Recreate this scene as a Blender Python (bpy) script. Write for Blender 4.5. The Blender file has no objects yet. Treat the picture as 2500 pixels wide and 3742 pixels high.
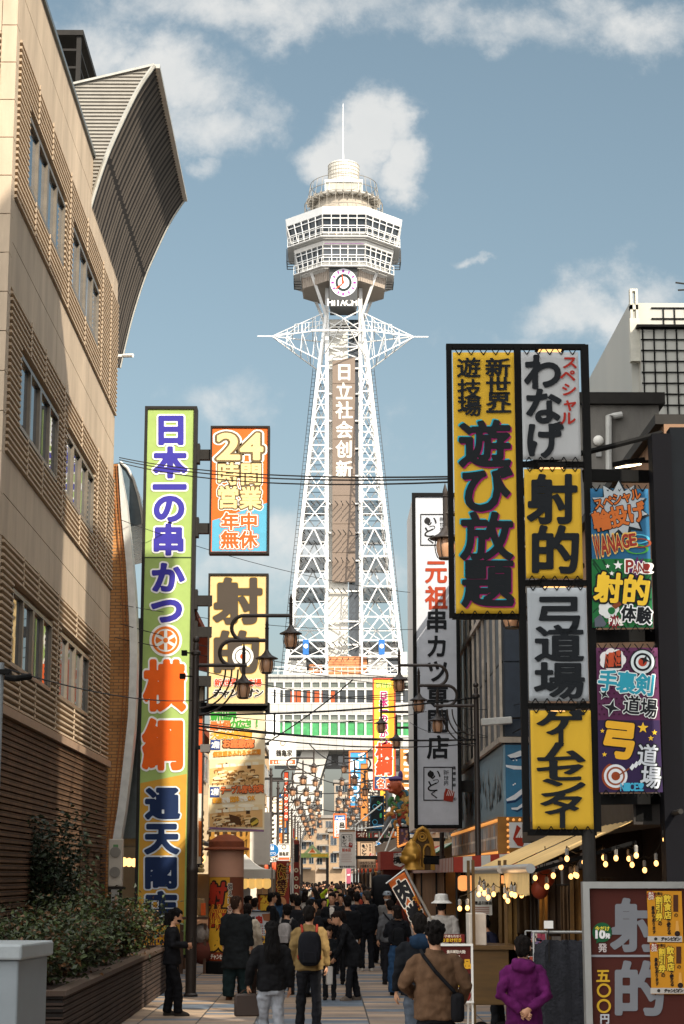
import bpy, bmesh, math, random
import numpy as np
from mathutils import Vector, Matrix
R = math.radians
random.seed(7)
SC = bpy.context.scene
COL = SC.collection

# ------------------------------------------------------------------ camera
FPX, CX, CY = 6700.0, 1250.0, 1871.0          # focal length and centre in photograph pixels
CAMZ = 2.15
PITCH, YAW = math.atan(1329 / FPX), 0.00878
cam = bpy.data.cameras.new('camera'); cam_o = bpy.data.objects.new('camera', cam); COL.objects.link(cam_o)
cam.sensor_fit = 'VERTICAL'; cam.sensor_height = 36; cam.lens = FPX / 3742 * 36
cam.clip_start = .1; cam.clip_end = 6000
cam_o.location = (0, 0, CAMZ); cam_o.rotation_euler = (math.pi / 2 + PITCH, 0, -YAW)
SC.camera = cam_o
_F = Vector((math.sin(YAW) * math.cos(PITCH), math.cos(YAW) * math.cos(PITCH), math.sin(PITCH)))
_R = Vector((math.cos(YAW), -math.sin(YAW), 0)); _U = _R.cross(_F)
def ray(px, py): return _F * FPX + _R * (px - CX) + _U * (CY - py)
def PY(px, py, Y):
    d = ray(px, py); t = Y / d.y; return Vector((d.x * t, Y, CAMZ + d.z * t))
def PX(px, py, X):
    d = ray(px, py); t = X / d.x; return Vector((X, d.y * t, CAMZ + d.z * t))

# ------------------------------------------------------------------ sun, sky, exposure
SUN_AZ, SUN_EL = R(148), R(37)                # clockwise from the street direction (+Y)
sv = Vector((math.sin(SUN_AZ) * math.cos(SUN_EL), math.cos(SUN_AZ) * math.cos(SUN_EL), math.sin(SUN_EL)))
sun = bpy.data.lights.new('sun', 'SUN'); sun.energy = 4.9; sun.angle = R(.5); sun.color = (1, .90, .75)
sun_o = bpy.data.objects.new('sun', sun); COL.objects.link(sun_o)
sun_o.rotation_euler = (-sv).to_track_quat('-Z', 'Y').to_euler()
SC.view_settings.view_transform = 'Standard'; SC.view_settings.look = 'None'
SC.view_settings.exposure = .5; SC.view_settings.gamma = 1
SC.cycles.max_bounces = 5; SC.cycles.diffuse_bounces = 3; SC.cycles.glossy_bounces = 3
SC.cycles.caustics_reflective = False; SC.cycles.caustics_refractive = False
SC.cycles.use_denoising = True

def make_world():
    w = bpy.data.worlds.new("World"); SC.world = w; w.use_nodes = True
    nt = w.node_tree; N = nt.nodes; L = nt.links
    bg = N['Background']; bg.inputs[1].default_value = .075
    sky = N.new('ShaderNodeTexSky'); sky.sky_type = 'NISHITA'; sky.sun_disc = False
    sky.sun_elevation = SUN_EL; sky.sun_rotation = SUN_AZ
    sky.air_density = 1.1; sky.dust_density = 3.2; sky.ozone_density = 1.0
    def m(op, a, b=None, c=None, clamp=False):
        n = N.new('ShaderNodeMath'); n.operation = op; n.use_clamp = clamp
        for i, v in enumerate((a, b, c)):
            if v is None: continue
            if hasattr(v, 'links'): L.new(v, n.inputs[i])
            else: n.inputs[i].default_value = v
        return n.outputs[0]
    tc = N.new('ShaderNodeTexCoord'); sp = N.new('ShaderNodeSeparateXYZ'); L.new(tc.outputs['Generated'], sp.inputs[0])
    ysafe = m('MAXIMUM', sp.outputs[1], .05)
    u = m('DIVIDE', sp.outputs[0], ysafe); v = m('DIVIDE', sp.outputs[2], ysafe)
    cb = N.new('ShaderNodeCombineXYZ'); L.new(u, cb.inputs[0]); L.new(v, cb.inputs[1])
    def noise(scale, det, rough, dist=0):
        n = N.new('ShaderNodeTexNoise'); n.inputs['Scale'].default_value = scale; n.inputs['Detail'].default_value = det
        n.inputs['Roughness'].default_value = rough; n.inputs['Distortion'].default_value = dist
        L.new(cb.outputs[0], n.inputs['Vector']); return n.outputs[0]
    n1 = noise(8, 9, .62, .5); n2 = noise(26, 9, .66, .3); n3 = noise(80, 6, .7, .2)
    nn = m('ADD', m('ADD', m('MULTIPLY', m('SUBTRACT', n1, .5), 1.5), m('MULTIPLY', m('SUBTRACT', n2, .5), 1.15)), m('MULTIPLY', m('SUBTRACT', n3, .5), .5))
    wn = N.new('ShaderNodeTexNoise'); wn.inputs['Scale'].default_value = 13; wn.inputs['Detail'].default_value = 6; wn.inputs['Roughness'].default_value = .6; L.new(cb.outputs[0], wn.inputs['Vector'])
    wc = N.new('ShaderNodeSeparateColor'); L.new(wn.outputs['Color'], wc.inputs[0])
    u = m('ADD', u, m('MULTIPLY', m('SUBTRACT', wc.outputs[0], .5), .085)); v = m('ADD', v, m('MULTIPLY', m('SUBTRACT', wc.outputs[1], .5), .085))
    # soft cloud banks, each a patch of the sky dome: (x px, y px, half-width, half-height, strength)
    blobs = [(1340, 490, 210, 150, 1.5), (1220, 570, 200, 110, 1.35), (1480, 600, 130, 120, 1.3), (1500, 490, 120, 120, 1.25),
             (600, 330, 330, 200, 1.25), (800, 470, 210, 150, 1.05), (760, 610, 90, 90, .8), (300, 180, 260, 200, 1.0), (930, 380, 140, 140, .8),
             (1050, 40, 1100, 130, .95), (1750, 90, 700, 130, .9), (2300, 60, 420, 150, .95),
             (2150, 1120, 330, 130, 1.05), (2330, 1010, 260, 120, .85), (1760, 910, 90, 35, .8), (1950, 1210, 300, 90, .7),
             (800, 1420, 280, 130, .75), (1560, 1280, 200, 100, .6), (1060, 2060, 620, 190, .95), (1560, 1560, 330, 170, .6)]
    tot = None
    for px, py, rx, ry, s in blobs:
        p = PY(px, py, 1.0); uu, vv = p.x, p.z - CAMZ
        px1 = PY(px + rx, py, 1.0); py1 = PY(px, py - ry, 1.0)
        du = m('DIVIDE', m('SUBTRACT', u, uu), px1.x - uu); dv = m('DIVIDE', m('SUBTRACT', v, vv), py1.z - CAMZ - vv)
        d = m('ADD', m('MULTIPLY', du, du), m('MULTIPLY', dv, dv))
        e = m('MULTIPLY', m('POWER', 2.718, m('MULTIPLY', d, -.9)), s)
        tot = e if tot is None else m('MAXIMUM', tot, e)
    dens = m('ADD', tot, m('MULTIPLY', nn, .62))
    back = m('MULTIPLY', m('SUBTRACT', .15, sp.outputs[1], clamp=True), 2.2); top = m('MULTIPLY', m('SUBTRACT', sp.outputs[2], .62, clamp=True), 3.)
    rear = m('ADD', back, top, clamp=True)  # unseen bright cloud added behind and overhead to lift the ambient light
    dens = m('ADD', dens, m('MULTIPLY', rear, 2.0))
    mr = N.new('ShaderNodeMapRange'); mr.interpolation_type = 'SMOOTHSTEP'
    mr.inputs['From Min'].default_value = .42; mr.inputs['From Max'].default_value = 1.2; L.new(dens, mr.inputs['Value'])
    hs = N.new('ShaderNodeHueSaturation'); hs.inputs['Saturation'].default_value = .80; hs.inputs['Value'].default_value = 1.28; hs.inputs['Hue'].default_value = .474
    L.new(sky.outputs[0], hs.inputs['Color'])
    mx = N.new('ShaderNodeMixRGB'); L.new(m('MULTIPLY', mr.outputs[0], .88), mx.inputs[0]); L.new(hs.outputs[0], mx.inputs[1])
    cr = N.new('ShaderNodeMixRGB'); L.new(n1, cr.inputs[0]); cr.inputs[1].default_value = (6.2, 6.5, 6.6, 1); cr.inputs[2].default_value = (9.6, 9.3, 8.8, 1)
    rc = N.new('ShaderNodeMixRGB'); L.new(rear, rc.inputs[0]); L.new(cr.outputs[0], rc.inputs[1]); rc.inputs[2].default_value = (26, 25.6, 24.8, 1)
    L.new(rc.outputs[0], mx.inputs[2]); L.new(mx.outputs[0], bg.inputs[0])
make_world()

# ------------------------------------------------------------------ materials
MATS = {}
def s2l(c):
    return tuple((x / 12.92 if x <= .04045 else ((x + .055) / 1.055) ** 2.4) for x in c)
def hexc(h):
    h = h.lstrip('#'); return s2l(tuple(int(h[i:i + 2], 16) / 255 for i in (0, 2, 4)))
def mat(name, col, rough=.6, metal=0., var=.18, scale=4., bump=0., bscale=40., spec=.4, emit=0., stretch=None, trans=0.):
    if name in MATS: return MATS[name]
    m = bpy.data.materials.new(name); m.use_nodes = True; nt = m.node_tree; N = nt.nodes; L = nt.links
    b = N['Principled BSDF']
    if isinstance(col, str): col = hexc(col)
    b.inputs['Roughness'].default_value = rough; b.inputs['Metallic'].default_value = metal
    b.inputs['Specular IOR Level'].default_value = spec
    b.inputs['Base Color'].default_value = (*col, 1)
    if var or bump:
        tc = N.new('ShaderNodeTexCoord'); src = tc.outputs['Object']
        if stretch:
            mp = N.new('ShaderNodeMapping'); mp.inputs['Scale'].default_value = stretch; L.new(src, mp.inputs[0]); src = mp.outputs[0]
    if var:
        n = N.new('ShaderNodeTexNoise'); n.inputs['Scale'].default_value = scale; n.inputs['Detail'].default_value = 7; n.inputs['Roughness'].default_value = .65
        L.new(src, n.inputs['Vector'])
        r = N.new('ShaderNodeValToRGB'); e = r.color_ramp.elements
        e[0].position = .3; e[1].position = .72
        e[0].color = (*[c * (1 - var) for c in col], 1); e[1].color = (*[min(1, c * (1 + var * .7)) for c in col], 1)
        L.new(n.outputs[0], r.inputs[0]); L.new(r.outputs[0], b.inputs['Base Color'])
        mr = N.new('ShaderNodeMapRange'); mr.inputs['To Min'].default_value = max(.02, rough - .12); mr.inputs['To Max'].default_value = min(1, rough + .12)
        L.new(n.outputs[0], mr.inputs['Value']); L.new(mr.outputs[0], b.inputs['Roughness'])
    if bump:
        n2 = N.new('ShaderNodeTexNoise'); n2.inputs['Scale'].default_value = bscale; n2.inputs['Detail'].default_value = 4
        L.new(src, n2.inputs['Vector'])
        bp = N.new('ShaderNodeBump'); bp.inputs['Strength'].default_value = bump; bp.inputs['Distance'].default_value = .03
        L.new(n2.outputs[0], bp.inputs['Height']); L.new(bp.outputs[0], b.inputs['Normal'])
    if emit:
        b.inputs['Emission Color'].default_value = (*col, 1); b.inputs['Emission Strength'].default_value = emit
    if trans: b.inputs['Transmission Weight'].default_value = trans
    MATS[name] = m; return m
def paint(h): return mat('paint_' + h.strip('#'), h, rough=.75, var=.10, scale=3, spec=.25)
def brick(name, axes, bw, bh, c1, c2, mortar, off=.5, ms=.012, rough=.75, bump=.5, var=.35, bias=0.):
    """brick pattern laid on two object axes, in metres"""
    if name in MATS: return MATS[name]
    m = bpy.data.materials.new(name); m.use_nodes = True; nt = m.node_tree; N = nt.nodes; L = nt.links
    b = N['Principled BSDF']; b.inputs['Roughness'].default_value = rough; b.inputs['Specular IOR Level'].default_value = .3
    tc = N.new('ShaderNodeTexCoord'); s = N.new('ShaderNodeSeparateXYZ'); L.new(tc.outputs['Object'], s.inputs[0])
    cb = N.new('ShaderNodeCombineXYZ'); L.new(s.outputs[axes[0]], cb.inputs[0]); L.new(s.outputs[axes[1]], cb.inputs[1])
    t = N.new('ShaderNodeTexBrick'); L.new(cb.outputs[0], t.inputs['Vector'])
    t.offset = off; t.inputs['Scale'].default_value = 1; t.inputs['Brick Width'].default_value = bw; t.inputs['Row Height'].default_value = bh
    t.inputs['Mortar Size'].default_value = ms; t.inputs['Mortar Smooth'].default_value = .2; t.inputs['Bias'].default_value = bias
    t.inputs['Color1'].default_value = (*hexc(c1), 1); t.inputs['Color2'].default_value = (*hexc(c2), 1); t.inputs['Mortar'].default_value = (*hexc(mortar), 1)
    n = N.new('ShaderNodeTexNoise'); n.inputs['Scale'].default_value = 1.3; n.inputs['Detail'].default_value = 8; L.new(tc.outputs['Object'], n.inputs['Vector'])
    mr = N.new('ShaderNodeMapRange'); mr.inputs['From Min'].default_value = .3; mr.inputs['From Max'].default_value = .7
    mr.inputs['To Min'].default_value = 1 - var; mr.inputs['To Max'].default_value = 1 + var * .4; L.new(n.outputs[0], mr.inputs['Value'])
    mx = N.new('ShaderNodeMixRGB'); mx.blend_type = 'MULTIPLY'; mx.inputs[0].default_value = 1
    L.new(t.outputs['Color'], mx.inputs[1]); L.new(mr.outputs[0], mx.inputs[2]); L.new(mx.outputs[0], b.inputs['Base Color'])
    if bump:
        bp = N.new('ShaderNodeBump'); bp.inputs['Strength'].default_value = bump; bp.inputs['Distance'].default_value = .01; bp.invert = True
        L.new(t.outputs['Fac'], bp.inputs['Height']); L.new(bp.outputs[0], b.inputs['Normal'])
    MATS[name] = m; return m

STEEL = mat('dark_painted_steel', '#2a2826', rough=.6, var=.25, scale=6, spec=.15)
BLACK = mat('black_frame', '#131313', rough=.7, var=.2, spec=.1)
WHITE = mat('white_panel', '#e4e2dc', rough=.5, var=.06)
GLASS = mat('window_glass', (.02, .03, .04), rough=.04, var=0, spec=.9)
ALU = mat('aluminium', '#a9aaa8', rough=.35, metal=.7, var=.1)
CONC = mat('concrete', '#8d8a85', rough=.85, var=.25, scale=1.5, bump=.15)
DARKIN = mat('dark_interior', '#1a1512', rough=.9, var=.3, scale=2)
BULB = mat('lit_bulb', (1, .5, .15), emit=2.4, var=0)
WARM = mat('warm_lit_lamp', (1, .5, .16), emit=2.2, var=0)

# ------------------------------------------------------------------ mesh collecting
class MB:
    def __init__(s): s.v = []; s.f = []; s.m = []; s.k = 0; s.p = []
    def add(s, vs, fs):
        o = len(s.v); s.p.append((o, len(s.f))); s.v += [tuple(p) for p in vs]; s.f += [tuple(i + o for i in f) for f in fs]; s.m += [s.k] * len(fs); return s
    def box(s, a, b):
        (x0, x1), (y0, y1), (z0, z1) = [(min(p, q), max(p, q)) for p, q in zip(a, b)]
        return s.add([(x0, y0, z0), (x1, y0, z0), (x1, y1, z0), (x0, y1, z0), (x0, y0, z1), (x1, y0, z1), (x1, y1, z1), (x0, y1, z1)],
                     [(0, 3, 2, 1), (4, 5, 6, 7), (0, 1, 5, 4), (1, 2, 6, 5), (2, 3, 7, 6), (3, 0, 4, 7)])
    def prism(s, poly, d):
        """polygon of 3D points swept by vector d"""
        n = len(poly); d = Vector(d); a = [Vector(p) for p in poly]
        return s.add(a + [p + d for p in a], [tuple(range(n))[::-1], tuple(range(n, 2 * n))] + [(i, (i + 1) % n, n + (i + 1) % n, n + i) for i in range(n)])
    def beam(s, p, q, w, h=None, up=(0, 0, 1)):
        p, q = Vector(p), Vector(q); h = h or w; d = (q - p)
        if d.length < 1e-6: return s
        d.normalize(); u = Vector(up)
        if abs(d.dot(u)) > .98: u = Vector((0, 1, 0))
        a = d.cross(u).normalized(); b = a.cross(d)
        c = [a * (w * i / 2) + b * (h * j / 2) for i, j in ((-1, -1), (1, -1), (1, 1), (-1, 1))]
        return s.add([p + k for k in c] + [q + k for k in c], [(0, 3, 2, 1), (4, 5, 6, 7)] + [(i, (i + 1) % 4, 4 + (i + 1) % 4, 4 + i) for i in range(4)])
    def grid(s, g):
        """sheet of rows of points, vertices shared"""
        n = len(g[0]); return s.add([p for r_ in g for p in r_], [(j * n + i, j * n + i + 1, (j + 1) * n + i + 1, (j + 1) * n + i) for j in range(len(g) - 1) for i in range(n - 1)])
    def tube(s, pts, r, n=8, cap=True):
        pts = [Vector(p) for p in pts]; rs = r if isinstance(r, (list, tuple)) else [r] * len(pts)
        rings = []; ref = None
        for i, p in enumerate(pts):
            d = (pts[min(i + 1, len(pts) - 1)] - pts[max(i - 1, 0)])
            d = d.normalized() if d.length > 1e-9 else Vector((0, 0, 1))
            if ref is None: ref = Vector((0, 0, 1)) if abs(d.z) < .9 else Vector((0, 1, 0))
            a = d.cross(ref); a = a.normalized() if a.length > 1e-6 else d.orthogonal().normalized()
            b = a.cross(d); ref = b
            rings.append([p + (a * math.cos(t) + b * math.sin(t)) * rs[i] for t in [2 * math.pi * k / n for k in range(n)]])
        return s.rings(rings, cap)
    def rings(s, rings, cap=True, closed=True):
        n = len(rings[0]); vs = [p for r_ in rings for p in r_]; fs = []
        for i in range(len(rings) - 1):
            for k in range(n if closed else n - 1):
                fs.append((i * n + k, i * n + (k + 1) % n, (i + 1) * n + (k + 1) % n, (i + 1) * n + k))
        if cap: fs += [tuple(range(n))[::-1], tuple(range((len(rings) - 1) * n, len(rings) * n))]
        return s.add(vs, fs)
    def lathe(s, prof, c, n=16, sx=1, sy=1, cap=True):
        c = Vector(c)
        return s.rings([[c + Vector((r * sx * math.cos(t), r * sy * math.sin(t), z)) for t in [2 * math.pi * k / n for k in range(n)]] for r, z in prof], cap)
    def ell(s, c, rx, ry, rz, n=14, m=9, rot=None):
        c = Vector(c); rr = []
        for i in range(m + 1):
            a = -math.pi / 2 + math.pi * i / m; cr = max(math.cos(a), .02)
            ring = [Vector((rx * cr * math.cos(t), ry * cr * math.sin(t), rz * math.sin(a))) for t in [2 * math.pi * k / n for k in range(n)]]
            rr.append([c + (rot @ p if rot else p) for p in ring])
        return s.rings(rr)
    def each(s, name, mats, parent, most=100, **k):
        """one part per added shape; past `most` the rest goes into one part"""
        P = s.p + [(len(s.v), len(s.f))]; Q = [(s.v[a[0]:b[0]], [tuple(i - a[0] for i in f) for f in s.f[a[1]:b[1]]]) for a, b in zip(P, P[1:])]
        Q.sort(key=lambda q: sum(v[1] for v in q[0]) / len(q[0]))
        for v, f in Q[:most]: MB().add(v, f).build(name, mats, parent, **k)
        if len(Q) > most:
            r = MB()
            for v, f in Q[most:]: r.add(v, f)
            r.build(name, mats, parent, **k)['kind'] = 'stuff'
    def build(s, name, mats, parent=None, smooth=False, bevel=0, world=True, solid=0):
        me = bpy.data.meshes.new(name)
        if parent is None:
            a = np.array(s.v); o = Vector(((a[:, 0].min() + a[:, 0].max()) / 2, (a[:, 1].min() + a[:, 1].max()) / 2, a[:, 2].min()))
        else:
            o = wloc(parent) if world else Vector((0, 0, 0))
        me.from_pydata([(x - o.x, y - o.y, z - o.z) for x, y, z in s.v], [], s.f)
        if not isinstance(mats, (list, tuple)): mats = [mats]
        for m in mats: me.materials.append(m)
        if len(mats) > 1: me.polygons.foreach_set('material_index', s.m)
        me.validate(); me.update()
        if smooth:
            me.polygons.foreach_set('use_smooth', [True] * len(me.polygons))
            try: me.set_sharp_from_angle(angle=R(40))
            except Exception: pass
        ob = bpy.data.objects.new(name, me); COL.objects.link(ob)
        if parent is None: ob.location = o
        else: ob.parent = parent
        if bevel:
            b = ob.modifiers.new('b', 'BEVEL'); b.width = bevel; b.segments = 2; b.limit_method = 'ANGLE'
        return ob
def wloc(o):
    v = Vector((0, 0, 0))
    while o is not None:
        v = v + o.location; o = o.parent
    return v
def tag(o, label=None, cat=None, group=None, kind=None):
    for k, v in (('label', label), ('category', cat), ('group', group), ('kind', kind)):
        if v: o[k] = v
    return o
def thing(name, label, cat, loc=(0, 0, 0), group=None, rz=0):
    o = bpy.data.objects.new(name, None); COL.objects.link(o); o.location = loc; o.rotation_euler.z = rz
    o.empty_display_size = .2
    return tag(o, label, cat, group)
def dup(root, loc=None, rz=None, sc=None):
    r = root.copy(); COL.objects.link(r)
    if loc is not None: r.location = loc
    if rz is not None: r.rotation_euler.z = rz
    if sc is not None: r.scale = (sc, sc, sc)
    for ch in list(root.children):
        c = ch.copy(); COL.objects.link(c); c.parent = r
        for g in list(ch.children):
            d = g.copy(); COL.objects.link(d); d.parent = c
    return r

# ------------------------------------------------------------------ lettering: glyph outlines -> distance field -> rounded, thickened letter meshes
_G = {}
def glyph(s, N=52):
    if s in _G: return _G[s]
    c = bpy.data.curves.new('g', 'FONT'); c.body = s; c.size = 1; c.resolution_u = 4
    o = bpy.data.objects.new('g', c); COL.objects.link(o)
    dg = bpy.context.evaluated_depsgraph_get(); oe = o.evaluated_get(dg)
    cu = oe.to_curve(dg); polys = []
    for sp in cu.splines:
        P = []
        if sp.type == 'BEZIER':
            bp = sp.bezier_points; n = len(bp)
            for i in range(n):
                a, b = bp[i], bp[(i + 1) % n]
                p0, p1, p2, p3 = [np.array(q[:2]) for q in (a.co, a.handle_right, b.handle_left, b.co)]
                straight = np.linalg.norm(np.cross(np.append(p1 - p0, 0), np.append(p3 - p0, 0))) + np.linalg.norm(np.cross(np.append(p2 - p0, 0), np.append(p3 - p0, 0))) < 1e-5
                for t in ([0.] if straight else [0, .25, .5, .75]):
                    P.append((1 - t) ** 3 * p0 + 3 * (1 - t) ** 2 * t * p1 + 3 * (1 - t) * t * t * p2 + t ** 3 * p3)
        else: P = [np.array(q.co[:2]) for q in sp.points]
        if len(P) > 2: polys.append(np.array(P))
    oe.to_curve_clear(); bpy.data.objects.remove(o)
    if not polys: _G[s] = None; return None
    al = np.vstack(polys); x0, y0 = al.min(0); x1, y1 = al.max(0)
    pad = .16; st = 1.0 / N
    gx = np.arange(x0 - pad, x1 + pad + st, st); gy = np.arange(y0 - pad, y1 + pad + st, st)
    X, Yg = np.meshgrid(gx, gy); D = np.full(X.shape, 9.); W = np.zeros(X.shape)
    for P in polys:
        for a, b in zip(P, np.roll(P, -1, 0)):
            d = b - a; l2 = d @ d
            if l2 < 1e-12: continue
            t = np.clip(((X - a[0]) * d[0] + (Yg - a[1]) * d[1]) / l2, 0, 1)
            D = np.minimum(D, np.hypot(X - a[0] - t * d[0], Yg - a[1] - t * d[1]))
            up = (a[1] <= Yg) & (b[1] > Yg); dn = (b[1] <= Yg) & (a[1] > Yg)
            if abs(d[1]) > 1e-12:
                xc = a[0] + (Yg - a[1]) / d[1] * d[0]
                W += np.where(up & (xc > X), 1, 0) - np.where(dn & (xc > X), 1, 0)
    S = np.where(np.abs(W) > .5, D, -D)
    _G[s] = (gx, gy, S, (x0, x1, y0, y1)); return _G[s]
_CASES = {}
def contour_polys(gx, gy, S):
    """marching squares: polygons covering S>0, interior cells merged in short runs"""
    out = []; P = S > 0; ny, nx = S.shape
    for j in range(ny - 1):
        i = 0
        while i < nx - 1:
            c = (P[j, i], P[j, i + 1], P[j + 1, i + 1], P[j + 1, i])
            if all(c):
                k = i
                while k < nx - 1 and k - i < 5 and P[j, k] and P[j, k + 1] and P[j + 1, k] and P[j + 1, k + 1]: k += 1
                out.append([(gx[i], gy[j]), (gx[k], gy[j]), (gx[k], gy[j + 1]), (gx[i], gy[j + 1])]); i = k; continue
            if any(c):
                q = [(gx[i], gy[j], S[j, i]), (gx[i + 1], gy[j], S[j, i + 1]), (gx[i + 1], gy[j + 1], S[j + 1, i + 1]), (gx[i], gy[j + 1], S[j + 1, i])]
                po = []
                for a in range(4):
                    A, B = q[a], q[(a + 1) % 4]
                    if A[2] > 0: po.append(A[:2])
                    if (A[2] > 0) != (B[2] > 0):
                        t = A[2] / (A[2] - B[2]); po.append((A[0] + t * (B[0] - A[0]), A[1] + t * (B[1] - A[1])))
                if len(po) >= 3: out.append(po)
            i += 1
    return out

class Face:
    """a flat (or softly rippling) sign face in a plane facing the street (-Y), addressed in photograph pixels"""
    def __init__(s, Y, parent, ripple=None, gap=.006):
        s.Y = Y; s.parent = parent; s.gap = gap; s.rip = ripple; s.L = {}
    def pos(s, px, py, layer):
        p = PY(px, py, s.Y); y = s.Y - s.gap * layer
        if s.rip: y += s.rip(p.x, p.z)
        return (p.x, y, p.z)
    def mb(s, color, layer):
        return s.L.setdefault((color, layer), MB())
    def poly(s, pts, color, layer=1): s.mb(color, layer).add([s.pos(x, y, layer) for x, y in pts], [tuple(range(len(pts)))]); return s
    def quad(s, x0, y0, x1, y1, color, layer=1): return s.poly([(x0, y1), (x1, y1), (x1, y0), (x0, y0)], color, layer)
    def ring(s, cx, cy, r0, r1, color, layer=1, n=28, ky=1.):
        A = [(math.cos(2 * math.pi * i / n), math.sin(2 * math.pi * i / n)) for i in range(n)]
        if r0 <= 0: return s.poly([(cx + r1 * a, cy - r1 * ky * b) for a, b in A], color, layer)
        vs = [s.pos(cx + r * a, cy - r * ky * b, layer) for r in (r0, r1) for a, b in A]
        s.mb(color, layer).add(vs, [(i, n + i, n + (i + 1) % n, (i + 1) % n) for i in range(n)]); return s
    def star(s, cx, cy, r, color, layer=1, n=5, k=.42, a0=90, ky=1.):
        pts = []
        for i in range(2 * n):
            q = r if i % 2 == 0 else r * k; t = R(a0 + 180 * i / n); pts.append((cx + q * math.cos(t), cy - q * ky * math.sin(t)))
        c = s.pos(cx, cy, layer); vs = [c] + [s.pos(x, y, layer) for x, y in pts]
        s.mb(color, layer).add(vs, [(0, 1 + i, 1 + (i + 1) % (2 * n)) for i in range(2 * n)]); return s
    def text(s, st, cx, cy, w, h, color, layer=2, bold=0., fit=False, rot=0, slant=0., turn=False):
        """one character in its em square (or, with fit, a string in its bounding box) centred at cx, cy"""
        g = glyph(st)
        if g is None: return s
        gx, gy, S, bb = g; mb = s.mb(color, layer); cr, sr = math.cos(R(rot)), math.sin(R(rot))
        if fit: ox, oy, kx, ky = (bb[0] + bb[1]) / 2, (bb[2] + bb[3]) / 2, w / max(bb[1] - bb[0], .05), h / max(bb[3] - bb[2], .05)
        else: ox, oy, kx, ky = .5, .38, w, h
        for po in contour_polys(gx, gy, S + bold):
            vs = []
            for x, y in po:
                x, y = x - ox, y - oy
                if turn: x, y = y, -x
                x += slant * y; X, Yy = x * kx, y * ky
                vs.append(s.pos(cx + X * cr + Yy * sr, cy + X * sr - Yy * cr, layer))
            mb.add(vs, [tuple(range(len(vs)))])
        return s
    def col(s, chars, cx0, cy0, cx1, cy1, w, h, color, layer=2, bold=0., **k):
        n = len(chars)
        for i, ch in enumerate(chars):
            t = i / (n - 1) if n > 1 else 0
            if ch != ' ': s.text(ch, cx0 + (cx1 - cx0) * t, cy0 + (cy1 - cy0) * t, w, h, color, layer, bold, turn=ch in 'ー〜', **k)
        return s
    def done(s, name='lettering'):
        for (color, layer), mb in s.L.items():
            if mb.f: mb.build(name, paint(color), s.parent)
        s.L = {}

def rect_of(x0, x1, y0, y1, Y):
    """world rectangle of a face given by its mean pixel edges"""
    ym, xm = (y0 + y1) / 2, (x0 + x1) / 2
    return PY(x0, ym, Y).x, PY(x1, ym, Y).x, PY(xm, y1, Y).z, PY(xm, y0, Y).z
def board(name, label, cat, px, Y, depth, face='#d8d8d8', frame=None, border=.05, group=None, fname='frame', pname='face_panel', facemat=None):
    """box sign: a housing with a raised rim round its face panel"""
    x0, x1, z0, z1 = rect_of(*px, Y)
    t = thing(name, label, cat, ((x0 + x1) / 2, Y + depth / 2, z0), group)
    b = MB(); b.box((x0, Y + .012, z0), (x1, Y + depth, z1)); w = border
    if w:
        for a, c in (((x0, z0), (x0 + w, z1)), ((x1 - w, z0), (x1, z1)), ((x0 + w, z0), (x1 - w, z0 + w)), ((x0 + w, z1 - w), (x1 - w, z1))):
            b.box((a[0], Y - .035, a[1]), (c[0], Y + .011, c[1]))
    b.build(fname, frame or STEEL, t)
    MB().box((x0 + w + .001, Y, z0 + w + .001), (x1 - w - .001, Y + .011, z1 - w - .001)).build(pname, facemat or paint(face), t)
    return t, Face(Y, t), (x0, x1, z0, z1)
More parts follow.
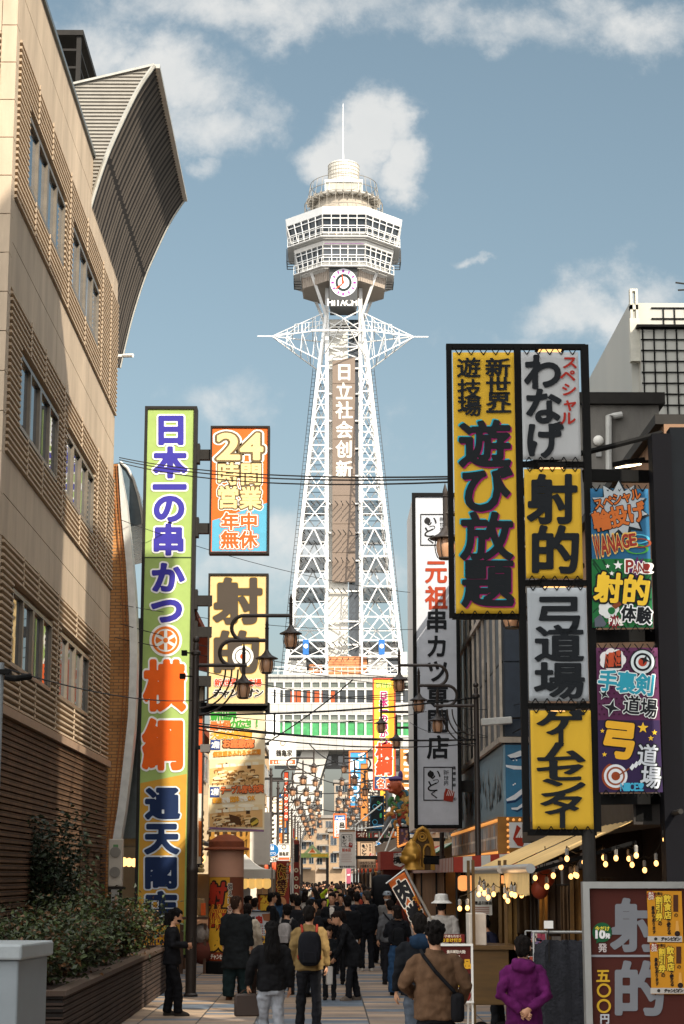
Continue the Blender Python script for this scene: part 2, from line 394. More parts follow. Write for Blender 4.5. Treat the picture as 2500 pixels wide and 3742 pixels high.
# ------------------------------------------------------------------ ground
def ground():
    m = bpy.data.materials.new('street_paving'); m.use_nodes = True; nt = m.node_tree; N = nt.nodes; L = nt.links
    b = N['Principled BSDF']; b.inputs['Roughness'].default_value = .62; b.inputs['Specular IOR Level'].default_value = .35
    tc = N.new('ShaderNodeTexCoord')
    def bt(w, h, off, ms):
        t = N.new('ShaderNodeTexBrick'); L.new(tc.outputs['Object'], t.inputs['Vector']); t.offset = off
        t.inputs['Scale'].default_value = 1; t.inputs['Brick Width'].default_value = w; t.inputs['Row Height'].default_value = h
        t.inputs['Mortar Size'].default_value = ms; t.inputs['Mortar Smooth'].default_value = .1
        t.inputs['Color1'].default_value = (0, 0, 0, 1); t.inputs['Color2'].default_value = (1, 1, 1, 1); t.inputs['Mortar'].default_value = (.5, .5, .5, 1)
        return t
    t1 = bt(.86, .30, 0, .007); t2 = bt(1.72, .9, .5, 0.0)
    mixn = N.new('ShaderNodeMath'); mixn.operation = 'ADD'
    s1 = N.new('ShaderNodeSeparateColor'); L.new(t1.outputs['Color'], s1.inputs[0]); s2 = N.new('ShaderNodeSeparateColor'); L.new(t2.outputs['Color'], s2.inputs[0])
    ml = N.new('ShaderNodeMath'); ml.operation = 'MULTIPLY'; L.new(s2.outputs[0], ml.inputs[0]); ml.inputs[1].default_value = .7
    L.new(s1.outputs[0], mixn.inputs[0]); L.new(ml.outputs[0], mixn.inputs[1])
    r = N.new('ShaderNodeValToRGB'); r.color_ramp.interpolation = 'CONSTANT'; e = r.color_ramp.elements
    e[0].position = 0; e[0].color = (*hexc('#a08a76'), 1); e[1].position = .62; e[1].color = (*hexc('#937f6d'), 1)
    for p, c in ((.25, '#8a7d74'), (.36, '#ad967e'), (.47, '#66727f'), (.56, '#8f7c6c'), (.70, '#5f6c7a'), (.80, '#a3907c'), (.88, '#566270')):
        q = e.new(p); q.color = (*hexc(c), 1)
    dv = N.new('ShaderNodeMath'); dv.operation = 'DIVIDE'; dv.inputs[1].default_value = 1.7; L.new(mixn.outputs[0], dv.inputs[0]); L.new(dv.outputs[0], r.inputs[0])
    n = N.new('ShaderNodeTexNoise'); n.inputs['Scale'].default_value = .9; n.inputs['Detail'].default_value = 9; n.inputs['Roughness'].default_value = .7; L.new(tc.outputs['Object'], n.inputs['Vector'])
    mr = N.new('ShaderNodeMapRange'); mr.inputs['From Min'].default_value = .3; mr.inputs['From Max'].default_value = .7; mr.inputs['To Min'].default_value = .5; mr.inputs['To Max'].default_value = 1.08; L.new(n.outputs[0], mr.inputs['Value'])
    mx = N.new('ShaderNodeMixRGB'); mx.blend_type = 'MULTIPLY'; mx.inputs[0].default_value = 1; L.new(r.outputs[0], mx.inputs[1]); L.new(mr.outputs[0], mx.inputs[2])
    # dark joints: thin between courses, wider along the street
    t3 = bt(.86, 400, 0, .012)
    jm = N.new('ShaderNodeMath'); jm.operation = 'MAXIMUM'; L.new(t1.outputs['Fac'], jm.inputs[0]); L.new(t3.outputs['Fac'], jm.inputs[1])
    mj = N.new('ShaderNodeMixRGB'); L.new(jm.outputs[0], mj.inputs[0]); L.new(mx.outputs[0], mj.inputs[1]); mj.inputs[2].default_value = (.03, .028, .026, 1)
    L.new(mj.outputs[0], b.inputs['Base Color'])
    bp = N.new('ShaderNodeBump'); bp.inputs['Strength'].default_value = .3; bp.inputs['Distance'].default_value = .004; bp.invert = True
    L.new(jm.outputs[0], bp.inputs['Height']); L.new(bp.outputs[0], b.inputs['Normal'])
    g = MB().add([(-5, -20, .004), (4.6, -20, .004), (4.6, 228, .004), (-5, 228, .004)], [(0, 1, 2, 3)]).build('street_paving', m); tag(g, kind='structure')
    a = MB().add([(-1500, -400, 0), (1500, -400, 0), (1500, 3500, 0), (-1500, 3500, 0)], [(0, 1, 2, 3)])
    tag(a.build('ground', mat('asphalt', (.05, .05, .05), rough=.85, var=.3, scale=.6)), kind='structure')
ground()

# ------------------------------------------------------------------ the large tan building with louvred storeys
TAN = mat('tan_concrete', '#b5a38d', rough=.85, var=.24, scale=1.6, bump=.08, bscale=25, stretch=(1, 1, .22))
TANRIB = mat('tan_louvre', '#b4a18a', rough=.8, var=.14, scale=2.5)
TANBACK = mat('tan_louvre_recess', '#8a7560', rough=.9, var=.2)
AX, AY0, AY1 = -5.0, 27.5, 42.0
ATOP = 17.2
def building_a():
    t = thing('office_building', 'tall tan building with louvred storeys, strip windows and brown tiled base', 'building', (-8.5, 34.7, 0))
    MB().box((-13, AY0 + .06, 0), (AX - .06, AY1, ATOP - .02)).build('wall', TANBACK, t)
    def band(p, z0, z1):
        zm = (z0 + z1) / 2
        for a, b in ((z0, zm - .008), (zm + .008, z1)):
            ys = [AY0, AY0 + 5.2, AY0 + 10.0, AY1]
            for i in range(3): p.box((AX - .058, ys[i] + (.006 if i else 0), a), (AX, ys[i + 1] - .006, b))
            xs = [-13, -9.6, AX - .24]
            for i in range(2): p.box((xs[i], AY0, a), (xs[i + 1] - .012, AY0 + .058, b))
    for z0, z1 in ((7.3, 8.6), (11.3, 12.75), (15.5, ATOP)):
        p = MB(); band(p, z0, z1); p.build('concrete_band', TAN, t)
    c = MB(); z = 4.72
    while z < ATOP - .05:                                     # corner pilaster blocks
        c.box((AX - .24, AY0 - .012, z), (AX + .004, AY0 + .27, min(z + .625, ATOP))); z += .64
    c.build('corner_pilaster', TAN, t)
    c = MB(); c.box((-13, AY0 - .05, ATOP + .001), (AX + .05, AY1 + .02, ATOP + .09)); c.build('roof_coping', mat('grey_metal_coping', '#6f7678', rough=.4, metal=.5), t)
    rows = ((4.72, 7.3), (8.6, 11.3), (12.75, 15.5))
    groups = ((28.85, 33.15), (34.15, 38.45))
    r = MB()
    def rib_y(y0, y1, z):
        r.prism([(AX - .058, y0, z), (AX + .045, y0, z + .012), (AX + .045, y0, z + .05), (AX - .058, y0, z + .066)], (0, y1 - y0, 0))
    for z0, z1 in rows:
        w0, w1 = z0 + .68, z0 + 1.92
        z = z0 + .02
        while z < z1 - .06:
            if w0 - .07 < z < w1 + .02:
                for a, b in ((AY0 + .28, groups[0][0]), (groups[0][1], groups[1][0]), (groups[1][1], AY1)): rib_y(a, b, z)
            else: rib_y(AY0 + .28, AY1, z)
            r.prism([(-13, AY0 + .058, z), (-13, AY0 - .045, z + .012), (-13, AY0 - .045, z + .05), (-13, AY0 + .058, z + .066)], (13 + AX - .245, 0, 0))
            z += .106
        # small fixing nubs on the louvres
        for y in (29.6, 31.2, 33.6, 36.1, 38.8, 40.4):
            z = z0 + .02
            while z < z1 - .06:
                if not (w0 - .07 < z < w1 + .02 and any(a < y < b for a, b in groups)): r.box((AX + .046, y, z + .014), (AX + .062, y + .05, z + .09))
                z += .106
    r.build('louvres', TANRIB, t)
    WF = mat('bronze_window_frame', '#7d7468', rough=.4, metal=.4)
    AG = mat('office_glass', (.035, .055, .075), rough=.03, var=0, spec=1.0)
    for z0, z1 in rows:
        w0, w1 = z0 + .68, z0 + 1.92
        for y0, y1 in groups:
            f = MB(); th = .07
            f.box((AX - .058, y0, w0), (AX + .02, y1, w0 + th)); f.box((AX - .058, y0, w1 - th), (AX + .02, y1, w1))
            n = 4
            for i in range(n + 1):
                y = y0 + (y1 - y0) * i / n; wd = .05 if i in (1, 3) else .09
                f.box((AX - .058, max(y0, y - wd), w0 + th), (AX + .02, min(y1, y + wd), w1 - th))
            fo = f.build('window', WF, t)
            MB().box((AX - .055, y0 + .02, w0 + .02), (AX - .035, y1 - .02, w1 - .02)).build('pane', AG, fo)
    # brown tiled base: courses of tile, every course a ridge
    BT = brick('brown_tile_wall', (1, 2), .22, .1, '#73563f', '#5e4633', '#2c221a', off=.5, ms=.008, bump=.2)
    BTF = brick('brown_tile_front', (0, 2), .22, .1, '#73563f', '#5e4633', '#2c221a', off=.5, ms=.008, bump=.2)
    slits = [(37.2, 37.75), (38.6, 39.05), (39.7, 40.1), (40.9, 41.3)]
    b = MB(); bf = MB(); z = .05
    while z < 4.5:
        ys = [AY0 - .06]
        if 1.35 < z < 2.6:
            for a, c in slits: ys += [a, c]
        ys.append(AY1)
        for i in range(0, len(ys), 2): b.box((AX - .06, ys[i], z), (AX + .05, ys[i + 1], z + .072))
        bf.box((-13, AY0 - .058, z), (AX - .061, AY0 + .059, z + .072)); z += .1
    b.build('tiled_base', BT, t); bf.build('tiled_base', BTF, t)
    MB().box((-13, AY0 - .1, 4.56), (AX + .11, AY1 + .02, 4.7)).build('ledge', mat('pale_ledge', '#a08670', rough=.7), t)
    # security camera at the far corner and drain pipe
    m = MB(); q = PX(448, 1300, AX + .1); m.tube([q, q + Vector((.25, -.1, -.02))], .05); m.box(q + Vector((-.12, -.03, -.03)), q + Vector((.02, .03, .03)))
    m.build('camera', WHITE, t)

building_a()

def fin():
    t = thing('roof_fin', 'curved corrugated metal sail rising over the roof of the tan building', 'roof sail', (-5, 41, ATOP))
    prof = [(-3.74, 19.3), (-4.09, 18.72), (-4.45, 17.9), (-4.72, 17.2), (-4.98, 16.3), (-5.14, 15.6), (-5.30, 14.8)]
    Ya, Yb = 37.0, 45.0
    # smooth the profile
    P = [Vector((x, 0, z)) for x, z in prof]; Q = []
    for i in range(len(P) - 1):
        p0, p1, p2, p3 = P[max(i - 1, 0)], P[i], P[i + 1], P[min(i + 2, len(P) - 1)]
        for k in range(6):
            s = k / 6; Q.append(.5 * ((2 * p1) + (p2 - p0) * s + (2 * p0 - 5 * p1 + 4 * p2 - p3) * s * s + (3 * p1 - p0 - 3 * p2 + p3) * s ** 3))
    Q.append(P[-1]); Q = Q[::1]
    n = 48; m = MB(); rings = []
    for k in range(n * 2 + 1):                               # vertical corrugation along the curve
        y = Ya + (Yb - Ya) * k / (2 * n); d = .05 if k % 2 else 0
        rings.append([(q.x + d, y, q.z - d * .3) for q in Q])
    m.grid(rings)
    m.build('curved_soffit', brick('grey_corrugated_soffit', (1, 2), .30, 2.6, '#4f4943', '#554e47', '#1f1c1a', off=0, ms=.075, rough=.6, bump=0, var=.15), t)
    # front panel with horizontal ridges
    f = MB(); zs = np.linspace(15.6, 19.28, 46)
    def xcurve(z):
        for a, b in zip(Q, Q[1:]):
            if b.z <= z <= a.z: return a.x + (b.x - a.x) * (a.z - z) / max(a.z - b.z, 1e-6)
        return Q[0].x
    def xleft(z): return -9.0 if z < 18.62 else -6.4 + (z - 18.62) / (19.3 - 18.62) * (2.6)
    for a, b in zip(zs, zs[1:]):
        g = b - a
        f.prism([(min(xleft(b), xcurve(a) - .02), Ya + .02, a), (xcurve(a), Ya + .02, a), (xcurve(a), Ya - .01, a + g * .25), (min(xleft(b), xcurve(a) - .02), Ya - .01, a + g * .25)], (0, 0, 0.001))
        xl0, xl1, xr0, xr1 = xleft(a), xleft(b), xcurve(a), xcurve(b)
        f.add([(xl0, Ya + .02, a), (xr0, Ya + .02, a), (xr0, Ya - .006, a + g * .3), (xl0, Ya - .006, a + g * .3), (xr1, Ya + .02, b), (xl1, Ya + .02, b)], [(0, 1, 2, 3), (3, 2, 4, 5)])
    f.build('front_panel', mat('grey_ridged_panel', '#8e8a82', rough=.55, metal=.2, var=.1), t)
    e = MB(); e.tube([(q.x, Ya - .03, q.z) for q in Q], .05, 6)
    e.beam((-6.4, Ya - .02, 18.64), (-3.74, Ya - .02, 19.32), .06, .05); e.beam((-3.72, Ya, 19.3), (-3.72, Yb, 19.3), .2, .09); e.tube([(q.x + .03, Yb, q.z) for q in Q], .05, 6)
    e.build('edge_trim', mat('pale_trim', '#a9a79f', rough=.4, metal=.3), t)
    # back and top so that it is a solid volume
    k = MB(); k.grid([[(q.x - .12, y, q.z) for q in Q] + [(-9, y, 14.8), (-9, y, 18.6), (-6.4, y, 18.62), (Q[0].x - .12, y, Q[0].z)] for y in (Ya + .05, Yb - .02)]); k.add([(q.x - .12, Yb - .02, q.z) for q in Q] + [(-9, Yb - .02, 14.8), (-9, Yb - .02, 18.6)], [tuple(range(len(Q) + 2))])
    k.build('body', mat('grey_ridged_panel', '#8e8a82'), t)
    # roof steel lattice frame
    s = thing('roof_frame', 'dark steel lattice enclosure standing on the tan roof', 'steel frame', (-6.2, 40, ATOP))
    x0, x1, y0, y1, z0, z1 = -7.6, -5.55, 38.2, 41.5, ATOP + .1, 20.55
    g = MB()
    g.box((x0, y0 - .1, z1), (x1 + .1, y1, z1 + .12))
    for x in (x0, -6.6, x1):
        for y in (y0, y1): g.beam((x, y, z0), (x, y, z1), .1)
    for z in np.arange(17.7, z1, .42):
        g.beam((x0, y0, z), (x1, y0, z), .09, .05); g.beam((x1, y0, z), (x1, y1, z), .09, .05)
    g.build('lattice', STEEL, s)
    MB().box((-7.3, 39.2, z0), (-6.2, 40.8, z1 - .6)).build('water_tank', mat('dark_tank', '#3c3b3a'), s)
fin()

# ------------------------------------------------------------------ the tower
TX, TYC = PY(1256, 1500, 242).x, 242.0
TW = mat('tower_white_paint', '#e2e2e0', rough=.5, var=.08, scale=.8)
TWS = mat('tower_white_steel', '#dededc', rough=.5, var=.14, scale=.6)
TGREY = mat('tower_grey_cladding', '#cfcdc8', rough=.7, var=.12, scale=.5)
TBROWN = mat('tower_brown_panel', '#75665a', rough=.6, var=.08, scale=.4)
TDARK = mat('tower_dark_steel', '#3a3a3a', rough=.6, var=.2)
TGL = mat('tower_glass', (.03, .04, .05), rough=.05, var=0, spec=.8)
def zt(py, Y=238.): return PY(1250, py, Y).z
def wt(px, py, Y=238.): return PY(px, py, Y).x - TX
def octo(a, b, z, cy=TYC):
    return [Vector((TX + x, cy + y, z)) for x, y in ((-a, -b), (a, -b), (b, -a), (b, a), (a, b), (-a, b), (-b, a), (-b, -a))]
def tower():
    T = thing('observation_tower', 'white steel lattice observation tower with octagonal deck and round clock', 'tower', (TX, TYC, 0))
    zb, ztop = zt(2470, 234.5), zt(1314, 239)
    wb, wtp = 7.65, 3.3
    def hw(z): return wb + (wtp - wb) * (z - zb) / (ztop - zb)
    zdeck = zt(990, 238)
    SH = 2.36                                               # half width of the straight shaft
    # four raking corner legs
    for sx in (-1, 1):
        for sy in (-1, 1):
            m = MB(); m.beam((TX + sx * hw(zb - 8), TYC + sy * hw(zb - 8), zb - 8), (TX + sx * wtp, TYC + sy * wtp, ztop), .42, .42, up=(0, 1, 0))
            m.beam((TX + sx * wtp, TYC + sy * wtp, ztop), (TX + sx * 2.5, TYC + sy * 2.5, zt(1140)), .36, .36, up=(0, 1, 0))
            zl0, zl1 = zt(1140), zt(985)
            m.beam((TX + sx * 2.5, TYC + sy * 2.5, zl0), (TX + sx * 4.7, TYC + sy * 4.3, zl1), .38, .38, up=(0, 1, 0))
            m.build('leg', TWS, T)
    # shaft columns
    for sx in (-1, 1):
        for sy in (-1, 1):
            m = MB(); m.box((TX + sx * SH - .24, TYC + sy * SH - .24, 18), (TX + sx * SH + .24, TYC + sy * SH + .24, zdeck)); m.build('shaft_column', TW, T)
    # lift shaft behind the sign
    m = MB(); m.box((TX - SH + .3, TYC - SH + .5, 18), (TX + .6, TYC + SH - .5, zt(1150))); m.build('lift_shaft', mat('shaft_cladding', '#c9c6be', rough=.6, var=.08), T)
    m = MB(); m.box((TX + .75, TYC - SH + .6, 18), (TX + SH - .3, TYC - SH + .7, zt(1150))); m.build('shaft_glazing', TGL, T)
    lv = [1323, 1417, 1517, 1620, 1720, 1823, 1931, 2034, 2147, 2259, 2345, 2405, 2470]
    zs = [zt(p, 236.5) for p in lv]
    br = MB(); th = .12; dk = MB()
    def corner(sx, sy, z): return Vector((TX + sx * hw(z), TYC + sy * hw(z), z))
    def coln(sx, sy, z): return Vector((TX + sx * SH, TYC + sy * SH, z))
    for i, z in enumerate(zs):
        for sx in (-1, 1):
            for sy in (-1, 1):
                # front/back half faces and side half faces, from corner leg to the shaft column
                for axis in (0, 1):
                    def inner(zz, axis=axis, sx=sx, sy=sy):
                        # on the outer face plane, in line with the shaft column
                        return Vector((TX + sx * SH, TYC + sy * hw(zz), zz)) if axis == 0 else Vector((TX + sx * hw(zz), TYC + sy * SH, zz))
                    front = axis == 0 and sy < 0
                    A, B = corner(sx, sy, z), inner(z)
                    br.beam(A, B, .16, .16)
                    if axis == 0: br.beam(B, coln(sx, sy, z), .12, .12)
                    if i + 1 < len(zs):
                        z2 = zs[i + 1]; A2, B2 = corner(sx, sy, z2), inner(z2)
                        if i < 6:
                            br.beam(A, B2, th); br.beam(B, A2, th); zm = (z + z2) / 2
                            if front or axis: br.beam(corner(sx, sy, zm), inner(zm), .08)
                            for f in (.25, .75):
                                P_ = A.lerp(B2, f); br.beam(P_, A.lerp(A2, f), .07)
                                P_ = B.lerp(A2, f); br.beam(P_, B.lerp(B2, f), .07)
                        else:
                            M = (A + B) / 2; br.beam(M, A2, th + .03); br.beam(M, B2, th + .03)
                            br.beam((A2 + B2) / 2, A.lerp(A2, .5), .08); br.beam((A2 + B2) / 2, B.lerp(B2, .5), .08)
                            br.beam(M.lerp(A2, .5), A.lerp(A2, .5), .08); br.beam(M.lerp(B2, .5), B.lerp(B2, .5), .08)
                # lines of the outer face in line with the shaft
                if i + 1 < len(zs):
                    br.beam((TX + sx * SH, TYC + sy * hw(z), z), (TX + sx * SH, TYC + sy * hw(zs[i + 1]), zs[i + 1]), .16)
        for sy in (-1, 1): br.beam((TX - SH, TYC + sy * SH, z), (TX + SH, TYC + sy * SH, z), .2)
        for sx in (-1, 1): br.beam((TX + sx * SH, TYC - SH, z), (TX + sx * SH, TYC + SH, z), .2)
    # between the columns above and below the sign
    for a, b in ((9, 10), (10, 11), (11, 12)):
        br.beam((TX - SH, TYC - SH, zs[a]), (TX + SH, TYC - SH, zs[b]), .12); br.beam((TX + SH, TYC - SH, zs[a]), (TX - SH, TYC - SH, zs[b]), .12)
    za, zc = zt(1165), zt(1300)
    for k in range(3):
        p, q = za + (zc - za) * k / 3, za + (zc - za) * (k + 1) / 3
        br.beam((TX - SH, TYC - SH - .05, p), (TX + SH, TYC - SH - .05, q), .12); br.beam((TX + SH, TYC - SH - .05, p), (TX - SH, TYC - SH - .05, q), .12); br.beam((TX - SH, TYC - SH, q), (TX + SH, TYC - SH, q), .16)
    br.build('lattice_bracing', TWS, T)
    # ladders with rungs down the outside of the rear legs, gratings at the landings
    for sx in (-1, 1):
        z = zb
        o = sx * .75
        for w in (-.22, .22): dk.beam((TX + sx * hw(zb) + o + w, TYC + hw(zb) * .4, zb), (TX + sx * wtp + o + w, TYC + wtp * .4, ztop), .07)
        while z < ztop:
            x = TX + sx * hw(z) + o; dk.beam((x - .22, TYC + hw(z) * .4, z), (x + .22, TYC + hw(z) * .4, z), .05); z += .55
    for i in (5, 6, 7, 8, 10, 11):
        z = zs[i]; h = hw(z)
        for y0, y1 in ((-h, -SH), (SH, h)):
            for x in np.arange(-h, h, .8): dk.beam((TX + x, TYC + y0, z - .22), (TX + x + .5, TYC + y1, z - .22), .09)
        for s in (-1, 1):
            for y in np.arange(-h, h, .9): dk.beam((TX + s * SH, TYC + y, z - .25), (TX + s * h, TYC + y + .3, z - .25), .09)
    dk.build('ladders_and_gratings', TDARK, T)
    # brown vertical sign on the shaft
    yS = TYC - SH - .38
    x0, x1, z0, z1 = rect_of(1213, 1300, 1320, 2127, yS)
    m = MB(); m.prism([(x0, yS, z0), (x1, yS, z0), (x1, yS, zt(1304, yS)), (x0, yS, zt(1320, yS))], (0, .35, 0))
    sg = m.build('sign_panel', TBROWN, T)
    F = Face(yS, T, gap=.03)
    for ch, y in zip('日立社会创新', (1359, 1430, 1499, 1570, 1641, 1715)): F.text(ch, 1258 + (y - 1500) * .002, y, 68, 66, '#dcd8cf', 1, .024)
    for y in (1401, 1500, 1604, 1810, 1914, 2019): F.quad(x0_px(F, 1214), y - .8, 1299, y + .8, '#5a4d41', 1)
    F.done()
    # clock box, dial, hands
    yC = TYC - 6.25
    x0, x1, z0, z1 = rect_of(1202, 1308, 972, 1096, yC)
    MB().box((x0, yC, z0), (x1, TYC - SH + .2, z1)).build('clock_box', mat('clock_box_dark', '#37393a', rough=.5), T)
    F = Face(yC, T, gap=.05)
    cx, cy = 1256, 1033
    F.ring(cx, cy, 0, 51, '#dcdde2', 1, 48); F.ring(cx, cy, 23, 31.5, '#26302f', 2, 40); F.done('clock_dial')
    for i in range(12):
        a = R(30 * i); r0, r1 = 37, 47; w = 2.6 if i % 3 else 3.6; s_, c_ = math.sin(a), -math.cos(a)
        F.poly([(cx + r * s_ + q * c_, cy + r * c_ - q * s_) for r, q in ((r0, w), (r1, w), (r1, -w), (r0, -w))][::-1], '#8d2f8c', 2); F.done('hour_mark')
    for nm, a, ln, w, ly in (('hour_hand', R(-12), 33, 3.2, 3), ('minute_hand', R(232), 42, 2.2, 4)):
        s_, c_ = math.sin(a), -math.cos(a)
        F.poly([(cx + r * s_ + q * c_, cy + r * c_ - q * s_) for r, q in ((-4, w), (ln * .8, w), (ln, 0), (ln * .8, -w), (-4, -w))][::-1], '#d8481c', ly); F.done(nm)
    F = Face(yC + .1, T, gap=.03)
    MB().box((x0 + .1, yC + .1, zt(1119, yC)), (x1 - .1, TYC - SH + .2, z0 - .02)).build('sign_backing', mat('clock_box_dark', '#37393a'), T)
    F.text('HITACHI', 1255, 1105, 118, 24, '#efece6', 2, .035, fit=True); F.done()
    # lower service floor, brown ribbed, under the deck
    def frustum(m, a0, b0, z0, a1, b1, z1, cap=True): m.rings([octo(a0, b0, z0), octo(a1, b1, z1)], cap)
    zA, zB = zt(1040, 238), zt(966, 236)
    m = MB(); frustum(m, 2.3, 5.6, zA, 2.4, 5.9, zB); m.build('service_floor', mat('service_floor_tan', '#a69a8e', rough=.7, var=.1), T)
    m = MB()
    for k in range(8):
        P0, P1, Q0, Q1 = octo(2.3, 5.6, zA)[k], octo(2.3, 5.6, zA)[(k + 1) % 8], octo(2.4, 5.9, zB)[k], octo(2.4, 5.9, zB)[(k + 1) % 8]
        for i in range(14):
            f = i / 14; m.beam(P0.lerp(P1, f), Q0.lerp(Q1, f), .09)
    m.build('service_floor_ribs', mat('tower_brown_rib', '#8f8377'), T)
    # two glazed decks
    lev = [  # z bottom of floor band, sill, head, top ; half widths there
        (zt(972, 235), zt(941, 234), zt(884, 234), zt(866, 233.5), 2.75, 5.95, 2.85, 6.3, 2.95, 6.75),
        (zt(857, 233.5), zt(838, 233.2), zt(772, 233), zt(741, 232.5), 2.85, 6.8, 2.95, 7.25, 3.0, 7.9)]
    for n, (zf, zsil, zh, zr, a0, b0, a1, b1, a2, b2) in enumerate(lev):
        m = MB(); frustum(m, a0 - .25, b0 - .7, zf - .5, a0, b0, zf, False); frustum(m, a0, b0, zf, a0 + .02, b0 + .12, zsil, True); m.build('deck_floor', TGREY, T)
        m = MB(); frustum(m, a1 - .12, b1 - .2, zsil, a2 - .12, b2 - .2, zh, False); m.build('deck_glass', TGL, T)
        m = MB(); frustum(m, a2, b2, zh, a2 + .04, b2 + .18, zr, True); m.build('deck_fascia', TGREY if n == 0 else TW, T)
        fr = MB(); O0, O1 = octo(a1 + .02, b1 - .02, zsil), octo(a2, b2 - .04, zh)
        for k in range(8):
            A, B, C, D = O0[k], O0[(k + 1) % 8], O1[k], O1[(k + 1) % 8]
            npan = 5
            for i in range(npan + 1):
                f = i / npan; fr.beam(A.lerp(B, f), C.lerp(D, f), .16 if i in (0, npan) else .11)
            for f in (0.02, .42, .8): fr.beam(A.lerp(C, f), B.lerp(D, f), .1)
        fr.build('window_frame', TW, T)
        # walkway and railing outside the glass
        w = MB(); bo = b0 + .95; O = octo(a0 + .35, bo, zf + .05); O2 = octo(a0 + .35, bo, zf + 1.25)
        I = octo(a0, b0 + .05, zf + .05)
        for k in range(8):
            j = (k + 1) % 8
            w.add([O[k], O[j], I[j], I[k]], [(0, 1, 2, 3)]); w.beam(O[k], O[j], .08); w.beam(O2[k], O2[j], .08); w.beam((O[k] + O2[k]) / 2, (O[j] + O2[j]) / 2, .05)
            for i in range(6): w.beam(O[k].lerp(O[j], i / 6), O2[k].lerp(O2[j], i / 6), .05)
        w.build('railing', TWS, T)
        # lit rooms behind the glass
        lit = MB()
        for i in range(9):
            a = -1 + i / 4; lit.ell((TX + a * b1 * .62, TYC - b1 * .55, zsil + (zh - zsil) * random.uniform(.25, .75)), .16, .1, .16, 6, 4)
        lit.each('room_lamp', WARM, T)
    m = MB(); m.box((TX - 2.7, TYC - 6.83, zt(884, 234) + .15), (TX + 2.7, TYC - 6.78, zt(884, 234) + .42)); m.build('pink_strip', paint('#c47fc0'), T)
    # side cages
    m = MB()
    for s in (-1, 1):
        for z_0, z_1, b in ((zt(1010, 238), zt(975, 238), 6.9), (zt(935, 238), zt(890, 238), 7.9)):
            for y in (-1.6, -.5, .6, 1.7):
                m.beam((TX + s * b, TYC + y, z_0), (TX + s * b, TYC + y, z_1), .1); m.beam((TX + s * (b - 1), TYC + y, z_0), (TX + s * b, TYC + y, z_0), .1)
            for z in (z_0, (z_0 + z_1) / 2, z_1): m.beam((TX + s * b, TYC - 1.6, z), (TX + s * b, TYC + 1.7, z), .1)
    m.build('side_cage', TDARK, T)
    # roof terrace: dome, outriggers, rails, glass cabin, drum, mast
    zroof = zt(741, 232.5); zc0 = zt(695, 237)
    m = MB(); m.lathe([(5.2, zroof - .3), (5.0, zroof + .5), (4.4, zroof + 1.6), (3.75, zc0 - .1), (3.7, zc0)], (TX, TYC, 0), 40); m.build('terrace_dome', mat('terrace_dome_grey', '#9a9184', rough=.7, var=.15, scale=.6), T)
    m = MB()
    for k in range(28):
        a = 2 * math.pi * k / 28; ca, sa = math.cos(a), math.sin(a)
        m.beam((TX + 3.6 * ca, TYC + 3.6 * sa, zc0 - .25), (TX + 5.3 * ca, TYC + 5.3 * sa, zc0 + .05), .08, .4); 
        m.beam((TX + 5.1 * ca, TYC + 5.1 * sa, zc0 + .1), (TX + 4.7 * ca, TYC + 4.7 * sa, zt(641, 238)), .06)
        m.beam((TX + 5.6 * ca, TYC + 5.6 * sa, zroof), (TX + 5.5 * ca, TYC + 5.5 * sa, zroof + 3.1), .06)
    for r_, z in ((4.7, zt(641, 238)), (5.1, zc0 + .1), (4.9, (zc0 + zt(641, 238)) / 2), (5.5, zroof + 3.1), (5.55, zroof + 1.6)):
        m.tube([(TX + r_ * math.cos(2 * math.pi * k / 40), TYC + r_ * math.sin(2 * math.pi * k / 40), z) for k in range(41)], .05, 4)
    m.build('terrace_outriggers', mat('terrace_steel', '#857f75', rough=.5), T)
    m = MB(); m.lathe([(3.6, zc0), (4.9, zc0 + .02), (4.9, zc0 + .14), (3.6, zc0 + .16)], (TX, TYC, 0), 40); m.build('terrace_deck', TGREY, T)
    zc1 = zt(643, 238)
    m = MB(); m.box((TX - 2.55, TYC - 2.5, zc0 + .1), (TX + 2.55, TYC + 2.5, zc1 - .35)); m.build('roof_cabin', mat('cabin_glass', '#a9a79a', rough=.15, var=.3, scale=.8, spec=.7), T)
    m = MB(); m.box((TX - 2.68, TYC - 2.65, zc1 - .35), (TX + 2.68, TYC + 2.65, zc1))
    for x in (-2.62, -2.1, 2.1, 2.62): m.box((TX + x - .06, TYC - 2.6, zc0), (TX + x + .06, TYC - 2.5, zc1))
    m.build('cabin_frame', TW, T)
    zd = zt(573, 239)
    m = MB(); m.lathe([(2.12, zc1), (2.2, zc1 + .1), (2.2, zd - .15), (2.0, zd + .02), (.1, zd + .1)], (TX, TYC, 0), 36)
    m.build('top_drum', mat('drum_white', '#cfcabf', rough=.4, var=.15, scale=1.2, stretch=(3, 3, .3)), T)
    m = MB()
    for k in range(36):
        a = 2 * math.pi * k / 36; m.beam((TX + 2.23 * math.cos(a), TYC + 2.23 * math.sin(a), zc1), (TX + 2.23 * math.cos(a), TYC + 2.23 * math.sin(a), zd - .1), .04)
    for i in range(6):
        z = zc1 + (zd - zc1) * (i + .5) / 6; m.tube([(TX + 2.25 * math.cos(2 * math.pi * k / 36), TYC + 2.25 * math.sin(2 * math.pi * k / 36), z) for k in range(37)], .03, 4)
    m.build('drum_ribs', mat('drum_rib', '#a8a296'), T)
    m = MB(); za = zt(379, 242); m.tube([(TX, TYC, zd), (TX, TYC, zd + (za - zd) * .16), (TX, TYC, zd + (za - zd) * .17), (TX, TYC, za)], [.14, .12, .08, .05], 8); m.build('antenna_mast', TW, T)
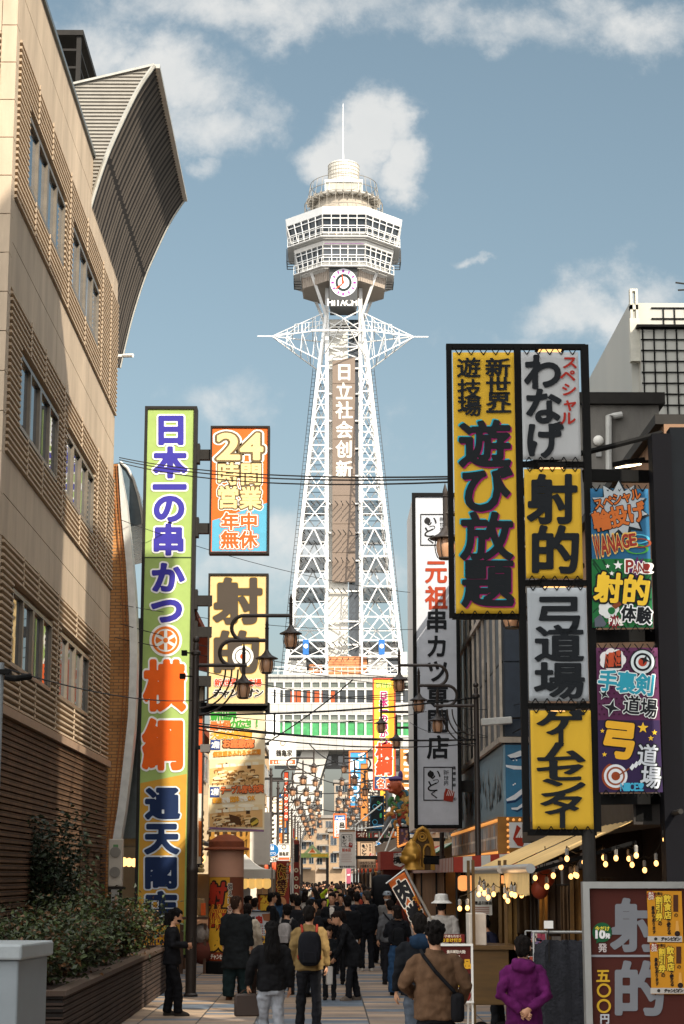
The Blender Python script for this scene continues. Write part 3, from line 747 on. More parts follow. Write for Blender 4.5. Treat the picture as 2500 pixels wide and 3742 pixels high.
    # pointed side trusses
    for s, tip in ((-1, (939, 1229)), (1, (1567, 1231))):
        m = MB(); tp = PY(tip[0], tip[1], TYC); kn = Vector((tp.x - s * 2.0, TYC, tp.z))
        m.beam(tp, kn, .15)
        zU, zM, zL = zt(1142, 239), zt(1205, 239), zt(1316, 239)
        for sy in (-1, 1):
            U = Vector((TX + s * 2.9, TYC + sy * 2.6, zU)); M_ = Vector((TX + s * 2.9, TYC + sy * 2.9, zM)); Lw = Vector((TX + s * 3.3, TYC + sy * 3.0, zL))
            for q, wd in ((U, .11), (M_, .14), (Lw, .14)): m.beam(kn, q, wd)
            for f in (.3, .6, .85):
                a, b, c = kn.lerp(U, f), kn.lerp(M_, f), kn.lerp(Lw, f)
                m.beam(a, b, .07); m.beam(b, c, .08); g = f + .18
                m.beam(kn.lerp(M_, f), kn.lerp(U, min(1, g + .1)), .06); m.beam(kn.lerp(M_, f), kn.lerp(Lw, min(1, g)), .07)
        for f in (.4, .6, .8, 1):
            for q in ((2.9, 2.9, zM), (3.3, 3.0, zL), (2.9, 2.6, zU)):
                e0, e1 = [kn.lerp(Vector((TX + s * q[0], TYC + sy * q[1], q[2])), f) for sy in (-1, 1)]; m.beam(e0, e1, .1)
        # walkway with rail on the middle chord
        for f in np.linspace(.45, 1, 9):
            p = kn.lerp(Vector((TX + s * 2.9, TYC - 2.9, zM)), f); m.beam(p, p + Vector((0, 0, 1.3)), .06)
        p, q = kn.lerp(Vector((TX + s * 2.9, TYC - 2.9, zM)), .45), Vector((TX + s * 2.9, TYC - 2.9, zM)); m.beam(p + Vector((0, 0, 1.3)), q + Vector((0, 0, 1.3)), .06)
        m.build('side_truss', TWS, T)
    m = MB(); kn = Vector((TX, TYC - 9, zt(1165, 233)))
    for sx in (-1, 1):
        for px_, py_, z in ((SH, SH, zt(1128, 239)), (SH + .3, SH, zt(1208, 239)), (SH + .3, SH + .3, zt(1290, 239))): m.beam(kn, (TX + sx * px_, TYC - py_, z), .13)
        for f in (.5, .75):
            m.beam(kn.lerp(Vector((TX + SH, TYC - SH, zt(1208, 239))), f), kn.lerp(Vector((TX - SH, TYC - SH, zt(1208, 239))), f), .12)
    m.beam((TX - 4.5, TYC - 4, zt(1208, 238)), (TX + 4.5, TYC - 4, zt(1208, 238)), .25); m.build('side_truss', TWS, T)
    # blue banners with a white disc
    for px in (1116, 1397):
        yb = TYC - hw(zt(2350)) - .3; x0, x1, z0, z1 = rect_of(px - 11, px + 11, 2337, 2392, yb)
        bt = MB().box((x0, yb, z0), (x1, yb + .04, z1)).build('blue_banner', paint('#2f67a8'), T)
        F = Face(yb, T, gap=.03); F.ring(px, 2361, 0, 8, '#e8e8e8', 1); F.done('white_disc')
    tower_base(T)
def x0_px(F, x): return x
def tower_base(T):
    YF = 232.0
    x0, x1, z0, z1 = rect_of(940, 1560, 2470, 2717, YF)
    cx = TX; x0, x1 = cx - 11.2, cx + 10.8
    TILE = brick('tower_white_tile', (0, 2), 1.05, .9, '#b3b2ad', '#adaca7', '#858480', off=0, ms=.03, bump=.1, var=.12)
    m = MB()
    rows = [(2717, 2690), (2690, 2635), (2633, 2609), (2609, 2571), (2571, 2518), (2515, 2490), (2490, 2474)]
    zz = lambda p: PY(1250, p, YF).z
    # solid bands; openings between
    m.box((x0, YF, zz(2740)), (x1, YF + 18, zz(2690))); m.box((x0, YF + .3, zz(2690)), (x1, YF + 18, zz(2474)))
    m.box((x0, YF, zz(2609)), (x1, YF + .3, zz(2571))); m.box((x0, YF, zz(2490)), (x1, YF + .3, zz(2474)))
    m.box((x0 - .3, YF - .3, zz(2474)), (x1 + .3, YF + 18, zz(2466))); m.build('base_hall_wall', TILE, T)
    nb = 19
    for lo, hi, nm, mt in ((2690, 2636, 'green_window_band', mat('green_glass_band', '#3f8f55', rough=.25, var=.35, scale=1.2)),
                           (2633, 2610, 'window_band', mat('grey_glass', '#5d645c', rough=.15, var=.3, scale=.8)),
                           (2570, 2519, 'window_band', mat('grey_glass_dark', '#33373a', rough=.12, var=.4, scale=.6)),
                           (2515, 2491, 'window_band', mat('grey_glass', '#5d645c'))):
        g = MB(); g.box((x0 + .05, YF + .22, zz(lo)), (x1 - .05, YF + .29, zz(hi))); go = g.build(nm, mt, T)
        f = MB()
        for i in range(nb + 1): x = x0 + (x1 - x0) * i / nb; f.box((x - .12, YF + .02, zz(lo)), (x + .12, YF + .22, zz(hi)))
        f.box((x0, YF + .03, zz(lo) - .1), (x1, YF + .21, zz(lo) + .08)); f.box((x0, YF + .03, zz(hi) - .08), (x1, YF + .21, zz(hi) + .1))
        f.build('mullions', mat('pale_mullion', '#c9c8c2'), T)
    o = MB()
    for a, b in ((1060, 1080), (1083, 1097), (1148, 1176), (1200, 1222), (1120, 1133), (1098, 1104)):
        o.box((PY(a, 2545, YF).x, YF + .12, zz(2568)), (PY(b, 2545, YF).x, YF + .2, zz(2526)))
    o.each('orange_poster', paint('#a04e2c'), T)
    # white shoulder blocks at the ends
    m = MB(); m.box((x0, YF + .02, zz(2690)), (x0 + 3.0, YF + .21, zz(2515))); m.build('base_hall_end', TW, T)
    # undercroft: slab soffit, back wall, raking concrete legs
    CONCL = mat('pale_concrete', '#b7b4ac', rough=.8, var=.15, scale=.3)
    for s in (-1, 1):
        zs = zz(2740)
        for yy in (YF + 1.2, YF + 15):
            m = MB()
            m.prism([(TX + s * 11.2, yy, 0), (TX + s * 7.6, yy, 0), (TX + s * 2.0, yy, zs), (TX + s * 5.4, yy, zs)], (0, 1.8, 0))
            m.prism([(TX + s * 10.8, yy + 1.9, zs * .32), (TX + s * 9.4, yy + 1.9, zs * .4), (TX + s * 10.2, yy + 1.9, zs), (TX + s * 11.2, yy + 1.9, zs)], (0, 1.2, 0))
            m.build('base_leg', CONCL, T)
    m = MB(); m.box((TX - 9, YF + 6, zz(2800)), (TX + 9, YF + 6.4, zz(2745))); m.build('undercroft_wall', mat('undercroft_grey', '#77797a'), T)
    w = MB()
    for i in range(5):
        x = TX - 7 + i * 3.1; w.box((x, YF + 5.9, zz(2787)), (x + 2.2, YF + 5.99, zz(2752)))
    w.each('undercroft_window', TGL, T)
    # things on the base roof
    zr = zz(2466)
    m = MB(); m.box((TX - 2.1, YF + 3, zr), (TX + 3.0, YF + 3.4, zr + 2.7)); m.box((TX - 4.6, YF + 4, zr), (TX - 2.9, YF + 4.3, zr + 1.8)); m.build('roof_screen', brick('orange_slats', (0, 2), 3, .3, '#c5855a', '#b97a50', '#7b4a30', ms=.04), T)
    MB().box((TX + 3.2, YF + 4, zr), (TX + 8.2, YF + 9, zr + 3.4)).build('plant_room', TGREY, T); MB().box((TX - 7.5, YF + 5, zr), (TX - 5, YF + 8, zr + 3)).build('plant_room', TGREY, T)
    m = MB(); m.box((TX + 5.7, YF + 3.9, zr + .6), (TX + 7.4, YF + 3.98, zr + 2.6)); m.build('plant_room_window', TGL, T)
    m = MB()
    for x in np.arange(x0, x1, .9): m.beam((x, YF + .1, zr), (x, YF + .1, zr + 1.0), .06)
    for h in (.5, 1.0): m.beam((x0, YF + .1, zr + h), (x1, YF + .1, zr + h), .06)
    m.build('roof_railing', TWS, T)
tower()
# ------------------------------------------------------------------ signs on the shaded lane side (west)
def outlined(F, st, cx, cy, w, h, fill, edge, b0=.02, b1=.075, layer=2, **k):
    F.text(st, cx, cy, w, h, edge, layer, b1, **k); F.text(st, cx, cy, w, h, fill, layer + 1, b0, **k)
def green_sign():
    Y = 43.0
    t, F, (x0, x1, z0, z1) = board('shop_sign', 'very tall green and yellow vertical sign with outlined letters beside the brown planter', 'sign',
                                   (507, 703, 1485, 3500), Y, .42, '#9bb368', border=.07)
    # lower yellow part with a slanting edge
    xl = lambda y: 532 + (505 - 532) * (y - 1500) / 1780; xr = lambda y: 707 + (672 - 707) * (y - 1500) / 1780
    F.poly([(xl(3495), 3492), (xr(3495), 3492), (xr(2828), 2828), (xl(2862), 2862)], '#c7963a', .5)
    F.quad(xl(2038), 2035, xr(2038), 2040, '#3a4a2a', .7)
    cs = [('日', 1570), ('本', 1690), ('ー', 1781), ('の', 1856), ('串', 1972), ('か', 2110), ('つ', 2228)]
    for ch, y in cs:
        x = 623 - (y - 1570) * .0216; h = 116 if ch != 'ー' else 120
        outlined(F, '一' if ch == 'ー' else ch, x, y, 124, h, '#3a3598', '#eeeeea', .048, .098)
    # round crest
    cx, cy = 604, 2340
    F.ring(cx, cy, 0, 60, '#eeeeea', 2); F.ring(cx, cy, 42, 51, '#e0762a', 3)
    for i in range(6):
        a = R(60 * i + 30); F.poly([(cx + r * math.sin(a + d), cy - r * math.cos(a + d)) for r, d in ((12, .0), (36, .36), (38, 0), (36, -.36))], '#e0762a', 3)
    F.ring(cx, cy, 0, 9, '#e0762a', 3)
    for ch, y in (('横', 2505), ('綱', 2720)):
        outlined(F, ch, 600 - (y - 2500) * .0216, y, 152, 188, '#e8621a', '#eeeeea', .05, .09)
    for ch, y in (('通', 2935), ('天', 3062), ('閣', 3188), ('店', 3316)):
        outlined(F, ch, 592 - (y - 2935) * .0216, y, 126, 120, '#14284e', '#cfd6dc', .05, .095)
    for ch, x in (('新', 530), ('世', 572), ('界', 612)): outlined(F, ch, x, 3440, 44, 62, '#d89a2a', '#4a2350', .03, .1)
    F.done()
    m = MB(); m.box((x0 + .1, Y + .05, 0), (x0 + .3, Y + .4, z0)); m.box((x1 - .35, Y + .05, 0), (x1 - .15, Y + .4, z0)); m.each('post', STEEL, t)
    for py in (1650, 1920, 2185, 2300, 2480):
        m = MB(); z = PY(735, py, Y).z; m.box((x1 - .02, Y + .12, z - .16), (x1 + .42, Y + .32, z + .08)); m.box((x1 - .001, Y + .08, z - .25), (x1 + .07, Y + .36, z + .22)); m.build('bracket', STEEL, t)
    return x1
green_sign()
def sign24():
    t, F, _ = board('shop_sign', 'orange and blue box sign reading 24 above four rows of characters', 'sign', (765, 983, 1557, 2024), 43.1, .3, '#e2682a', border=.045)
    F.poly([(772, 2015), (975, 2015), (976, 1837), (774, 1902)], '#5aa6c4', .6)
    def tri(st, x, y, w, h, c, e1, e2, **k):
        F.text(st, x, y, w, h, e2, 1, k.pop('b2', .12), **k); F.text(st, x, y, w, h, e1, 2, .08, **k); F.text(st, x, y, w, h, c, 3, .03, **k)
    for ch, x in (('2', 833), ('4', 918)): tri(ch, x, 1632, 76, 92, '#f0d092', '#6a5a40', '#f2efe6', fit=True)
    for ch, x, y in (('時', 832, 1732), ('間', 916, 1732), ('営', 832, 1817), ('業', 914, 1820)): tri(ch, x, y, 82, 84, '#f0d092', '#6a5a40', '#f2efe6')
    for ch, x, y in (('年', 840, 1905), ('中', 908, 1905), ('無', 838, 1972), ('休', 906, 1972)): tri(ch, x, y, 68, 66, '#e2622a', '#f4f0ea', '#e2622a')
    F.done()
sign24()
def sign_range():
    t, F, _ = board('shop_sign', 'cream box sign with two huge grey characters and a bullseye', 'sign', (757, 978, 2096, 2578), 43.15, .3, '#dcc08a', border=.045)
    F.text('射', 868, 2196, 180, 172, '#c9a23c', 1, .052); F.text('射', 868, 2196, 180, 172, '#4a423a', 2, .042)
    F.text('的', 862, 2384, 180, 160, '#c9a23c', 1, .052); F.text('的', 862, 2384, 180, 160, '#4a423a', 2, .042)
    cx, cy = 886, 2399
    F.ring(cx, cy, 0, 39, '#efece4', 3); F.ring(cx, cy, 26, 29, '#222222', 4); F.ring(cx, cy, 0, 10, '#e2561f', 4)
    for i, ch in enumerate('新世界遊技場'): F.text(ch, 796 + 29 * i, 2494, 29, 28, '#ece6dc', 2.5, .09); F.text(ch, 796 + 29 * i, 2494, 29, 28, '#d2401e', 3, .03)
    for i, ch in enumerate('チャンピオン'): F.text(ch, 794 + 30 * i, 2532, 34, 34, '#ece6dc', 2.5, .11, slant=.2); F.text(ch, 794 + 30 * i, 2532, 34, 34, '#2b2724', 3, .04, slant=.2)
    F.done()
sign_range()
def menu_banner():
    Y = 43.3; x0, x1, z0, z1 = rect_of(762, 966, 2597, 3040, Y)
    rip = lambda x, z: .012 * math.sin((z - z0) * 1.9 + x) * min(1, (z1 - z) / 1.2)
    t = thing('hanging_banner', 'long cream vinyl banner with pictures of dining rooms hanging under the cream box sign', 'banner', ((x0 + x1) / 2, Y, z0))
    m = MB(); nx, nz = 14, 40; cl = brick('banner_vinyl', (0, 2), .7, .8, '#f0dcb4', '#f3e2c0', '#eedcb2', bump=0, var=.08)
    g = [[(x0 + (x1 - x0) * i / nx, Y + rip(x0 + (x1 - x0) * i / nx, z0 + (z1 - z0) * j / nz), z0 + (z1 - z0) * j / nz) for i in range(nx + 1)] for j in range(nz + 1)]
    m.grid(g); b = m.build('cloth', cl, t); b.modifiers.new('s', 'SOLIDIFY').thickness = .004
    F = Face(Y, t, ripple=rip, gap=.008)
    for i, (ch, c) in enumerate(zip('新世界', ('#3f9a3a', '#3f9a3a', '#3f9a3a'))): F.text(ch, 786 + 31 * i, 2618, 36, 32, '#e8e2cc', 2.5, .13); F.text(ch, 786 + 31 * i, 2618, 36, 32, c, 3, .06)
    for i, ch in enumerate('最大級の広さ!!'): F.text(ch, 780 + 24 * i, 2653 - i * 1.5, 30, 34, '#f2e6cc', 2.5, .12); F.text(ch, 780 + 24 * i, 2653 - i * 1.5, 30, 34, '#e8743a' if i < 3 else '#4aa03c', 3, .06)
    for i, ch in enumerate('大宴会場完備!'): F.text(ch, 784 + 24 * i, 2686, 29, 30, '#f6ecd6', 2.5, .12); F.text(ch, 784 + 24 * i, 2686, 29, 30, '#e8a338', 3, .06)
    F.quad(768, 2704, 804, 2740, '#354a86', 2); F.text('2階', 786, 2722, 28, 24, '#e8e6e0', 3, .05, fit=True)
    for i, ch in enumerate('お座敷席'): F.text(ch, 826 + 29 * i, 2717, 31, 32, '#5a3a22', 2.5, .12); F.text(ch, 826 + 29 * i, 2717, 31, 32, '#e87a44', 3, .05)
    F.poly([(780, 2766), (950, 2753), (950, 2736), (780, 2746)], '#f0d090', 2)
    for i, ch in enumerate('解放感あふれる大広間'): F.text(ch, 786 + 17.5 * i, 2756 - .9 * i, 17, 20, '#e08a2c', 3, .05)
    F.quad(766, 2876, 801, 2913, '#354a86', 2); F.text('2階', 784, 2894, 28, 24, '#e8e6e0', 3, .05, fit=True)
    for i, ch in enumerate('テーブル席も充実'): F.text(ch, 815 + 19.5 * i, 2888 - i, 21, 30, '#5a3a22', 2.5, .12); F.text(ch, 815 + 19.5 * i, 2888 - i, 21, 30, '#e87a44', 3, .05)
    for i, ch in enumerate('家族でも団体でもOK'): F.text(ch, 784 + 16 * i, 2926 - 1.2 * i, 18, 22, '#e8a338' if i % 4 < 2 else '#f4f0e4', 3, .06)
    # the two room pictures
    rnd = random.Random(3)
    for (a0, b0, a1, b1) in ((764, 2775, 962, 2868), (764, 2940, 958, 3022)):
        F.quad(a0, b0, a1, b1, '#e3b476', 1)
        F.poly([(a0, b0 + 34), (a1, b0 + 18), (a1, b0), (a0, b0)], '#efd6a4', 1.4)
        for i in range(6): F.quad(a0 + 22 + 27 * i, b0 + 13 - 2 * i + 6, a0 + 44 + 27 * i, b0 + 30 - 2 * i, '#f2e6c8', 1.8)
        F.poly([(a0 + 30, b0 + 44), (a0 + 52, b0 + 40), (a0 + 52, b0 + 14), (a0 + 30, b0 + 16)], '#b9854a', 1.75); F.quad(a0 + 58, b0 + 12, a0 + 66, b0 + 24, '#4a3420', 1.77); F.quad(a1 - 60, b0 + 20, a1 - 46, b0 + 34, '#4a3420', 1.77)
        F.ring(a0 + 70, b0 + 5, 0, 24, '#f6ecd2', 1.5, 18, .25); F.ring(a1 - 60, b0 + 4, 0, 30, '#f6ecd2', 1.5, 18, .22)
        for i in range(46):
            y = b0 + 34 + (b1 - b0 - 46) * (i / 46); x = rnd.uniform(a0 + 4, a1 - 40); w = rnd.uniform(14, 22) + (y - b0) * .16; c = rnd.choice(['#f4dfb4', '#ecc98e', '#d2a468', '#a9783c', '#7a532a', '#f0d29c'])
            F.poly([(x, y + 9), (x + w, y + 6), (x + w - 5, y), (x + 5, y + 2)], c, 1.8 + i * .012); F.quad(x + 3, y + 9, x + 6, y + 16, '#6a4620', 1.79); F.quad(x + w - 6, y + 7, x + w - 3, y + 14, '#6a4620', 1.79)
    F.poly([(835, 2975), (872, 2985), (884, 3015), (842, 3012)], '#54361c', 2.3)
    F.ring(928, 3003, 0, 16, '#5a4a20', 2.4); F.poly([(914, 3010), (938, 2992), (944, 3004), (920, 3018)], '#d8b848', 2.6)
    F.poly([(763, 3030), (963, 3040), (963, 3032), (763, 3022)], '#8b6a86', 2)
    F.done('print')
    m = MB(); m.tube([(x0 - .05, Y, z1 + .02), (x1 + .05, Y, z1 + .02)], .03); m.box((x0 - .3, Y + .05, z1 - .05), (x1 + .1, Y + .2, z1 + .2)); m.build('hanging_bar', BLACK, t)
menu_banner()

# ------------------------------------------------------------------ banner rack on the sunny-side kerb (east)
YR = 20.5
def cloth_banner(label, px, color, draw):
    x0t, x1t, y0, x0b, x1b, y1 = px
    Y = YR - .02; A, B, C, D = PY(x0t, y0, Y), PY(x1t, y0, Y), PY(x1b, y1, Y), PY(x0b, y1, Y)
    x0, x1, z0, z1 = (A.x + D.x) / 2, (B.x + C.x) / 2, (C.z + D.z) / 2, (A.z + B.z) / 2
    sd = random.random() * 6
    rip = lambda x, z: .007 * math.sin((x - x0) * 3.2 + (z - z0) * 1.7 + sd) + .005 * math.sin((x - x0) * 2 - (z - z0) * 2.6 + sd * 2)
    t = thing('cloth_banner', label, 'banner', ((x0 + x1) / 2, Y, z0), 'banners laced to the black rack')
    m = MB(); nx, nz = 16, max(16, int((z1 - z0) * 14))
    g = [[(x0 + (x1 - x0) * i / nx, Y + rip(x0 + (x1 - x0) * i / nx, z0 + (z1 - z0) * j / nz), z0 + (z1 - z0) * j / nz) for i in range(nx + 1)] for j in range(nz + 1)]
    m.grid(g); c = m.build('cloth', mat('cloth_' + color.strip('#'), color, rough=.8, var=.08, scale=2, bump=.22, bscale=4, stretch=(1, 1, .35)), t, smooth=True)
    c.modifiers.new('s', 'SOLIDIFY').thickness = .003
    e = MB(); k = 0
    for j in range(nz + 1):                                     # stitched hem
        pass
    for i in range(5):                                          # eyelets and cord lacing
        x = x0 + (x1 - x0) * (i + .5) / 5
        for z, s in ((z1, 1), (z0, -1)):
            e.tube([(x, Y + rip(x, z - s * .03) - .006, z - s * .03), (x + .05 * (1 if i % 2 else -1), Y, z + s * .045)], .006, 5)
            e.tube([(x, Y + rip(x, z - s * .03) - .006, z - s * .03), (x - .05 * (1 if i % 2 else -1), Y, z + s * .045)], .006, 5)
    e.build('lacing_cord', BLACK, t)
    F = Face(Y, t, ripple=rip, gap=.008); draw(F); F.done()
INK = '#10151a'
def d_yellow(F):
    for ch, y in zip('新世界ー', (1344, 1412, 1466, 1505)): F.text('一' if ch == 'ー' else ch, 1821 + (y - 1344) * .02, y, 96, 72, INK, 2, .024)
    for ch, y in zip('遊技場', (1344, 1422, 1484)): F.text(ch, 1715 + (y - 1344) * .02, y, 90, 76, INK, 2, .022)
    for ch, y, h in (('遊', 1622, 178), ('び', 1786, 180), ('放', 1960, 182), ('題', 2130, 184)):
        x = 1773 + (y - 1600) * .022
        F.text(ch, x - 5, y - 5, 196, h, '#2ba3b8', 1, .03); F.text(ch, x + 5, y + 5, 196, h, '#a01f66', 1.5, .03); F.text(ch, x, y, 196, h, INK, 2.2, .031)
def d_wanage(F):
    for ch, y in zip('わなげ', (1360, 1485, 1608)): F.text(ch, 1985 + (y - 1360) * .015, y, 142, 138, INK, 2, .038)
    for ch, y, x in zip('スペシャル', (1325, 1374, 1425, 1478, 1530), (2084, 2076, 2080, 2083, 2076)): F.text(ch, x, y, 60, 52, '#9a2418', 2, .03)
def d_shateki(F):
    F.text('射', 2020, 1824, 186, 186, INK, 2, .036); F.text('的', 2030, 2010, 190, 182, INK, 2, .036)
def d_yumi(F):
    for ch, y, w, h in (('弓', 2245, 185, 150), ('道', 2352, 186, 140), ('場', 2486, 190, 138)): F.text(ch, 2044 + (y - 2245) * .01, y, w, h, INK, 2, .029)
def d_game(F):
    for ch, y, w, h in (('ゲ', 2640, 180, 96), ('ー', 2697, 110, 70), ('ム', 2748, 190, 84), ('セ', 2816, 190, 84), ('ン', 2877, 190, 80), ('タ', 2938, 180, 84), ('ー', 2994, 120, 74)):
        F.text(ch, 2050 + (y - 2640) * .018, y, w, h, INK, 2, .04, turn=ch == 'ー')
def cloud(F, cx, cy, r, color, layer):
    for i in range(7):
        a = 2 * math.pi * i / 7; F.ring(cx + r * .62 * math.cos(a), cy + r * .5 * math.sin(a), 0, r * .45, color, layer + i * .02, 14)
    F.ring(cx, cy, 0, r * .6, color, layer + .2, 14)
def d_blue(F):
    F.poly([(2167, 2293), (2387, 2293), (2379, 2042), (2164, 2042)], '#1b6534', .6)
    rnd = random.Random(5)
    for i in range(26):
        a = 2 * math.pi * i / 26; cx, cy = 2275, 2190
        r1 = rnd.uniform(70, 80); ex, ey = max(2169, min(2383, cx + 200 * math.cos(a))), max(2046, min(2290, cy + 200 * math.sin(a)))
        sx, sy = cx + r1 * math.cos(a), cy + r1 * math.sin(a); n = (-math.sin(a) * 4, math.cos(a) * 4)
        F.poly([(sx, sy), (ex + n[0], ey + n[1]), (ex - n[0], ey - n[1])], '#0c3a20', .8)
    F.star(2265, 1868, 112, '#0f1b22', .7, 11, .72); F.star(2262, 1864, 106, '#a4abaf', .9, 11, .66)
    for i, ch in enumerate('スペシャル'): F.text(ch, 2188 + 34 * i, 1842 - 9 * i, 38, 44, INK, 1.2, .1, rot=-12); F.text(ch, 2188 + 34 * i, 1842 - 9 * i, 38, 44, '#bb632a', 1.5, .03, rot=-12)
    for i, ch in enumerate('輪投げ'): F.text(ch, 2200 + 63 * i, 1902 - 15 * i, 68, 78, INK, 1.2, .07, rot=-12); F.text(ch, 2200 + 63 * i, 1902 - 15 * i, 68, 78, '#bb632a', 1.5, .035, rot=-12)
    for cx, cy, c in ((2330, 2008, '#3f8f3a'), (2340, 1985, '#8a3f22'), (2334, 1970, '#4aa7c4')): F.ring(cx, cy, 32, 42, c, 1 + cx / 9000, 26, .42)
    for i, ch in enumerate('WANAGE'): F.text(ch, 2183 + 26 * i, 1998 - 5 * i, 24, 76 - 6 * i, '#d8b060', 1.6, .08, fit=True, rot=-8); F.text(ch, 2183 + 26 * i, 1998 - 5 * i, 22, 72 - 6 * i, '#8e2b24', 1.9, .035, fit=True, rot=-8)
    for x, y, r in ((2222, 2070, 9), (2260, 2066, 18), (2237, 2096, 10)): F.star(x, y, r, '#e8e8e6', 1.6)
    F.star(2330, 2078, 44, '#5c1f5c', 1.1, 12, .62)
    for x, y, ch, s in ((2302, 2070, 'P', 44), (2322, 2082, 'A', 32), (2344, 2074, 'N', 36), (2364, 2078, '!', 34)): F.text(ch, x, y, s * .62, s, '#eeeae2', 1.6, .09, fit=True); F.text(ch, x, y, s * .6, s, '#8a2b24', 1.9, .02, fit=True)
    for ch, x, y in (('射', 2225, 2147), ('的', 2326, 2158)): F.text(ch, x, y, 102, 112, INK, 2.0, .1, rot=5); F.text(ch, x, y, 102, 112, '#e8be38', 2.4, .04, rot=5)
    cloud(F, 2226, 2226, 36, '#d8dad8', 1.2); F.ring(2236, 2232, 0, 13, '#1b6534', 1.8)
    F.poly([(2236, 2214), (2262, 2194), (2274, 2210), (2250, 2226)], '#7a3f22', 2.0)
    F.poly([(2174, 2262), (2196, 2244), (2218, 2280), (2210, 2290), (2176, 2291)], '#565c66', 1.4)
    F.star(2247, 2272, 28, '#7a1f2c', 1.5, 11, .6)
    for i, ch in enumerate('PAN!'): F.text(ch, 2232 + 13 * i, 2270 + (i % 2) * 5, 11, 22, '#eeeae2', 2.0, .03, fit=True)
    for ch, x, y in (('体', 2298, 2242), ('験', 2354, 2250)): F.text(ch, x, y, 56, 62, '#e6e8e8', 2.0, .11, rot=5); F.text(ch, x, y, 56, 62, INK, 2.3, .035, rot=5)
def d_purple(F):
    F.poly([(2191, 2895), (2424, 2895), (2412, 2632), (2186, 2632)], '#2a1b40', .6)
    rnd = random.Random(8)
    for i in range(12):
        for j in range(13):
            F.ring(2192 + 18 * i + (j % 2) * 9, 2382 + 19 * j, 0, 3.6, '#331026', .8, 8)
    cloud(F, 2240, 2412, 46, '#d9d6d6', 1.1); F.poly([(2208, 2442), (2272, 2442), (2270, 2374), (2214, 2394)], '#1c1416', 1.6)
    for r_, y in ((0, 2402), (1, 2427)):
        for i, ch in enumerate('NIN!'): F.text(ch, 2220 + 14 * i, y - 3 * i, 12, 24 + 2 * i, '#b34a2c', 1.9, .02, fit=True)
    cx, cy = 2349, 2420
    for r0, c, l in ((48, '#14161a', 1.2), (43, '#c9d2d4', 1.3), (33, '#14161a', 1.4), (25, '#c9d2d4', 1.5), (16, '#a83a22', 1.6)): F.ring(cx, cy, 0, r0, c, l)
    F.star(2357, 2412, 20, '#14161a', 1.9, 4, .35, 70)
    for ch, x, y in (('手', 2222, 2487), ('裏', 2290, 2494), ('剣', 2358, 2502)): F.text(ch, x, y, 72, 82, '#d6dedd', 1.3, .075, rot=6); F.text(ch, x, y, 72, 82, '#2a8fa4', 1.6, .03, rot=6)
    F.star(2209, 2538, 22, '#d6dedd', 1.3, 4, .4, 60); F.star(2209, 2538, 18, '#15171c', 1.6, 4, .35, 60)
    F.star(2236, 2586, 36, '#d6dedd', 1.3, 4, .38, 75); F.star(2236, 2586, 31, '#15171c', 1.6, 4, .33, 75)
    for ch, x, y in (('道', 2310, 2576), ('場', 2372, 2588)): F.text(ch, x, y, 64, 72, '#cfd3d2', 1.4, .065, rot=5); F.text(ch, x, y, 64, 72, '#15171c', 1.7, .02, rot=5)
    F.text('弓', 2264, 2702, 130, 140, '#16101c', 1.2, .1, rot=6); F.text('弓', 2264, 2702, 130, 140, '#d8a32c', 1.6, .06, rot=6)
    for x, y, r in ((2351, 2660, 21), (2203, 2671, 9), (2393, 2677, 11), (2380, 2698, 11), (2211, 2757, 10)): F.star(x, y, r, '#e0b432', 1.5)
    cx, cy = 2252, 2836
    for r0, c, l in ((51, '#8a3c1c', 1.2), (43, '#cfd3d6', 1.3), (34, '#8a4a30', 1.4), (27, '#cfd3d6', 1.5), (16, '#8a3c1c', 1.6)): F.ring(cx, cy, 0, r0, c, l)
    F.poly([(2252, 2838), (2300, 2806), (2303, 2811), (2254, 2841)], '#7a3f22', 1.9)
    for i in range(3): F.poly([(2302 + 14 * i, 2806 - 9 * i), (2311 + 14 * i, 2816 - 9 * i), (2323 + 14 * i, 2800 - 9 * i), (2314 + 14 * i, 2790 - 9 * i)], '#cfd3d6', 1.9)
    for ch, x, y in (('道', 2368, 2760), ('場', 2380, 2840)): F.text(ch, x, y, 78, 84, '#15171c', 1.7, .075, rot=5); F.text(ch, x, y, 78, 84, '#b9bec4', 2, .018, rot=5)
    for i, ch in enumerate('NICE!'): F.text(ch, 2276 + 17 * i, 2876, 14, 28, '#3f9fc0', 2.4, .03, fit=True)
cloth_banner('long yellow banner with four giant black characters edged in blue and red', (1653, 1877, 1288, 1672, 1900, 2242), '#cba228', d_yellow)
cloth_banner('grey white banner with three black hiragana and a red column of katakana', (1905, 2112, 1287, 1914, 2128, 1680), '#a9abac', d_wanage)
cloth_banner('short yellow banner with two black characters between the two grey white banners', (1916, 2119, 1714, 1926, 2138, 2114), '#cba228', d_shateki)
cloth_banner('grey white banner with three stacked black kanji above the lowest yellow banner', (1927, 2143, 2148, 1937, 2156, 2562), '#9fa5aa', d_yumi)
cloth_banner('lowest yellow banner lettered in black katakana above the awning', (1937, 2158, 2596, 1951, 2175, 3030), '#cba228', d_game)
cloth_banner('comic style blue and green banner with rings and a burst', (2157, 2373, 1786, 2174, 2386, 2294), '#1a587c', d_blue)
cloth_banner('comic style purple banner with targets and throwing stars', (2178, 2400, 2367, 2196, 2427, 2896), '#4c1a40', d_purple)
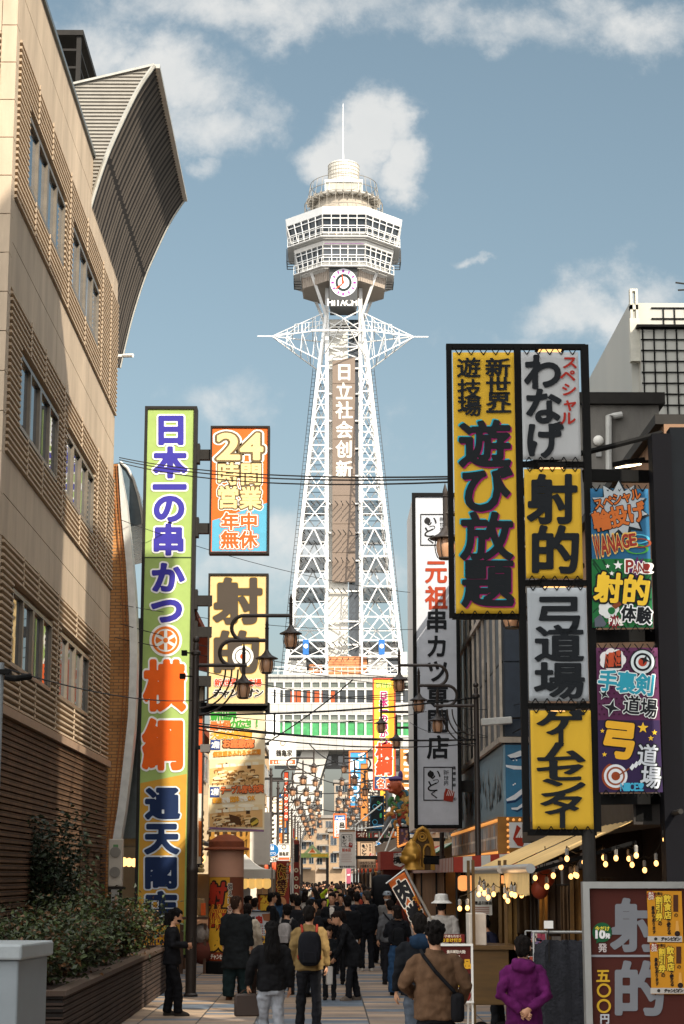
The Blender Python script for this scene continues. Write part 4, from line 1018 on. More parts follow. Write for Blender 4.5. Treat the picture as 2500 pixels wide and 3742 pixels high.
def rack():
    Y = YR; t = thing('banner_rack', 'tall black steel rack carrying seven banners over the kerb', 'banner rack', (PY(2158, 3300, Y).x, Y, 0))
    def V(a, b, w=.075):
        p, q = PY(*a, Y + .05), PY(*b, Y + .05); x = (p.x + q.x) / 2
        return (x - w / 2, Y + .01, min(p.z, q.z)), (x + w / 2, Y + .10, max(p.z, q.z))
    m = MB()
    m.box(*V((1636, 1262), (1660, 2258), .06)); m.box(*V((1893, 1262), (1925, 3040), .075)); m.box(*V((2136, 1262), (2186, 3040), .085))
    def H(xa, xb, y, w=.06):
        p, q = PY(xa, y, Y + .05), PY(xb, y, Y + .05); m.box((p.x, Y + .02, p.z - w / 2), (q.x, Y + .09, p.z + w / 2))
    H(1632, 2140, 1267); H(1655, 1912, 2252, .07); H(1900, 2146, 1697); H(1908, 2158, 2130); H(1915, 2168, 2580); H(1930, 2182, 3042, .07)
    m.build('frame', BLACK, t)
    x = PY(2158, 3150, Y).x
    MB().tube([(x, Y + .06, 0), (x, Y + .06, PY(2158, 3030, Y).z)], .075, 14).build('post', STEEL, t)
    MB().box((x - .16, Y - .1, .001), (x + .16, Y + .22, .02)).build('base_plate', STEEL, t)
    for (xa, ya, xb, yb, w) in ((2140, 1738, 2386, 1742, .14), (2160, 2326, 2420, 2322, .14), (2178, 2570, 2470, 2552, .05), (2185, 2922, 2440, 2918, .12)):
        p, q = PY(xa, ya, Y + .06), PY(xb, yb, 21.15); MB().beam(p, q, .09, w).build('arm', BLACK, t)
    p, q = PY(1905, 1700, Y + .06), PY(2420, 1612, 21.1); pts = [p.lerp(q, i / 12) + Vector((0, 0, .1 * (i / 12) ** 2 - .0)) for i in range(13)]
    MB().tube(pts, .035, 6).build('arm', BLACK, t)
    # little lamps fixed to the rails
    for px, py in ((2010, 1272), (2015, 1702), (2030, 2136), (2050, 2588)):
        p = PY(px, py, Y + .05); l = MB(); l.box(p + Vector((-.16, -.08, -.03)), p + Vector((.16, .12, .02))); lo = l.build('lamp', BLACK, t)
        MB().box(p + Vector((-.13, -.06, -.042)), p + Vector((.13, .08, -.032))).build('lens', mat('banner_lamp', (1, .55, .2), emit=1.2, var=0), lo)
rack()

# ------------------------------------------------------------------ white restaurant sign box
def itto(F, cx, cy, w, h, stamp=True):
    """square stamp logo: ink frame, three brush characters, red jar mark"""
    x0, y0, x1, y1 = cx - w / 2, cy - h / 2, cx + w / 2, cy + h / 2; k = w * .035
    for a in ((x0, y0, x1, y0 + k), (x0, y1 - k, x1, y1), (x0, y0 + k, x0 + k, y1 - k), (x1 - k, y0 + k, x1, y1 - k)): F.quad(*a, '#1a1a1c', 2)
    F.ring(cx - w * .25, cy - h * .28, 0, w * .11, '#1a1a1c', 2, 14); F.text('い', cx - w * .12, cy - h * .28, w * .46, h * .34, '#1a1a1c', 2.3, .01)
    F.text('っ', cx - w * .08, cy - h * .1, w * .3, h * .24, '#1a1a1c', 2, .0); F.text('と', cx - w * .2, cy + h * .07, w * .5, h * .36, '#1a1a1c', 2, .015); F.text('く', cx - w * .12, cy + h * .3, w * .4, h * .3, '#1a1a1c', 2, .01)
    for i, ch in enumerate('新世界'): F.text(ch, cx + w * .27, cy - h * .33 + h * .16 * i, w * .2, h * .15, '#1a1a1c', 2, 0)
    if stamp:
        X, Yc = cx + w * .36, cy + h * .34; s = w * .2
        F.poly([(X - s * .9, Yc + s * .9), (X + s * .7, Yc + s * 1.15), (X + s, Yc - s * .6), (X - s * .5, Yc - s * 1.2), (X - s * .8, Yc - s * .3)], '#8e2b1c', 2.6)
        for i in range(4): F.poly([(X - s * .4 + i * s * .3, Yc + s * .1), (X - s * .3 + i * s * .3, Yc + s * .1), (X + i * s * .3, Yc - s * .9), (X - s * .1 + i * s * .3, Yc - s * .9)], '#d8d4d0', 3)
def white_sign():
    Y = 50.0
    t, F, (x0, x1, z0, z1) = board('shop_sign', 'tall white box sign with black frame, stamp logos and red then black brush characters', 'sign', (1518, 1677, 1802, 3028), Y, 4.2, '#b9bdc4', frame=mat('white_sign_body', '#d3cfc8', rough=.6, var=.1, scale=1.5), border=.0)
    m = MB(); w = .1
    for a, c in (((x0 - .05, z0), (x0 + w - .05, z1)), ((x1 - w + .05, z0), (x1 + .05, z1)), ((x0 + w - .05, z0), (x1 - w + .05, z0 + w)), ((x0 + w - .05, z1 - w), (x1 - w + .05, z1))): m.box((a[0], Y - .05, a[1]), (c[0], Y - .002, c[1]))
    m.build('rim', BLACK, t)
    lean = lambda y: 1592 + (y - 1950) * .012 - 4
    for y, ch, c in ((2088, '元', '#9c3a1c'), (2184, '祖', '#9c3a1c'), (2268, '串', '#15181c'), (2362, 'カ', '#15181c'), (2452, 'ツ', '#15181c'), (2545, '専', '#15181c'), (2634, '門', '#15181c'), (2730, '店', '#15181c')):
        F.text(ch, lean(y) + 6, y, 84, 90, c, 2, .028)
    itto(F, 1590, 1936, 104, 116); itto(F, 1603, 2864, 108, 124)
    for i, ch in enumerate('高標登録'): F.text(ch, 1662, 2806 + 21 * i, 12, 13, '#15181c', 2, .02)
    F.ring(1664, 2920, 4.4, 5.6, '#15181c', 2); F.text('R', 1664, 2920, 5, 6, '#15181c', 2, .03, fit=True)
    F.done()
    m = MB(); m.box((x1 + .04, Y + .5, z0 + 1), (4.05, Y + .8, z0 + 1.3)); m.box((x1 + .04, Y + .5, z1 - 3), (4.05, Y + .8, z1 - 2.7)); m.each('bracket', STEEL, t)
white_sign()
def stand():
    """large board leaning at the kerb in the east corner"""
    Y = 13.0
    t, F, (x0, x1, z0, z1) = board('standing_signboard', 'big dark red signboard in a silver frame with grey characters and posters', 'signboard', (2137, 2640, 3222, 3850), Y, .07, '#4a2019', frame=ALU, border=.045)
    m = MB(); m.box((x0, Y - .025, 0), (x0 + .05, Y + .06, z0 - .001)); m.box((x1 - .05, Y - .025, 0), (x1, Y + .06, z0 - .001)); m.box((x0, Y - .3, 0), (x0 + .05, Y - .03, .05)); m.box((x0, Y + .061, 0), (x0 + .05, Y + .4, .05)); m.each('leg', ALU, t)
    F.text('射', 2330, 3380, 196, 200, '#7b7e84', 1, .036); F.text('的', 2338, 3613, 200, 208, '#7b7e84', 1, .036)
    F.quad(2160, 3489, 2620, 3497, '#8f9298', 1.5)
    F.ring(2202, 3407, 0, 36, '#1d5a36', 1); F.poly([(2180, 3448), (2196, 3440), (2184, 3430)], '#1d5a36', 1.2)
    for i, ch in enumerate('今だけ'): F.text(ch, 2184 + 18 * i, 3393, 18, 18, '#e8d84a', 2, .03)
    F.text('10', 2195, 3414, 32, 28, '#e4e6e6', 2, .06, fit=True); F.text('発', 2222, 3420, 18, 20, '#e4e6e6', 2, .04)
    F.text('発', 2203, 3463, 32, 34, '#c2b6b4', 2, .03)
    for ch, y in (('五', 3565), ('〇', 3619), ('〇', 3676)):
        if ch == '〇': F.ring(2208, y, 18, 26, '#c9a02c', 2)
        else: F.text(ch, 2205, y, 52, 52, '#c9a02c', 2, .035)
    F.text('円', 2211, 3722, 36, 38, '#b9bcc2', 2, .04)
    F.done()
    for i, (px, lab) in enumerate((((2367, 2494, 3256, 3443), 'upper orange coupon poster taped to the dark red signboard'), ((2378, 2505, 3445, 3632), 'lower orange coupon poster taped to the dark red signboard'))):
        a, b, z_0, z_1 = rect_of(*px, Y); dy = px[2] - 3256; dx = px[0] - 2367
        p = thing('coupon_poster', lab, 'poster', ((a + b) / 2, Y - .02, z_0), 'coupon posters on the signboard')
        MB().box((a, Y - .022, z_0), (b, Y - .016, z_1)).build('sheet', paint('#c98a22'), p)
        G = Face(Y - .022, p, gap=.002); q = lambda x, y: (x + dx, y + dy)
        G.quad(2368 + dx, 3421 + dy, 2494 + dx, 3442 + dy, '#b9b4ae', 1)
        G.col('割引券', *q(2410, 3290), *q(2410, 3350), 27, 30, '#1a1414', 1.5, .1); G.col('割引券', *q(2410, 3290), *q(2410, 3350), 27, 30, '#e0be3a', 2, .04)
        G.text('の', *q(2414, 3374), 16, 18, '#1a1414', 2, .04)
        G.col('飲食店', *q(2440, 3284), *q(2442, 3344), 28, 30, '#1a1414', 1.5, .1); G.col('飲食店', *q(2440, 3284), *q(2442, 3344), 28, 30, '#e0be3a', 2, .04)
        G.col('で使える', *q(2444, 3364), *q(2447, 3408), 15, 16, '#1a1414', 2, .05)
        G.col('景品もあります', *q(2388, 3318), *q(2392, 3406), 13, 15, '#1a1414', 2, .05); G.text('お得な', *q(2408, 3266), 30, 12, '#1a1414', 2, .03, fit=True)
        G.quad(2462 + dx, 3270 + dy, 2480 + dx, 3332 + dy, '#4a2a1a', 1.5); G.text('の', *q(2472, 3344), 16, 16, '#1a1414', 2, .03)
        G.star(2381 + dx, 3272 + dy, 17, '#8e2b22', 1.2, 12, .8); G.text('最大', *q(2381, 3264), 18, 8, '#e8e0d0', 2, .02, fit=True); G.text('20%', *q(2381, 3274), 20, 9, '#e8e0d0', 2, .02, fit=True); G.text('OFF!', *q(2381, 3284), 20, 8, '#e8e0d0', 2, .02, fit=True)
        G.ring(2398 + dx, 3431 + dy, 0, 6, '#33302e', 2)
        for j, ch in enumerate('チャンピオン'): G.text(ch, 2424 + 11.5 * j + dx, 3431 + dy, 14, 15, '#26221f', 2, .06, slant=.2)
        G.ring(2477 + dx, 3412 + dy, 0, 10, '#2a1c14', 1.6); G.poly([q(2470, 3405), q(2484, 3405), q(2480, 3365), q(2472, 3365)], '#d8a050', 1.3)
        G.done()
stand()
# ------------------------------------------------------------------ helpers for street buildings
def win_grid(m_wall, t, X, y0, y1, z0, z1, ny, nz, side, frame=None, fy=.65, fz=.55, facing='x'):
    """framed windows set in a wall; facing 'x' on a plane x = X (side = +1 looks to +x), 'y' on a plane y = X looking to -Y"""
    for i in range(ny):
        for k in range(nz):
            cy, cz = y0 + (y1 - y0) * (i + .5) / ny, z0 + (z1 - z0) * (k + .5) / nz; hy, hz = (y1 - y0) / ny * fy / 2, (z1 - z0) / nz * fz / 2
            f, g = MB(), MB(); w = .06
            for a, b in (((cy - hy, cz - hz), (cy + hy, cz - hz + w)), ((cy - hy, cz + hz - w), (cy + hy, cz + hz)), ((cy - hy, cz - hz + w), (cy - hy + w, cz + hz - w)), ((cy + hy - w, cz - hz + w), (cy + hy, cz + hz - w)), ((cy - w / 2, cz - hz + w), (cy + w / 2, cz + hz - w))):
                if facing == 'x': f.box((X, a[0], a[1]), (X + side * .06, b[0], b[1]))
                else: f.box((a[0], X, a[1]), (b[0], X - .06, b[1]))
            if facing == 'x': g.box((X + side * .005, cy - hy + w / 2, cz - hz + w / 2), (X + side * .03, cy + hy - w / 2, cz + hz - w / 2))
            else: g.box((cy - hy + w / 2, X - .005, cz - hz + w / 2), (cy + hy - w / 2, X - .03, cz + hz - w / 2))
            fo = f.build('window', frame or ALU, t); g.build('pane', GLASS, fo)
def shop(label, side, X, y0, y1, h, wall, depth=7, floors=2, openh=2.7, awn=None, winc=None, warm=True, nwin=2, lamps=4):
    """narrow street house: open shop front below, windowed storeys above. side=+1 stands west and looks to +x"""
    t = thing('shop_building', label, 'building', (X - side * depth / 2, (y0 + y1) / 2, 0), 'shop buildings along the street')
    s = side; xb = X - s * depth; m = MB()
    m.box((X - s * .001, y0, openh), (xb, y1, h))                                         # upper storeys
    m.box((X - s * 2.6, y0 + .01, 0), (xb, y1 - .01, openh - .001)); m.box((X - s * .001, y0, 0), (X - s * 2.599, y0 + .25, openh - .001)); m.box((X - s * .001, y1 - .25, 0), (X - s * 2.599, y1, openh - .001))
    m.build('wall', wall, t)
    r = MB(); r.box((X + s * .12, y0 - .04, h + .001), (xb, y1 + .04, h + .18)); r.build('roof_edge', mat('roof_edge_grey', '#6c6965', rough=.8), t)
    if floors > 0: win_grid(None, t, X, y0 + .3, y1 - .3, openh + .5, h - .2, nwin, floors, s, winc)
    if warm:
        l = MB()
        for i in range(lamps):
            y = y0 + .5 + (y1 - y0 - 1) * i / max(1, lamps - 1); l.ell((X - s * .7, y, openh - .4), .09, .09, .11, 8, 5)
        l.each('lamp', WARM, t)
        c = MB(); c.box((X - s * .5, y0 + .5, .001), (X - s * 1.1, y1 - .5, .95)); c.build('counter', mat('wood_counter', '#6b4a30', rough=.6, var=.3), t)
    if awn:
        a = MB(); n = 14; dz = .55; prj = 1.1
        for i in range(n):
            ya, yb = y0 + (y1 - y0) * i / n, y0 + (y1 - y0) * (i + 1) / n; a.k = i % 2
            a.prism([(X + s * .01, ya, openh + .5), (X + s * prj, ya, openh - dz * .2), (X + s * prj, ya, openh - dz * .2 - .22), (X + s * (prj - .02), ya, openh - dz * .2 - .22), (X + s * (prj - .02), ya, openh - dz * .2 - .02), (X + s * .01, ya, openh + .46)], (0, yb - ya - .001, 0))
        a.build('awning', [paint(awn[0]), paint(awn[1])], t)
    return t
def simple_sign(label, px, Y, face, draw=None, depth=.3, frame=None, border=.05, name='shop_sign', cat='sign', arm=None):
    t, F, b = board(name, label, cat, px, Y, depth, face, frame=frame, border=border)
    if draw: draw(F); F.done()
    if arm is not None:
        m = MB(); z = b[3] - .4
        m.box((b[1] if arm > b[1] else b[0], Y + depth * .4, z), (arm, Y + depth * .6, z + .12)); m.box((b[1] if arm > b[1] else b[0], Y + depth * .4, b[2] + .3), (arm, Y + depth * .6, b[2] + .42)); m.each('bracket', STEEL, t)
    return t, b

# ------------------------------------------------------------------ unseen blocks added beside and behind the viewpoint, shaped to shade the street
def side_blocks():
    for lab, (x0, x1, y0, y1, h) in (('tall grey block beside the big signboard, out of the picture', (4.3, 5.2, -30, 18.0, 25.5)),
                                     ('slim grey tower set back behind the brown shop wall', (6.3, 7.4, 19.6, 25.2, 25.0)),
                                     ('lower grey annexe behind the brown shop wall', (6.8, 14, 25.5, 31.0, 16.7))):
        t = thing('shade_block', lab, 'building', ((x0 + x1) / 2, (y0 + y1) / 2, 0))
        MB().box((x0, y0, 0), (x1, y1, h)).build('wall', mat('grey_block_wall', '#8c8a86', rough=.8, var=.1, scale=.4), t)
        MB().box((x0 - .1, y0 - .1, h + .001), (x1 + .1, y1 + .1, h + .4)).build('roof', CONC, t)
        win_grid(None, t, x0 - .001, y0 + 1, y1 - 1, 4, h - 1, max(2, int((y1 - y0) / 3.5)), int((h - 4) / 3.4), -1)
side_blocks()

# ------------------------------------------------------------------ brick wall with curved white edge, beyond the tan building
def curved_wall():
    Y = 42.35
    inner = [(430, 1695), (442, 1889), (459, 2061), (470, 2262), (473, 2400), (467, 2607), (451, 2760), (430, 2945), (408, 3080), (404, 3200), (404, 3330)]
    outer = [(433, 1688), (459, 1831), (479, 2004), (494, 2176), (500, 2360), (497, 2530), (490, 2668), (474, 2822), (455, 2976), (437, 3080), (432, 3200), (432, 3330)]
    t = thing('brick_building', 'orange brick gable with a bowed white edge beside the tan building', 'building', (-6, Y, 0))
    pts = [PY(x, y, Y) for x, y in inner]; pts[-1].z = 0
    m = MB(); n = len(pts)
    for a, b in zip(pts, pts[1:]): m.prism([(-9, Y, a.z), (-9, Y, b.z), tuple(b), tuple(a)], (0, .35, 0))
    m.build('brick_wall', brick('orange_brick', (0, 2), .24, .075, '#c08a52', '#b37c46', '#7d5f45', bump=.3), t)
    po = [PY(x, y, Y - .06) for x, y in outer]; pi = [PY(x, y, Y - .06) for x, y in inner]; po[-1].z = 0; pi[-1].z = 0
    m = MB()
    def at(L, z):
        for a, b in zip(L, L[1:]):
            if b.z <= z <= a.z: f = (a.z - z) / max(1e-6, a.z - b.z); return a.x + (b.x - a.x) * f
        return L[0].x if z > L[0].z else L[-1].x
    zs = np.linspace(0, min(po[0].z, pi[0].z), 40)
    for a, b in zip(zs, zs[1:]): m.prism([(at(pi, a), Y - .06, a), (at(po, a), Y - .06, a), (at(po, b), Y - .06, b), (at(pi, b), Y - .06, b)], (0, .5, 0))
    m.build('white_edge', mat('white_edge_metal', '#c9c9c4', rough=.45, metal=.2), t)
    m = MB()
    for dx in (-.05, -.13): m.tube([(at(pi, z) + dx, Y - .05, z) for z in zs[::3]], .012, 6)
    m.each('conduit', paint('#8e5633'), t)
    # curved glazed roof behind
    g = MB(); pr = [PY(x, y, 43.6) for x, y in ((436, 1690), (462, 1712), (484, 1752), (502, 1812), (514, 1870), (519, 1915))]
    for a, b in zip(pr, pr[1:]): g.prism([tuple(a), tuple(b), (b.x - .9, 43.6, b.z - .2), (a.x - .9, 43.6, a.z - .2)], (0, 5, 0))
    g.build('curved_glazing', mat('blue_glazing', '#5d6f7a', rough=.2, var=.2), t)
    MB().tube([tuple(p + Vector((.02, -.04, 0))) for p in pr], .035, 6).build('glazing_edge', WHITE, t)
curved_wall()
def ac_unit():
    Y = 41.2; x0, x1, z0, z1 = rect_of(394, 444, 3066, 3240, Y)
    t = thing('air_conditioner', 'tall beige outdoor air conditioner on a bracket at the corner of the tan building', 'air conditioner', ((x0 + x1) / 2, Y, z0))
    MB().box((x0, Y, z0), (x1, Y + .3, z1)).build('casing', mat('beige_casing', '#b5ada0', rough=.5, var=.1), t, bevel=.02)
    m = MB()
    for cz in (z0 + (z1 - z0) * .28, z0 + (z1 - z0) * .72): m.lathe([(.11, 0), (.11, .012)], (0, 0, 0), 18)
    xc = (x0 + x1) / 2
    for f in (.3, .72):
        m = MB()
        c = Vector((xc, Y - .004, z0 + (z1 - z0) * f)); m.rings([[c + Vector((r * math.cos(a), d, r * math.sin(a))) for a in [2 * math.pi * k / 18 for k in range(18)]] for r, d in ((.12, 0), (.12, -.012), (.1, -.014))]); m.build('fan_grille', mat('grille_grey', '#7f7a72'), t)
    MB().box((xc - .05, Y - .004, z1 - .2), (xc + .06, Y - .001, z1 - .12)).build('label', paint('#5f8a5a'), t)
    m = MB(); m.box((x0, Y + .02, z0 - .06), (x1 + .05, Y + .28, z0 - .001)); m.box((x1 - .06, Y + .1, 0), (x1, Y + .16, z0 - .061)); m.box((x0, Y + .1, 0), (x0 + .06, Y + .16, z0 - .061)); m.build('bracket', STEEL, t)
ac_unit()

# ------------------------------------------------------------------ west row beyond the sign
TIMBER = mat('red_brown_timber', '#4c3024', rough=.7, var=.25, scale=2)
PLAST = mat('cream_plaster', '#c9b595', rough=.85, var=.15)
def west_row():
    t = thing('tavern_building', 'red timber tavern with orange eaves behind the tall green sign', 'building', (-7.2, 50, 0))
    X = -4.05; m = MB(); m.box((X, 43.6, 3.0), (-11, 57, 8.2)); m.box((X - 2.6, 43.6, 0), (-11, 57, 2.999)); m.build('wall', mat('grey_green_wall', '#7d8583', rough=.8, var=.2), t)
    f = MB()
    for y in np.arange(43.6, 57.1, 1.9): f.box((X + .001, y, 3), (X + .16, y + .22, 8.2))
    for z in (3.0, 5.4, 7.9): f.box((X + .002, 43.6, z), (X + .13, 57, z + .24))
    f.build('timber_frame', TIMBER, t)
    e = MB()
    for z in (8.22, 5.7): e.prism([(X - .3, 43.4, z + .35), (X + .95, 43.4, z), (X + .95, 43.4, z + .16), (X - .3, 43.4, z + .55)], (0, 13.8, 0))
    e.build('eave', paint('#8e4426'), t)
    win_grid(None, t, X, 44, 57, 3.3, 7.9, 5, 2, 1)
    # shop front under the sign: lit stall with counter, hood and lamps
    s = MB(); s.box((X - 2.5, 43.65, .001), (X - 2.4, 56.9, 2.95)); s.build('back_wall', mat('warm_back_wall', '#6d4a2c', rough=.8, var=.4, scale=3), t)
    c = MB(); c.box((X + .05, 44.2, .001), (X + .75, 47.5, 1.0)); c.box((X + .05, 49, .001), (X + .6, 56, .95)); c.build('counter', mat('wood_counter', '#6b4a30'), t)
    h = MB(); h.prism([(X, 44, 3.3), (X + 1.15, 44, 2.85), (X + 1.15, 44, 2.93), (X, 44, 3.4)], (0, 6, 0)); h.build('canopy', mat('tiled_canopy', '#4d4038', rough=.7, var=.3), t)
    l = MB()
    for y in np.arange(44.3, 50, .75): l.ell((X + .75, y, 2.6), .1, .1, .13, 8, 6)
    for y in np.arange(44.6, 56, 1.3): l.ell((X - 1.2, y, 2.5), .1, .1, .12, 8, 6)
    l.each('lamp', WARM, t)
    # white bulbs in rows round a lantern board
    b, F, _ = board('lantern_board', 'narrow white board edged with round cream bulbs on the timber tavern', 'sign', (700, 727, 2985, 3170), 44.0, .4, '#a8a097', border=.03, frame=TIMBER)
    m = MB()
    for i in range(10): p = PY(736, 2975 + 21 * i, 43.95); m.ell(p, .055, .055, .055, 8, 6)
    for i in range(5): p = PY(703 + 8 * i, 2968, 43.9); m.ell(p, .06, .06, .06, 8, 6); p = PY(705 + 8 * i, 3180, 43.9); m.ell(p, .06, .06, .06, 8, 6)
    m.each('bulb', mat('cream_bulb', '#d8b878', rough=.4, var=.05), b)
    bb, F, _ = board('shop_sign', 'slim vertical sign strip in orange, white and green behind the lamp post', 'sign', (720, 742, 2500, 3160), 43.45, .12, '#c9b49a', border=.02)
    F.quad(724, 2610, 738, 2900, '#c4552a', 1); F.quad(724, 2900, 738, 2990, '#d8d0c0', 1); F.quad(724, 3000, 738, 3130, '#b8642c', 1); F.done('print')
west_row()
WALLS = [mat('wall_' + h, '#' + h, rough=.85, var=.18, scale=.8) for h in ('c8b394', 'b9b2a6', '9d8468', 'd2c7b4', '8b8f90', 'c2a27a', 'aa9a88', 'd8cdbb')]
def rows():
    rnd = random.Random(11)
    y = 58.; i = 0
    names = ['cream', 'stone grey', 'tan', 'pale cream', 'slate grey', 'ochre', 'taupe', 'off white']
    aw = [('#b03024', '#e0d8cc'), ('#c9852c', '#c07a26'), None, ('#2f6f4a', '#d8d8cc'), ('#9a2f24', '#9a2f24'), None, ('#d8d0c0', '#d8d0c0'), ('#c46a2c', '#e4dac6')]
    for side, X, ys in ((1, -4.0, [58.2, 66, 73.5, 82, 90, 99, 108, 118, 130, 143, 157, 172, 190, 212]), (-1, 4.05, [57.5, 64, 71, 79, 88, 97, 107, 118, 130, 144, 160, 178, 198, 216])):
        for k in range(len(ys) - 1):
            y0, y1 = ys[k] + .05, ys[k + 1] - .05; w = (k * 3 + (0 if side > 0 else 5)) % 8
            h = [7.2, 8.6, 6.6, 9.2, 7.6, 10.2, 8.0, 7.0][(k * 5 + (2 if side > 0 else 0)) % 8] + (0 if side > 0 else -2.4)
            lab = '%s %s-storey shop house on the %s side, %s from the tower' % (names[w], ('two', 'three')[h > 7.4], ('west', 'east')[side < 0], ('first', 'second', 'third', 'fourth', 'fifth', 'sixth', 'seventh', 'eighth', 'ninth', 'tenth', 'eleventh', 'twelfth', 'thirteenth')[len(ys) - 2 - k])
            shop(lab, side, X, y0, y1, h, WALLS[w], floors=2, awn=aw[(k + (3 if side < 0 else 0)) % 8], nwin=2 if k < 8 else 2, lamps=5)
rows()

# ------------------------------------------------------------------ far signs on the west side
def far_signs():
    def dr(F):
        F.ring(1032, 2716, 7, 10, '#8a7a5a', 1)
        for i, ch in enumerate('鶴亀家'): F.text(ch, 1017 + 20 * i, 2752, 21, 26, '#2c2824', 2, .02)
        F.quad(983, 2776, 1078, 2794, '#d2603a', 1)
        for i, ch in enumerate('24時間営業中'): F.text(ch, 999 + 10.5 * i, 2785, 11, 13, '#f0e6dc', 2, .04)
    simple_sign('square white sign with a crest over an orange strip, hung on the west row', (982, 1080, 2690, 2796), 84, '#dcd8d0', dr, .35, WHITE, .03, arm=-4.0)
    def d2(F):
        [F.text('お', 1044, 2850, 16, 18, '#ece0d0', 2, .04)] + [F.ring(1044, 2874 + 22 * k, 3, 6, '#ece0d0', 2, 10) for k in range(6)]
    simple_sign('narrow red vertical sign with pale characters on the west row', (1036, 1053, 2820, 3000), 92, '#b8401f', d2, .3, None, .02, arm=-4.0)
    def d3(F): F.col('新世界', 1190, 3240, 1190, 3270, 8, 8, '#d8d8d8', 2)
    def dt(F):
        F.ring(1036, 3095, 6, 9, '#6a6258', 1)
        for i, ch in enumerate('鶴亀家'): F.text(ch, 1024 + 12 * i, 3120, 12, 15, '#4a443c', 2, .03)
        F.quad(1016, 3133, 1056, 3144, '#d2603a', 1)
    simple_sign('small rounded white sign with a crest beside the round blue road sign', (1014, 1058, 3083, 3145), 86, '#dedad2', dt, .2, WHITE, .02, arm=-4.0)
    # white sheet wall and gold lattice of the shop behind the column
    t = thing('lattice_facade', 'gilded lattice shop front with a white canvas sheet under the long cream banner', 'facade', (-3.4, 57.6, 0))
    m = MB(); a = PY(905, 3040, 57.5); b = PY(985, 3160, 57.5); m.box((a.x, 57.4, b.z), (b.x, 57.5, a.z + .6)); m.build('canvas_sheet', mat('white_canvas', '#d8d2c6', rough=.8, var=.08), t)
    m = MB(); a = PY(760, 3030, 57.6)
    for px in (770, 800, 830, 862, 884, 900): q = PY(px, 3100, 57.45); m.box((q.x, 57.38, 2.2), (q.x + .1, 57.48, a.z + .5))
    for py in (3032, 3068, 3110): z = PY(800, py, 57.45).z; m.box((PY(765, py, 57.4).x, 57.36, z), (PY(905, py, 57.4).x, 57.46, z + .09))
    m.tube([(PY(868, 3040, 57.3).x + .32 * math.cos(k * math.pi / 10), 57.36, PY(868, 3040, 57.3).z + .32 * math.sin(k * math.pi / 10)) for k in range(21)], .03, 6)
    m.build('gold_lattice', mat('gold_lattice', '#a87a34', rough=.4, var=.2), t)
    MB().box((-4.6, 57.52, 2.2), (-1.9, 57.62, 4.6)).build('backing', mat('cream_plaster', '#c9b595'), t)
far_signs()

